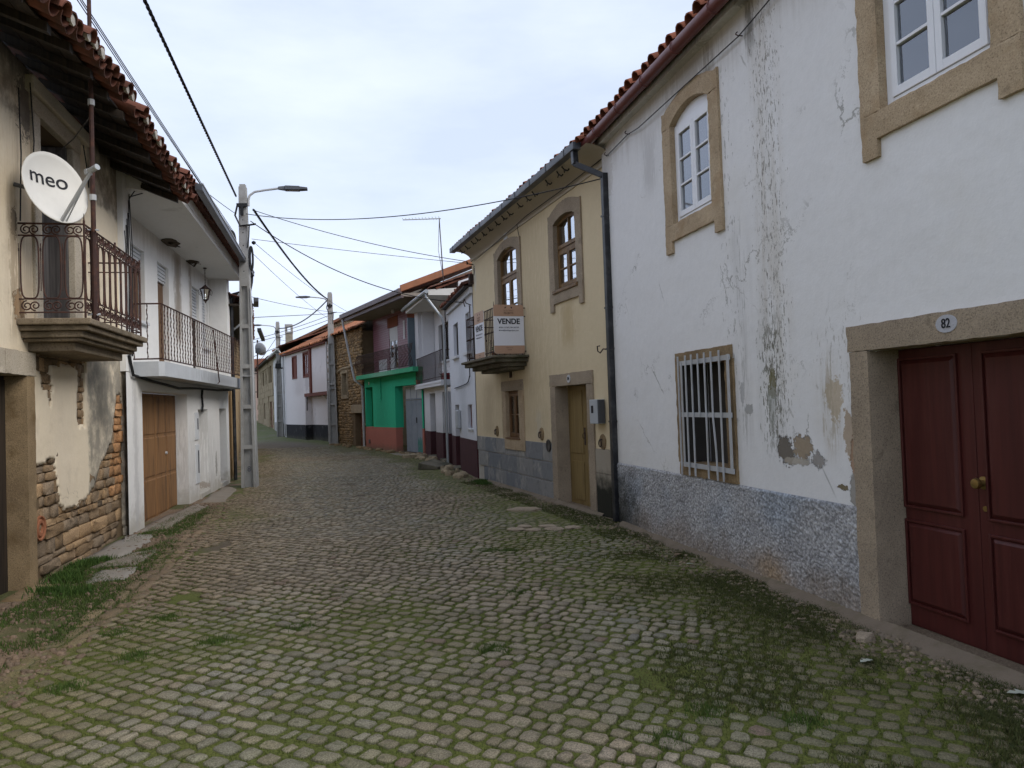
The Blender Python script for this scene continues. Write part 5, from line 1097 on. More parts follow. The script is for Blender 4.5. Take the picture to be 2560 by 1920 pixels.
roof_sheet(E2, -5.1, 7.5, .35, 5.6, -2.6, 6.6, M['tile_old'], wave=.05, pitch=.25); mk('gutter', MB().tube([(-5.1,.4,5.45),(7.5,.4,5.75)], .07, 7), M['zinc'], E2, True)
path_tube(E2, 'downpipe', [(-4.85,.35,5.4),(-4.9,.1,5.0),(-4.9,.1,.3)], .05, M['galv'], 6); path_tube(E2, 'downpipe', [(-2.1,.35,5.45),(-2.1,.1,5.1),(-2.1,.1,.3)], .05, M['galv'], 6)
E1 = house('granite_house', 'far granite block house with shuttered windows closing the street', FE1)
EH = [(-1.5,.2,4.1,5.4),(.5,1.7,4.1,5.4),(3.7,5.0,4.1,5.3),(6.6,8.6,4.1,5.3),(-1.3,1.2,.3,2.6),(6.2,7.6,1.2,2.6)]
mk('wall', MB().grid_wall(-2.9, 15.6, 0, 6.3, [h+(.2,) for h in EH], top=lambda s: 5.9+.02*(s+2.9)), M['granite_far'], E1); body(E1, -2.8, 15.5, 5.9, 5, M['granite_far'])
cube = mesh_of('granite_block', MB().box(-.5,.5,0,1,-.5,.5), M['granite_far'])
rz = random.Random(4); z = .35
while z < 5.85:
    h = rz.uniform(.38,.52); s = -2.85+rz.uniform(0,.5)
    while s < 15.0:
        w = rz.uniform(.8,1.6); cs, cz = s+w/2, z+h/2
        if not any(a-.1 < cs+w/2 and cs-w/2 < b+.1 and c-.05 < cz+h/2 and cz-h/2 < d+.05 for a, b, c, d in EH): dup('granite_block', cube, E1, (cs, .001, cz), None, (w-.03, rz.uniform(.025,.06), h-.025))
        s += w
    z += h
for a, b, c, d in EH: mk('shutter' if c > 1 else 'door', MB().box(a,b,-.18,-.13,c,d), M['wood_dark' if c > 1 else 'red_wood'], E1)
roof_sheet(E1, -3, 15.8, .4, 5.95, -2.6, 7.0, M['tile_red'], wave=.05, pitch=.25); mk('eave_board', MB().box(-3,15.8,.0,.38,5.83,5.9), M['wood_dark'], E1)
# ------------------------------------------------------------ crumbling plaster house (left)
L1 = house('plaster_house', 'old crumbling cream plastered house with iron balcony, exposed stones and tiled eaves', FL1)
M['wall_L1'] = plaster('wall_L1', (.74,.635,.475), (('patch',1.6,.56,(.5,.42,.31),.55), ('crack',1.1,(.22,.17,.12),.8), ('patch',.7,.55,(.64,.52,.36),.6), ('streak',2.6,2.4,2.6,5.2,(.54,.42,.28),.6,.6), ('streak',2.2,.8,.8,2.4,(.66,.57,.44),.5,.6),
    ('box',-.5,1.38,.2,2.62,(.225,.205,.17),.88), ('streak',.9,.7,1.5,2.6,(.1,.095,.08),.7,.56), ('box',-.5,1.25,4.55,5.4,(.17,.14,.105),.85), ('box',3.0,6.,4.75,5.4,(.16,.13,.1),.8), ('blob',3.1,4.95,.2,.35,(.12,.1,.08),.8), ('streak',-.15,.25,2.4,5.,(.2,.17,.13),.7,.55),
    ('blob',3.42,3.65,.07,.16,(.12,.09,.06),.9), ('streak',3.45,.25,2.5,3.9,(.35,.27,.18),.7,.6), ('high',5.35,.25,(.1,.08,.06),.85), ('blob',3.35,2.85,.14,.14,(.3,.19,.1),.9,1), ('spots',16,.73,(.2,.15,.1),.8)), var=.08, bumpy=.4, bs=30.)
ES = [-.5,-.12,-.05,.02,.22,.32,.5,.8,.95,1.2,1.4,1.83,2.3,2.42,2.46,3.12,3.15]; EZ = [-1,-1,1.9,2.03,2.02,1.8,1.38,1.2,1.12,.84,.78,.64,.70,1.05,1.24,1.28,1.28]
def exposed(s, z):
    n = .16*(fbm(s*3.1, z*3.1, 91, 4)-.5)
    e = (z + n) < np.interp(s + n*.7, ES, EZ)
    e &= s < 3.1
    e |= (s > 1.44) & (s < 2.98) & (z > 2.30+n*1.5) & (z < 2.62)
    e |= (np.abs(s-1.63+n*.6) < .13) & (z > 1.62+n) & (z < 2.6)
    e |= (np.abs(s-2.72-(2.4-z)*-.2+n*.6) < .15) & (z > 2.02+n) & (z < 2.6)
    e |= (np.abs(s-2.6+n*.4) < .045) & (z > 1.84) & (z < 2.3)
    return e
LHn = [(1.85,2.82,2.72,4.95), (3.28,4.6,-.3,2.16)]
cell = .035; sv = np.arange(-.42, 9.0, cell); zv = np.arange(-.15, 5.36, cell); SS, ZZ = np.meshgrid(sv+cell/2, zv+cell/2)
keepc = ~exposed(SS, ZZ)
for a, b, c, d in LHn: keepc &= ~((SS > a-.04) & (SS < b+.04) & (ZZ > c-.04) & (ZZ < d+.04))
bul = lambda s, z: .012*(fbm(s*1.3, z*1.3, 12, 3)-.5)
Vx, Vz = np.meshgrid(np.append(sv, sv[-1]+cell), np.append(zv, zv[-1]+cell)); nzc, nxc = keepc.shape
jx = RNG.normal(0, .006, Vx.shape); jz = RNG.normal(0, .006, Vx.shape); jx[:, 0] = 0
Vf = np.stack([Vx+jx, bul(Vx, Vz), Vz+jz], -1).reshape(-1, 3); Vb = Vf.copy(); Vb[:, 1] -= .05
idv = np.arange(Vf.shape[0]).reshape(nzc+1, nxc+1); kc = np.argwhere(keepc)
fr_ = np.stack([idv[kc[:,0],kc[:,1]], idv[kc[:,0]+1,kc[:,1]], idv[kc[:,0]+1,kc[:,1]+1], idv[kc[:,0],kc[:,1]+1]], 1); nb = Vf.shape[0]; sides = []
pk_ = np.pad(keepc, 1); 
for (i, j) in kc:
    if not pk_[i+1, j]: sides.append((idv[i,j], idv[i,j]+nb, idv[i+1,j]+nb, idv[i+1,j]))
    if not pk_[i+1, j+2]: sides.append((idv[i+1,j+1], idv[i+1,j+1]+nb, idv[i,j+1]+nb, idv[i,j+1]))
    if not pk_[i, j+1]: sides.append((idv[i,j+1], idv[i,j+1]+nb, idv[i,j]+nb, idv[i,j]))
    if not pk_[i+2, j+1]: sides.append((idv[i+1,j], idv[i+1,j]+nb, idv[i+1,j+1]+nb, idv[i+1,j+1]))
npmesh('plaster', np.concatenate([Vf, Vb]), np.concatenate([fr_, np.array(sides)]), M['wall_L1'], L1)
mk('wall', MB().grid_wall(-.41, 9, -.2, 5.4, [h+(.4,) for h in LHn], -.045), M['earth_mortar'], L1); body(L1, -.41, 9, 5.4, 6, M['earth_mortar'], gap=.06); mk('floor_slab', MB().box(-.1,8.7,-5.7,-.5,2.5,2.65), M['interior'], L1)
R = np.random.default_rng(21); z = -.08
while z < 2.6:
    h = R.uniform(.065, .17); s = -.2
    while s < 3.15:
        w = R.uniform(.16, .6) if z < .45 else R.uniform(.11, .34); cs, cz = s+w/2, z+h/2
        corners = [exposed(np.array([cs+dx*w*.5]), np.array([cz+dz*h*.5]))[0] for dx in (-1,0,1) for dz in (-1,0,1)]
        if any(corners) and cs-w/2 > -.1 and cs+w/2 < 3.12:
            n = 8; e8 = np.array([[1,.78],[.85,1],[-.85,1],[-1,.78],[-1,-.78],[-.85,-1],[.85,-1],[1,-.78]])*R.uniform(.9,1.04,(n,1))+R.normal(0,.04,(n,2))
            px, pz = e8[:,0]*(w/2-.005), e8[:,1]*(h/2-.005); d = R.uniform(-.034, -.002); Vs = []
            for k, oo in ((1.02,-.07), (.995,d-.005), (.955,d)): Vs.append(np.stack([cs+px*k, np.full(n, oo)+R.normal(0,.005,n), cz+pz*k], 1))
            Vs.append(np.array([[cs, d+.004, cz]])); f = []
            for r in range(2):
                for k in range(n): a_, b2 = r*n+k, r*n+(k+1)%n; f += [(a_, b2, b2+n), (a_, b2+n, a_+n)]
            for k in range(n): f.append((2*n+k, 2*n+(k+1)%n, 3*n))
            t = R.random(); cc = (np.array([.36,.235,.125])*(1-t)+np.array([.225,.17,.115])*t)*R.uniform(.62,1.15)
            if cs < .45 and cz > .6: cc = np.array([.40,.215,.10])*R.uniform(.8,1.1)
            npmesh('stone', np.concatenate(Vs), np.array(f), M['stone_red'], L1, np.tile(cc, (3*n+1,1)))
        s += w
    z += h
mk('pipe_mouth', MB().lathe([(.001,.02),(.05,.02),(.055,.05),(.085,.05),(.1,.03),(.115,.05),(.13,.05),(.135,0),(.001,0)], 20, (2.9,-.045,.58), 'y'), M['terracotta'], L1, True)
# doorway
mk('door_jamb', MB().box(3.085,3.28,-.42,.035,-.05,2.155), M['granite_brown'], L1, bevel=.02); mk('door_jamb', MB().box(4.6,4.8,-.42,.035,-.05,2.155), M['granite_brown'], L1, bevel=.02)
M['lintel_pale'] = granite('lintel_pale', (.50,.44,.35), (.42,.36,.28), dark=(.2,.17,.12), scale=70, bump=.4)
for a, b in ((3.06,3.75), (3.758,4.84)): mk('door_lintel', MB().box(a,b,-.42,.04,2.16,2.395), M['lintel_pale'], L1, bevel=.012)
mk('door', MB().box(3.285,4.595,-.21,-.17,-.1,2.155), M['wood_dark'], L1)
for s in (3.3,3.56,3.82,4.08,4.34): mk('door_board', MB().box(s,s+.24,-.17,-.155,-.05,2.12), M['wood_dark'], L1)
th_ = thing('threshold_stone', 'rounded reddish stone under the door jamb of the plaster house', 'stone', FL1.w(3.28,.1,-.03), FL1.rot)
mk('rock', MB().hexa([(-.24,-.2,-.05),(.5,-.2,-.05),(.5,.18,-.05),(-.24,.2,-.05)], [(-.2,-.17,.075),(.46,-.17,.07),(.45,.12,.06),(-.18,.13,.065)]), M['stone_red'] if False else M['granite_brown'], th_, bevel=.04)
# balcony door
for o_ in list(L1.children):
    if o_.name.split('.')[0] in ('door_jamb','door_lintel'): roughen(o_, .008, .07)
for a, b in ((1.62,1.85), (2.82,3.0)): stone_box(L1, 'window_jamb', a, b, 2.72, 4.95, -.3, .035, M['lintel_pale'])
stone_box(L1, 'window_lintel', 1.6, 3.02, 4.955, 5.13, -.3, .04, M['lintel_pale']); stone_box(L1, 'window_cornice', 1.36, 3.12, 5.135, 5.30, -.1, .085, M['lintel_pale'], .02)
mk('window_leaf', MB().box(2.33,2.8,-.27,-.22,2.72,4.94), M['wood_grey'], L1); mk('window_leaf', MB().bar((1.9,-.28,2.73),(1.9,-.28,4.94),.05,.5), M['wood_grey'], L1); mk('window_glass', MB().box(2.42,2.72,-.219,-.216,4.1,4.85), M['glass'], L1)
for k in range(4): mk('plank', MB().box(1.95+k*.1,2.04+k*.1,-.25,-.215,2.72,4.0-.1*(k%2)), M['wood_grey'], L1)
curtain(L1, 2.5, 2.78, 2.75, 3.9, -.12, name='rag')
sl = MB()
for o1, z0, z1, e in ((.67,2.655,2.72,0), (.63,2.60,2.655,.05), (.57,2.535,2.60,.10), (.53,2.50,2.535,.14), (.44,2.41,2.50,.26)): sl.slab([(1.26+e,-.03),(3.42-e,-.03),(3.42-e,o1),(1.26+e,o1)], z0, z1-.001)
mk('balcony_slab', sl, M['granite_dark'] if False else granite('slab_brown', (.25,.2,.14), (.16,.125,.085), dark=(.05,.04,.03), scale=50, stain=(.08,.065,.04)), L1, bevel=.012)
rl = MB()
for z in (3.68, 3.56, 2.92, 2.785): rl.tube([(3.34,.0,z),(3.34,.60,z),(1.30,.60,z),(1.30,.0,z)], .0105 if z > 3.6 else .008, 5)
rail = mk('railing', rl, M['iron_rust'], L1)
un = MB(); w = .2
un.tube([(.1+.082*math.copysign(abs(math.cos(t))**.45, math.cos(t)), 0, 3.24+.315*math.copysign(abs(math.sin(t))**.5, math.sin(t))) for t in [2*math.pi*i/28 for i in range(28)]], .0078, 4, True)
def spiral(cx, cz, r, d, t0=0): return [(cx+d*r*(1-.72*k/22)*math.cos(t0+k*.42), 0, cz+r*(1-.72*k/22)*math.sin(t0+k*.42)) for k in range(23)]
for cz in (3.62, 2.852): un.tube(spiral(.07,cz,.052,1,1.6), .007, 4); un.tube(spiral(.145,cz,.05,-1,-1.6), .007, 4)
un.box(-.006,.006,-.006,.006,3.4,3.43); un.tube([(0,0,3.0),(0,0,3.48)], .0045, 4)
ume = mesh_of('railing_panel', un, M['iron_rust'])
for i in range(10): link(bpy.data.objects.new('railing_panel', ume), rail, (1.31+i*.203, .60, 0))
for i in range(3):
    for s in (3.34,): link(bpy.data.objects.new('railing_panel', ume), rail, (s, i*.2, 0), (0,0,rad(90)))
bme = mesh_of('bar', MB().tube([(0,0,2.72),(0,0,3.72)], .011, 5), M['iron_rust'])
for s, o_ in ((3.34,.60),(1.30,.60),(2.32,.60)): link(bpy.data.objects.new('bar', bme), rail, (s, o_, 0))
for i in range(10): link(bpy.data.objects.new('bar', mesh_of('bar', MB().tube([(0,0,2.72),(0,0,3.69)], .0075, 5), M['iron_rust']) if i == 0 else bar10), rail, (1.31+.203*i, .60, 0)); bar10 = [c for c in rail.children if c.name.startswith('bar')][-1].data
mk('finial', MB().tube([(3.34,.6,3.66),(3.34,.6,3.79)], [.01,.003], 5), M['iron_rust'], rail)
# roof edge
ZS = [-.6,0,1.5,2.5,4,4.7,9]; ZT = [4.97,5.0,5.12,5.20,5.19,5.08,5.1]; zt_ = lambda s: float(np.interp(s, ZS, ZT)); SLO = math.atan(.42)
cov = mesh_of('roof_tile', barrel(.098, .5, .015), M['tile_old'], True); 
pan = MB(); bb = barrel(.098, .5, .015); pan.v = [(x, y, -z) for x, y, z in bb.v]; pan.f = [f[::-1] for f in bb.f]; pan = mesh_of('roof_tile', pan, M['tile_old'], True)
plug = mesh_of('mortar_plug', MB().lathe([(.001,-.03),(.05,-.028),(.066,.01),(.001,.02)], 7, (0,0,.035), 'y'), M['mortar'])
nt = 45
for i in range(nt):
    s = -.55 + i*.205; gap = 15 <= i <= 15
    for r in (0, 1):
        o_ = .93 - .40*r; z_ = zt_(s) + .40*r*.42 + .03*r
        if not (gap and r == 0):
            link(bpy.data.objects.new('roof_tile', cov), L1, (s+random.uniform(-.012,.012), o_+random.uniform(-.03,.03), z_+.045), (SLO, random.uniform(-.04,.04), math.pi+random.uniform(-.04,.04)))
            link(bpy.data.objects.new('roof_tile', pan), L1, (s+.1025, o_-.03+random.uniform(-.02,.02), z_+.055), (SLO, 0, math.pi+random.uniform(-.03,.03)))
            if r == 0 and random.random() < .42: link(bpy.data.objects.new('mortar_plug', plug), L1, (s, .92, z_+.05), (0,0,0))
roof_sheet(L1, -.6, 9, .5, 5.55, -3.2, 7.1, M['tile_old'], wave=.06, pitch=.205)
for k in range(4):
    o0, o1 = .70-.18*k, .70-.18*k-.17; zz = lambda s, o: zt_(s)+.02+(.70-o)*.40; ss = (-.5,.5,1.5,2.5,3.3,4,4.7,9)
    mk('eave_board', MB().sheet([[(s,o0,zz(s,o0)) for s in ss],[(s,o1,zz(s,o1)) for s in ss],[(s,o1,zz(s,o1)+.02) for s in ss],[(s,o0,zz(s,o0)+.02) for s in ss],[(s,o0,zz(s,o0)) for s in ss]]), M['wood_dark'], L1)
for k in range(0):
    mk('eave_board', MB().hexa([(-.5,o1,5.40+(.62-o1)*.35-.1*0),(9,o1,5.40+(.62-o1)*.35),(9,o0,5.40+(.62-o0)*.35),(-.5,o0,5.30+(.62-o0)*.35)][:4], [(-.5,o1,5.43+(.62-o1)*.35),(9,o1,5.43+(.62-o1)*.35),(9,o0,5.43+(.62-o0)*.35),(-.5,o0,5.43+(.62-o0)*.35)]), M['wood_dark'], L1)
rme = mesh_of('rafter', MB().hexa([(-.04,-.1,.25),(.04,-.1,.25),(.04,.76,-.09),(-.04,.76,-.09)], [(-.04,-.1,.34),(.04,-.1,.34),(.04,.76,-.005),(-.04,.76,-.005)]), M['wood_dark'])
for i in range(17): sr = -.3+i*.55+random.uniform(-.05,.05); link(bpy.data.objects.new('rafter', rme), L1, (sr, 0, zt_(sr)+random.uniform(-.015,.01)))
for pts in ([(3.35,.03,5.05),(3.34,.04,4.4),(3.36,.03,3.7)], [(3.12,.05,5.2),(3.1,.07,4.6),(3.08,.05,4.35)], [(1.55,.05,5.1),(1.5,.08,4.75),(1.45,.07,4.6),(1.5,.09,4.85)], [(-.25,.03,5.1),(-.2,.05,4.0),(-.28,.04,2.4),(-.32,.05,2.1)], [(-.33,.03,5.1),(-.35,.05,4.4),(-.33,.04,3.0)]): path_tube(L1, 'wall_cable', pts, .007, M['cable'], 5)
# antenna mast standing on that balcony
mst = thing('antenna_mast', 'rusty antenna mast rising from the iron balcony past the broken eaves', 'mast', FL1.w(3.18,.64,2.72), FL1.rot)
mk('pole', MB().tube([(0,0,0),(0,0,2.5),(.02,0,4.9)], [.026,.023,.017], 8), M['iron_rust'], mst, True)
for z in (1.25,2.25): mk('coupling', MB().tube([(0,0,z),(0,0,z+.06)], .034, 8), M['galv'], mst, True)
for z in (.05,.93): mk('clamp', MB().tube([(.05,-.05,z),(-.04,-.03,z+.02),(-.05,.03,z+.02),(.06,.04,z)], .01, 5), M['galv'], mst)
path_tube(mst, 'cable', [(0,.0,2.15),(-.4,-.3,2.03),(-.8,-.6,2.0),(-1.08,-.72,2.04)], .007, M['wood_grey'], 5)
# satellite dish
dc = FL1.w(3.42,.38,4.03); camd = (Vector((0,0,CAMH))-dc).normalized(); rt = (_right*.84+_up*.46).normalized(); nrm = (camd*.52 + rt*.85).normalized()
dz_ = nrm; dx_ = Vector((0,0,1)).cross(dz_).normalized(); dy_ = dz_.cross(dx_)
DS = thing('satellite_dish', 'white satellite dish lettered meo on the plaster house wall', 'satellite dish', (0,0,0)); DS.matrix_world = Matrix.Translation(dc) @ Matrix((dx_, dy_, dz_)).transposed().to_4x4()
prof = [(.0001,-.075),(.08,-.072),(.16,-.06),(.24,-.04),(.30,-.016),(.335,.0),(.342,-.006),(.30,-.028),(.24,-.052),(.16,-.072),(.0001,-.087)]
dm = MB().lathe(prof, 36); dm.v = [(x*1.0, y*1.1, z) for x, y, z in dm.v]; mk('reflector', dm, M['dish_white'], DS, 'all')
for ch_, x_ in (('m',-.14),('e',.015),('o',.14)): pass
tx = text_mesh('lettering', 'meo', .22, M['black_text'], DS, (-.03,.10,-.045), face='f', bold=.0015, sx=1.05, extr=.0)
for v in tx.data.vertices:
    p = Vector((v.co.x-.03, v.co.y+.10)); rr = math.hypot(p.x, p.y/1.1); v.co.z = float(np.interp(rr, [0,.08,.16,.24,.30,.335], [-.075,-.072,-.06,-.04,-.016,0])) + .045 + .004
inv = DS.matrix_world.inverted(); lnb = inv @ (dc + nrm*.30 + rt*.18 - _up*.02)
mk('feed_arm', MB().bar((0,-.36,-.02),tuple(lnb),.022,.03), M['galv'], DS); mk('feed_arm', MB().bar((.05,-.36,-.02),tuple(lnb),.01), M['galv'], DS)
mk('receiver', MB().lathe([(.001,-.05),(.028,-.05),(.028,.03),(.022,.05),(.03,.055),(.03,.075),(.001,.075)], 12, tuple(lnb)).box(lnb.x-.03,lnb.x+.03,lnb.y-.03,lnb.y+.02,lnb.z-.08,lnb.z-.045), M['plastic_grey'], DS)
armp = inv @ FL1.w(3.42,.0,4.05); mk('wall_bracket', MB().tube([tuple(armp),(0,0,-.16),(0,0,-.09)], .022, 7).box(-.05,.05,-.06,.06,-.12,-.085), M['dark_zinc'], DS)
# ------------------------------------------------------------ white house with the long balcony
L2 = house('white_house', 'white house with long iron balcony, deep eaves and rusty garage door', FL2)
M['wall_L2'] = plaster('wall_L2', (.78,.765,.735), (('low',-.05,.55,(.42,.39,.33),.8), ('streak',3.,4.5,.1,1.6,(.5,.48,.45),.6,.64), ('blob',1.6,.6,.1,.3,(.3,.28,.25),.8), ('blob',2.6,.2,.3,.1,(.35,.3,.25),.8), ('streak',7.4,.3,.0,2.4,(.45,.44,.43),.6,.6), ('patch',.8,.62,(.62,.6,.57),.6)), var=.05)
M['wall_L2up'] = plaster('wall_L2up', (.80,.785,.755), (('high',5.05,.45,(.5,.46,.41),.55), ('streak',3.0,.7,3.2,5.1,(.25,.2,.15),.85,.56), ('streak',1.9,.3,3.6,5.1,(.3,.25,.2),.8,.56), ('patch',.7,.6,(.62,.6,.57),.6)), var=.05)
LH2 = [(4.2,7.05,-.2,2.1,.22), (2.4,3.3,-.2,1.82,.24), (.3,1.14,-.2,1.84,.24)]
mk('wall', MB().grid_wall(-.02, 7.79, -.2, 2.36, LH2), M['wall_L2'], L2); body(L2, -.02, 7.78, 5.1, 6, M['wall_L2'], gap=.45)
for k in range(4):
    a = 4.22+k*.7; D = mk('garage_leaf', MB().box(a+.005,a+.695,-.24,-.21,.0,2.09), M['garage'], L2)
    for (z0, z1) in ((.03,.66),(.70,1.36),(1.40,2.05)): mk('leaf_panel', MB().hexa([(a+.03,-.2105,z0),(a+.67,-.2105,z0),(a+.67,-.2105,z1),(a+.03,-.2105,z1)], [(a+.05,-.198,z0+.02),(a+.65,-.198,z0+.02),(a+.65,-.198,z1-.02),(a+.05,-.198,z1-.02)]), M['garage'], D)
mk('garage_handle', MB().lathe([(.001,0),(.03,0),(.025,.03),(.001,.035)], 10, (5.0,-.20,1.05), 'y'), M['galv'], L2)
for a, b, zt in ((2.4,3.3,1.82), (.3,1.14,1.84)): mk('door', MB().box(a,b,-.27,-.235,.12,zt), M['white_metal'], L2); stone_box(L2, 'door_step', a-.02, b+.02, -.15, .12, -.25, .03, M['mortar'])
for (z0, z1) in ((1.22,1.76), (.35,1.12)):
    b0 = mk('meter_box', MB().box(3.33,3.64,.0,.02,z0,z1), M['white_metal'], L2); mk('meter_window', MB().box(3.40,3.47,.0202,.024,z0+.2,z1-.12), M['black_text'], b0)
sl = MB().slab([(-.02,-.38),(7.37,-.38),(7.37,.33),(7.3,.40),(-.02,.44)], 2.31, 2.53); mk('balcony_slab', sl, M['concrete'] if False else plaster('slab_L2', (.50,.52,.54), (('streak',3.,4.5,2.2,2.6,(.2,.2,.2),.8,.56),), var=.06), L2)
rl = MB()
for z in (3.40, 2.57): rl.tube([(7.33,-.38,z),(7.33,.37,z),(-.02,.41,z+.05)], .0125, 5)
rail = mk('railing', rl, M['iron_rust'], L2)
tw = MB(); k = 26; tw.tube([(.0045*math.cos(i*1.35),.0045*math.sin(i*1.35),2.57+.83*i/k) for i in range(k+1)], [.006+.004*(i%2) for i in range(k+1)], 4); tme = mesh_of('bar', tw, M['iron_rust'])
for i in range(42): link(bpy.data.objects.new('bar', tme), rail, (7.33-7.33*i/41, .37+.04*i/41, .045*i/41))
for o_ in (-.2,-.02,.17): link(bpy.data.objects.new('bar', tme), rail, (7.33, o_, 0))
mk('leaning_rod', MB().tube([(4.0,.46,3.35),(3.6,.48,2.35),(3.75,.48,2.32)], .012, 5), M['iron_rust'], rail)
RU = -.4
UH = [(5.32,6.3,3.35,4.6,.1), (3.72,4.5,2.55,4.6,.14), (1.06,1.78,2.55,4.6,.14), (.08,.72,3.3,4.6,.1)]
mk('upper_wall', MB().grid_wall(-.02, 7.6, 2.5, 5.08, UH, RU), M['wall_L2up'], L2)
mk('fin_wall', MB().box(-.36,-.03,RU-.3,.02,2.3,5.08), M['wall_L2up'], L2); mk('corner_pillar', MB().box(7.45,7.78,RU-.3,.0,2.37,5.3), M['wall_L2up'], L2)
for a, b, z0, z1, sh in ((5.32,6.3,3.35,4.6,.3),(3.72,4.5,2.55,4.6,.32),(1.06,1.78,2.55,4.6,.72),(.08,.72,3.3,4.6,1.28)):
    S_ = mk('roller_shutter', MB().box(a,b,RU-.1,RU-.07,z1-sh,z1), M['white_metal'], L2); n = int(sh/.07)
    for i in range(n): mk('shutter_slat', MB().hexa([(a+.01,RU-.07,z1-.07*(i+1)),(b-.01,RU-.07,z1-.07*(i+1)),(b-.01,RU-.07,z1-.07*i-.012),(a+.01,RU-.07,z1-.07*i-.012)], [(a+.01,RU-.048,z1-.07*(i+1)+.006),(b-.01,RU-.048,z1-.07*(i+1)+.006),(b-.01,RU-.06,z1-.07*i-.014),(a+.01,RU-.06,z1-.07*i-.014)]), M['white_metal'], S_)
    mk('door' if z0 < 3 else 'window', MB().box(a,b,RU-.14,RU-.11,z0,z1-sh+.02), M['wood_brown'] if a > 3 else M['wood_dark'], L2)
    if z0 > 3: stone_box(L2, 'window_sill', a-.05, b+.05, z0-.05, z0, RU-.1, RU+.06, M['white_metal'], .005)
mk('soffit', MB().slab([(7.62,-.42),(7.62,.05),(7.2,.62),(-.36,.33),(-.36,-.42)], 5.06, 5.14), M['soffit_white'], L2)
mk('eave_beam', MB().slab([(7.62,-.0),(7.62,.06),(7.2,.63),(-.36,.34),(-.36,.26),(7.1,.54)], 5.141, 5.31), M['wall_L2up'], L2)
LT = mesh_of('roof_tile', barrel(.09,.46,.014), M['tile_old'], True); PT = pan
for i in range(38):
    t = i/37; s = 7.35-7.75*t; o_ = .80-.28*t; z_ = 5.345-.02*t
    link(bpy.data.objects.new('roof_tile', LT), L2, (s, o_, z_), (math.atan(.36), 0, math.pi+.036))
    if i % 1 == 0: link(bpy.data.objects.new('roof_tile', PT), L2, (s-.1, o_-.02, z_-.0), (math.atan(.36), 0, math.pi+.036))
roof_sheet(L2, -.4, 7.7, .45, 5.5, -3.2, 6.8, M['tile_old'], wave=.05, pitch=.205)
gt = mk('gutter', MB().bar((6.85,.845,5.33),(-.46,.57,5.24),.11,.1), M['dark_zinc'], L2); mk('gutter_lip', MB().bar((6.85,.905,5.38),(-.46,.63,5.29),.014,.02), M['galv'], gt)
path_tube(L2, 'downpipe', [(-.44,.56,5.2),(-.45,.55,5.05),(-.45,.52,4.85),(-.42,.1,4.72),(-.42,.06,4.6),(-.42,.06,2.3),(-.42,.06,.05)], .045, M['black_metal'], 8)
for pts in ([(7.7,.02,2.6),(7.6,.04,2.32),(6.8,.05,2.27),(5.0,.05,2.2),(3.5,.05,2.24),(1.5,.05,2.25),(-.2,.05,2.3)], [(3.0,.03,2.22),(3.1,.04,2.1),(3.05,.04,1.9),(3.12,.04,1.78)]): path_tube(L2, 'wall_cable', pts, .022, M['cable'], 6)
R = np.random.default_rng(9)
for k in range(7): s = 7.5+.04*k; path_tube(L2, 'wall_cable', [(s+R.uniform(-.03,.03),.012,5.0-.1*k),(s+R.uniform(-.05,.05),.03,4.2),(s+R.uniform(-.05,.05),.02,3.2),(s+R.uniform(-.04,.04),.02,2.6)], .007, M['cable'], 4)
path_tube(L2, 'wall_cable', [(7.6,.03,4.9),(7.4,.1,5.15),(7.2,.14,5.28)], .01, M['cable'], 4); path_tube(L2, 'wall_cable', [(7.55,.03,4.95),(7.3,.2,5.1),(7.05,.3,5.18)], .008, M['cable'], 4)
number_plate(L2, 2.85, 2.0, .002, .1, .13, '', .05) if False else None
# torn lath where the eaves leak
def on_height(n, x, y, zz):
    r = ray(*V(n, x, y)); t = (zz-CAMH)/r.z; return Vector((r.x*t, r.y*t, zz))
lath = simple('wet_lath', (.075,.055,.035), .95, .4, 14, .8, 40)
for (px, py, ln, wd) in ((445,625,.7,.2), (600,768,.4,.14)):
    c = on_height('a4', px, py, 5.05); d = c - Vector((FL2.P[0],FL2.P[1],0)); s = d.x*FL2.x[0]+d.y*FL2.x[1]; o_ = d.x*FL2.n[0]+d.y*FL2.n[1]
    pts = []
    for i in range(14): a = 2*math.pi*i/14; k = random.uniform(.65,1.15); pts.append((s+ln/2*k*math.cos(a), max(RU+.005, o_+wd*k*math.sin(a))))
    T_ = mk('broken_ceiling', MB().slab(pts, 5.04, 5.058), lath, L2)
    for i in range(4): q = random.uniform(-.3,.3)*ln; mk('loose_lath', MB().bar((s+q,max(RU+.02,o_+random.uniform(-.1,.1)),5.04),(s+q+random.uniform(-.12,.12),o_+random.uniform(.0,.2),5.0-random.uniform(0,.03)),.04,.012), lath, T_)
lp = on_height('a4', 700, 815, 5.05)
ln_ = thing('lantern', 'wrought iron lantern hanging on a chain from the eaves of the white balcony house', 'lantern', lp, FL2.rot); ln_.scale = (.8,.8,.8)
mk('ceiling_plate', MB().lathe([(.05,0),(.05,-.02),(.001,-.02)], 10), M['iron'], ln_)
for i in range(9): mk('chain_link', MB().tube([(.012*math.cos(t) if i%2 else 0, 0 if i%2 else .012*math.cos(t), -.05-.048*i+.028*math.sin(t)) for t in [2*math.pi*j/8 for j in range(8)]], .005, 4, True), M['iron'], ln_)
mk('cap', MB().lathe([(.012,-.47),(.03,-.5),(.1,-.56),(.155,-.6),(.15,-.615),(.001,-.615)], 6), M['iron'], ln_)
fr = MB()
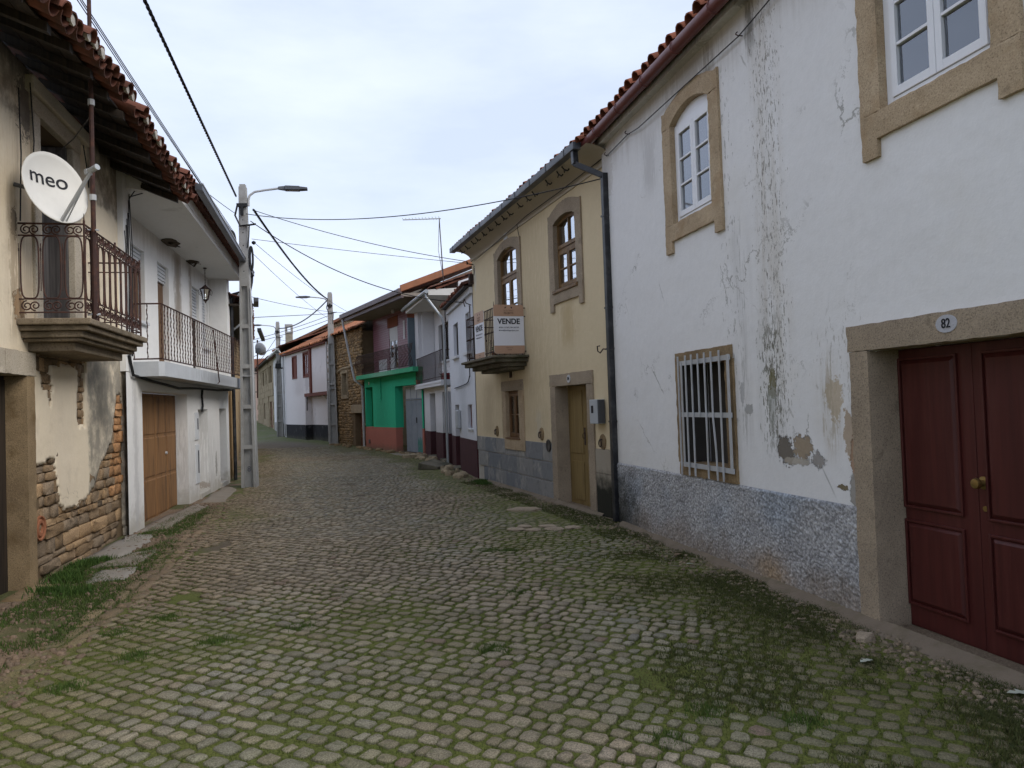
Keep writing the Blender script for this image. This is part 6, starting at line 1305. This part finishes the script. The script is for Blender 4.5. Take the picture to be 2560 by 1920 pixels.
for i in range(6): a = math.pi/3*i; fr.bar((.14*math.cos(a),.14*math.sin(a),-.61),(.075*math.cos(a),.075*math.sin(a),-.90),.016); fr.tube([(.15*math.cos(a),.15*math.sin(a),-.6),(.2*math.cos(a),.2*math.sin(a),-.68),(.17*math.cos(a),.17*math.sin(a),-.78),(.12*math.cos(a),.12*math.sin(a),-.74)], .006, 4)
fr.lathe([(.08,-.90),(.05,-.94),(.012,-.97),(.02,-1.0),(.001,-1.01)], 6); mk('frame', fr, M['iron'], ln_)
for i in range(6):
    a, b = math.pi/3*i, math.pi/3*(i+1); mk('pane', MB().add([(.134*math.cos(a),.134*math.sin(a),-.62),(.134*math.cos(b),.134*math.sin(b),-.62),(.072*math.cos(b),.072*math.sin(b),-.89),(.072*math.cos(a),.072*math.sin(a),-.89)], [(0,1,2,3)]), M['glass_clear'], ln_)
# ------------------------------------------------------------ beige house and its neighbour beyond the pole
FL3 = Fac((-10.0,26.9),-19,'L'); FL4 = Fac((-14.0,38.4),-19,'L')
L3 = house('beige_house', 'beige house with drainpipes and sagging tiled eaves behind the concrete pole', FL3)
M['wall_L3'] = plaster('wall_L3', (.42,.30,.17), (('patch',.9,.55,(.32,.22,.12),.6), ('low',.0,.8,(.24,.18,.11),.7), ('streak',7,3.,.2,3.,(.22,.16,.1),.6,.58)), var=.1)
mk('wall', MB().grid_wall(0, 8.95, -.2, 4.5, [(7.3,8.0,-.1,2.0,.2),(7.5,8.1,3.1,4.0,.15),(5.5,6.2,3.1,4.0,.15),(4.5,5.4,-.1,2.0,.2)]), M['wall_L3'], L3); body(L3, 0, 8.9, 4.5, 6, M['wall_L3'])
for a, b, z0, z1 in ((7.3,8.0,0,2.0),(4.5,5.4,0,2.0)): mk('door', MB().box(a,b,-.22,-.18,z0,z1), M['wood_brown'], L3); stone_box(L3, 'door_jamb', a-.16, a, 0, 2.0, -.15, .03, M['granite_brown']); stone_box(L3, 'door_jamb', b, b+.16, 0, 2.0, -.15, .03, M['granite_brown']); stone_box(L3, 'door_lintel', a-.18, b+.18, 2.0, 2.2, -.15, .035, M['granite_brown'])
for a, b, z0, z1 in ((7.5,8.1,3.1,4.0),(5.5,6.2,3.1,4.0)): casement(L3, a, b, z0, z1, -.06, M['wood_brown'], 2)
for s in (8.55, 8.25): path_tube(L3, 'drainpipe', [(s,.06,4.2),(s,.06,.3),(s,.12,.05)], .04, M['wall_L3'], 7)
tile_row(L3, -.2, 9.0, .62, 4.42, math.atan(.38), M['tile_old'], .21, .09); roof_sheet(L3, -.2, 9.0, .5, 4.55, -3, 5.9, M['tile_old'], wave=.05); mk('eave_board', MB().box(-.2,8.95,.0,.5,4.42,4.47), M['wood_dark'], L3)
path_tube(L3, 'roof_cable', [(9.0,.3,4.7),(8.9,.6,4.6),(8.85,.62,4.2),(8.6,.1,3.8),(8.6,.06,3.0)], .03, M['plastic_grey'], 6)
mk('gutter', MB().bar((9.1,.72,4.56),(8.2,.72,4.54),.12,.1), M['dark_zinc'], L3); mk('gutter', MB().bar((2.6,.80,4.5),(-.3,.95,4.42),.12,.1), M['black_metal'], L3)
L4 = house('plain_house', 'plain plastered house set back behind the beige house and pole', FL4)
mk('wall', MB().grid_wall(0, 11.8, -.1, 4.9, [(2,2.9,.1,2.2,.2),(5,6,3.2,4.3,.15),(8,9,.1,2.2,.2)]), M['wall_L3'], L4); body(L4, 0, 11.8, 4.9, 5, M['wall_L3']); roof_sheet(L4, -.2, 12, .4, 4.95, -3, 6.2, M['tile_old'], wave=.05)
for a, b, z0, z1 in ((2,2.9,.1,2.2),(8,9,.1,2.2)): mk('door', MB().box(a,b,-.22,-.18,z0,z1), M['wood_brown'], L4)
casement(L4, 5, 6, 3.2, 4.3, -.06, M['wood_brown'], 2)
r_ = ray(*V('a7', 252, 450)); dcp = r_*(36/r_.y) + Vector((0,0,CAMH)); rm = ray(*V('a7', 212, 340)); tp = rm*(36.1/rm.y)+Vector((0,0,CAMH)); rb = ray(*V('a7', 215, 1050)); bt = rb*(36.1/rb.y)+Vector((0,0,CAMH))
d2 = thing('satellite_dish', 'grey satellite dish seen from behind on a thin mast beyond the concrete pole', 'satellite dish', dcp); 
q = (Vector((.3,.85,.3))).to_track_quat('Z','Y'); dm = MB().lathe(prof, 24); dm.v = [tuple(q @ Vector((x*.93,y*.97,z))) for x, y, z in dm.v]; mk('reflector', dm, M['dish_grey'], d2, 'all')
mk('mast', MB().tube([tuple(bt-dcp), tuple(tp-dcp)], .035, 7), M['iron_rust'], d2, True); mk('back_bracket', MB().box(-.18,.0,-.25,-.1,-.22,.02), M['dark_zinc'], d2)
for zz in (.3, 1.2): mk('wall_arm', MB().bar(tuple(bt-dcp+Vector((0,0,zz))), tuple(bt-dcp+Vector((-1.0,.25,zz))), .05), M['dark_zinc'], d2)
# ------------------------------------------------------------ concrete poles and cables
def pole(label, base, Hh, rot, w0, w1, arm_dir, arm_len, lamp_z, number=None):
    P = thing('utility_pole', label, 'utility pole', base, rot, 'concrete poles along the street')
    d0, d1 = w0*.78, w1*.9; m = MB(); solid = Hh*.66
    W = lambda z: w0+(w1-w0)*z/Hh; Dp = lambda z: d0+(d1-d0)*z/Hh
    def seg(x0, x1, y0, y1, za, zb): m.hexa([(x0*W(za)/2,y0*Dp(za)/2,za),(x1*W(za)/2,y0*Dp(za)/2,za),(x1*W(za)/2,y1*Dp(za)/2,za),(x0*W(za)/2,y1*Dp(za)/2,za)], [(x0*W(zb)/2,y0*Dp(zb)/2,zb),(x1*W(zb)/2,y0*Dp(zb)/2,zb),(x1*W(zb)/2,y1*Dp(zb)/2,zb),(x0*W(zb)/2,y1*Dp(zb)/2,zb)])
    seg(-1,-.62,-1,1,-.15,solid); seg(.62,1,-1,1,-.15,solid); seg(-.62,.62,-.25,.25,-.15,solid); seg(-1,1,-1,1,solid,Hh-.06); seg(-.8,.8,-.8,.8,Hh-.06,Hh)
    n = 5
    for i in range(1, n): z = solid*i/n; seg(-.62,.62,-.96,-.25,z-.045,z+.045); seg(-.62,.62,.25,.96,z-.045,z+.045)
    S_ = mk('shaft', m, M['concrete'], P)
    for i in range(5): z = solid+.35+i*.3; mk('bolt_hole', MB().lathe([(.014,0),(.001,.002)], 8, (0,-Dp(z)/2-.001,z), 'y'), M['black_text'], S_)
    for z in (solid*.55, solid+.6, Hh-1.0): mk('band', MB().box(-W(z)/2-.006,W(z)/2+.006,-Dp(z)/2-.006,Dp(z)/2+.006,z,z+.015), M['galv'], P)
    ax, ay = arm_dir; z0 = lamp_z-.28; pts = [(ax*.12, ay*.12, z0-.15), (ax*.12, ay*.12, z0), (ax*.15, ay*.15, z0+.1), (ax*.26, ay*.26, z0+.19), (ax*.5, ay*.5, lamp_z-.04), (ax*(arm_len-.45), ay*(arm_len-.45), lamp_z+.02)]
    mk('lamp_arm', MB().tube(pts, .028, 8), M['galv'], P, True)
    hd = MB(); e = Vector((ax, ay, 0)); sd_ = Vector((-ay, ax, 0)); a0 = e*(arm_len-.52)+Vector((0,0,lamp_z+.015))
    for l0, l1, wd0, wd1, t0, t1 in ((0,.16,.04,.05,.03,.05), (.16,.5,.09,.10,.05,.045), (.5,.68,.095,.085,.035,.022)):
        A, B = a0+e*l0, a0+e*l1; hd.hexa([A-sd_*wd0-Vector((0,0,t0)), A+sd_*wd0-Vector((0,0,t0)), B+sd_*wd1-Vector((0,0,t1)), B-sd_*wd1-Vector((0,0,t1))], [A-sd_*wd0+Vector((0,0,t0)), A+sd_*wd0+Vector((0,0,t0)), B+sd_*wd1+Vector((0,0,t1)), B-sd_*wd1+Vector((0,0,t1))])
    LH_ = mk('lamp_head', hd, M['dark_zinc'], P, bevel=.008); A, B = a0+e*.2-Vector((0,0,.052)), a0+e*.48-Vector((0,0,.049)); mk('lamp_glass', MB().add([A-sd_*.07, A+sd_*.07, B+sd_*.07, B-sd_*.07], [(0,1,2,3)]), M['plastic_grey'], LH_)
    zc = Hh-1.15; mk('cable_clamp', MB().box(-.12,.12,-.14,-.09,z0-.2,z0-.12).box(-.03,.03,-.16,-.1,Hh-.75,Hh-.55).tube([(-.1,-.12,Hh-.5),(-.16,-.12,Hh-.75),(-.05,-.14,Hh-1.0),(.16,-.13,Hh-.98),(.3,-.1,Hh-.95)], .022, 6).tube([(.16,-.13,Hh-.98),(.14,-.12,Hh-1.25),(.1,-.1,Hh-1.5)], .014, 5), M['cable'], P)
    if number: text_mesh('number', number, .17, M['grey_text'], P, (.0,-.06,.42), face='n', bold=.001, sx=-1., extr=.001)
    return P
def coil(P, x, y, z, r, w, tk=.03, turns=3):
    for k in range(turns): 
        f = 1-.08*k; mk('cable_coil', MB().tube([(x+w*f*math.cos(t), y+k*.025, z+r*f*math.sin(t)) for t in [2*math.pi*i/20 for i in range(20)]], tk*.6, 6, True), M['cable'], P, True)
P1 = pole('tall concrete pole with street lamp and black cable coils beside the white balcony house', (-6.13,17.16,0), 7.05, rad(6), .34, .16, (.98,.12), 1.32, 6.98, '8')
coil(P1, -.27, -.06, 5.68, .26, .075, .07, 3); coil(P1, .17, -.08, 5.3, .28, .035, .04, 2); mk('ball_joint', MB().lathe([(.001,-.05),(.045,-.02),(.05,.02),(.001,.05)], 10, (.24,-.1,5.66)), M['cable'], P1, True); mk('conduit', MB().tube([(.15,-.1,0),(.14,-.1,4.6)], .02, 6), M['galv'], P1, True)
P2 = pole('middle concrete pole with street lamp in front of the rubble stone house', (-8.43,34.72,.12), 7.15, rad(8), .42, .2, (-.98,.1), 1.45, 6.95)
P3 = pole('far concrete pole with street lamp at the corner of the jettied white house', (-14.37,45.66,.22), 7.1, rad(10), .40, .2, (-.98,.1), 1.5, 6.9)
coil(P3, .2, -.1, 4.6, .42, .1, .05, 2); mk('splice_box', MB().box(-.17,.17,-.2,-.1,4.2,4.5), M['cable'], P3)
def cable(label, a, b, sag, r=.009, group='overhead cables', n=26, mat='cable', bundle=False):
    a, b = Vector(a), Vector(b); path = []
    for i in range(n+1): t = i/n; p = a.lerp(b, t); p.z -= sag*4*t*(1-t); path.append(p)
    base = a.copy()
    m = MB()
    if bundle:
        d = (b-a).normalized(); s1 = d.cross(Vector((0,0,1))).normalized(); s2 = d.cross(s1); L = (b-a).length; N = int(L*14)
        for k in range(3):
            pp = []
            for i in range(N+1):
                t = i/N; p = a.lerp(b, t); p.z -= sag*4*t*(1-t); an = 2*math.pi*(L*t/.42)+k*2.094; pp.append(p+(s1*math.cos(an)+s2*math.sin(an))*r*.8-base)
            m.tube(pp, r*.75, 4)
    else: m.tube([p-base for p in path], r, 5)
    o = mk('overhead_cable', m, M[mat], None, True, loc=base); return tag(o, label, 'cable', group)
p1 = lambda x, z, y=-.12: Vector((-6.13+x, 17.16+y, z)); p2 = lambda x, z: Vector((-8.43+x, 34.62, z)); p3 = lambda x, z: Vector((-14.37+x, 45.6, z))
def along(u, v, y): r = ray(u, v); return Vector((r.x/r.y*y, y, CAMH+r.z/r.y*y))
def through(a, u, v, y, y2):      # from a through the point seen at (u,v) at depth y, on to depth y2
    b = along(u, v, y); t = (y2-a.y)/(b.y-a.y); return a.lerp(b, t)
s_ = p1(-.12, 6.75); cable('thick twisted black cable bundle slung over the street towards the tall pole', through(s_, 361, 0, 8, -2), s_, .0, .017, bundle=True)
cable('thick twisted cable bundle between the tall pole and the middle pole', p1(.28,6.42), p2(-.1,6.95), .25, .022, bundle=True)
cable('thick twisted cable bundle between the middle pole and the far pole', p2(-.1,6.9), p3(.1,6.9), .35, .022, bundle=True)
for k, (u, dz) in enumerate(((196,0), (204,.0), (210,.03))):
    e = p1(-.26+.02*k, 5.97+dz-.02*k); cable('thin cable running beside the tiled eaves to the tall pole', through(e, u, 0, 9, 2), e, .02+.01*k, .007, 'thin cables beside the eaves')
cable('thin cable rising from the white house eaves to the tall pole', FL2.w(7.0,.7,5.45), p1(-.15,6.35), .02, .007)
cable('cable sagging from the tall pole across to the top of the black downpipe', p1(.1,6.33), FY.w(-.33,.14,4.85), .32, .009)
cable('cable from the tall pole to the upper corner bracket of the yellow house', p1(.25,6.42), FY.w(6.7,.2,5.04), .12, .008)
cable('cable from the tall pole to the roof edge of the narrow white house', p1(.2,6.16), FA.w(.75,.14,4.2), .42, .011)
cable('thin cable from the ball joint of the tall pole to the yellow house corner', p1(.22,5.74), FY.w(6.7,.2,5.0), .02, .006)
cable('thin cable from the tall pole to the green house roof edge', p1(.27,5.66), FG.w(5.9,.85,5.72), .12, .006)
cable('thin cable from the side coil of the tall pole to the middle pole', p1(.2,5.44), p2(.05,5.95), .12, .006)
cable('thin cable across the street from beige house roof to green house roof', along(598, 734, 21), FG.w(6.2,.85,5.72), .10, .008)
cable('cable from the plain house roof across to the middle pole', along(628, 794, 26), p2(-.05,6.25), .0, .012)
for k, (u, v, z, lab) in enumerate(((630,850,6.15,'uppermost of the thin cables fanning from the middle pole towards the beige house'),(628,858,5.95,'second highest of the thin cables fanning from the middle pole towards the beige house'),(630,893,5.8,'lowest of the thin cables fanning from the middle pole towards the beige house'))): cable(lab, along(u, v, 34), p2(-.1, z), .06, .012)
cable('cable from the far pole down to the plain house', p3(-.1,6.3), along(628,930,38), .05, .014); cable('cable from the middle pole back to the roof behind the chimney', p2(0,5.3), along(690,846,60), .3, .012)
# television antenna on the roof of the white balcony house
ra = ray(*V('b1', 308, 400)); yb = 22.9; bs = Vector((ra.x/ra.y*yb, yb, CAMH+ra.z/ra.y*yb)); rt_ = ray(1098, 545); tpz = CAMH+rt_.z/rt_.y*yb; dxt = rt_.x/rt_.y*yb-bs.x
an = thing('tv_antenna', 'tall television antenna on a mast above the small white houses', 'antenna', bs); hh = tpz-bs.z
mk('mast', MB().tube([(0,0,-.8),(0,0,0),(dxt*.6,0,hh*.6),(dxt,0,hh)], [.022,.022,.018,.014], 6), M['iron'], an, True)
ru_ = ray(1007, 546); bl = ru_.x/ru_.y*yb-bs.x; mk('boom', MB().bar((bl,0,hh-.02),(dxt+.05,0,hh-.02),.025), M['galv'], an)
for i in range(12): x_ = bl+(dxt-bl)*i/11; mk('element', MB().tube([(x_,-.13-.006*i,hh),(x_,.13+.006*i,hh)], .006, 4), M['galv'], an)
path_tube(an, 'cable', [(dxt,0.02,hh),(dxt-.06,.02,hh*.6),(.05,.02,.1),(.12,.02,-.6)], .01, M['galv'], 4)
# ------------------------------------------------------------ loose stones, slabs, leaves
def rock(name, label, x, y, sx, sy, sz, rot, mat, z=None, group=None):
    R = random.Random(int(x*1000)+int(y*77)); n = 8; m = MB(); V_ = []
    for k, zz in ((1.0,-.3), (1.0,.55), (.72,1.0)):
        for i in range(n): a = 2*math.pi*i/n; j = R.uniform(.82,1.1); V_.append((sx*.5*k*j*math.cos(a), sy*.5*k*j*math.sin(a), sz*zz*(1 if zz < 0 else R.uniform(.85,1.1))))
    f = [(r*n+i, r*n+(i+1)%n, (r+1)*n+(i+1)%n, (r+1)*n+i) for r in range(2) for i in range(n)] + [tuple(2*n+i for i in range(n))]
    m.add(V_, f); zz = float(hgt(x, y)) if z is None else z
    return tag(mk(name, m, M[mat], None, False, (x, y, zz), (0,0,rot)), label, 'stone', group)
R = random.Random(5)
for i in range(34):
    yy = 17.6 + i*.26 + R.uniform(-.1,.1); rock('rubble_stone', 'small loose rubble stone at the foot of the burgundy plinths', float(right_x(yy)) - R.uniform(.1,.55), yy, R.uniform(.12,.34), R.uniform(.1,.24), R.uniform(.05,.13), R.uniform(0,3), 'granite_far', None, 'loose stones below the small white houses')
for i in range(16):
    yy = 26.5 + i*.5; rock('rubble_stone', 'brown stone edging the street below the green house', float(right_x(yy)) - R.uniform(.2,.6), yy, R.uniform(.2,.45), R.uniform(.15,.3), R.uniform(.05,.12), R.uniform(0,3), 'granite_brown', None, 'stones below the green house')
sb = thing('stone_slab', 'dark flat stone slab leaning at the foot of the narrow white house', 'slab', (-2.2,20.6,.03), rad(70)); mk('slab', MB().hexa([(-.5,-.3,-.02),(.5,-.3,-.02),(.5,.3,-.02),(-.5,.3,-.02)], [(-.5,-.3,.06),(.5,-.28,.06),(.48,.3,.2),(-.5,.28,.17)]), M['granite_dark'], sb, bevel=.015)
sb = thing('stone_slab', 'pale flat stone slab before the white house with loggia', 'slab', (-3.35,24.9,.04), rad(20)); mk('slab', MB().box(-.4,.4,-.18,.18,-.03,.1), M['granite_far'], sb, bevel=.015)
sb = thing('stone_slab', 'grey flat stone set in the grass below the yellow house', 'slab', (.12,11.9,.0), rad(-15)); mk('slab', MB().slab([(-.26,-.1),(-.1,-.17),(.2,-.15),(.3,0),(.16,.14),(-.15,.15)], -.02, .035), M['granite_grey'], sb, bevel=.015)
for i, (x, y, l, w) in enumerate(((-.02,10.05,.28,.12),(.22,9.95,.24,.11),(.5,9.98,.3,.12),(.75,10.05,.26,.12),(.1,10.25,.22,.1),(.42,10.22,.26,.11))): rock('flat_stone', 'grey flat broken stone lying in the moss below the yellow house', x, y, l, w*1.5, .028, rad(-20), 'granite_grey', None, 'broken flat stones in the moss')
rock('flat_stone', 'thin pale stone leaning by the granite jamb of the burgundy door', 2.36, 5.12, .16, .12, .05, .4, 'granite_grey')
def leaf(label, x, y, l, rot, mat):
    m = MB(); pts = [(0,0),(.25,.16),(.42,.10),(.5,.26),(.66,.12),(.8,.18),(1,0),(.8,-.16),(.62,-.1),(.5,-.24),(.4,-.1),(.22,-.15)]
    V_ = [((px-.5)*l, py*l, .012+.03*l*math.sin(px*3)+.1*abs(py)*l) for px, py in pts]; n = len(V_); m.add(V_+[(0,0,.016)], [(i,(i+1)%n,n) for i in range(n)]+[((i+1)%n,i,n) for i in range(0)])
    o = mk('fallen_leaf', m, M[mat], None, False, (x, y, float(hgt(x,y))+.012), (0,.1,rot)); return tag(o, label, 'leaf')
leaf('pale green fallen leaf by the granite jamb of the burgundy door', 2.15, 4.67, .13, .6, 'leafpale'); leaf('large pale fallen leaf in the grass beside the burgundy door step', 2.72, 4.1, .16, .1, 'leafpale'); leaf('curled brown leaf at the foot of the roughcast plinth', 1.72, 8.0, .2, 1.0, 'leafbrown'); leaf('small white scrap of leaf below the roughcast plinth', 1.74, 7.55, .09, .3, 'leafpale')
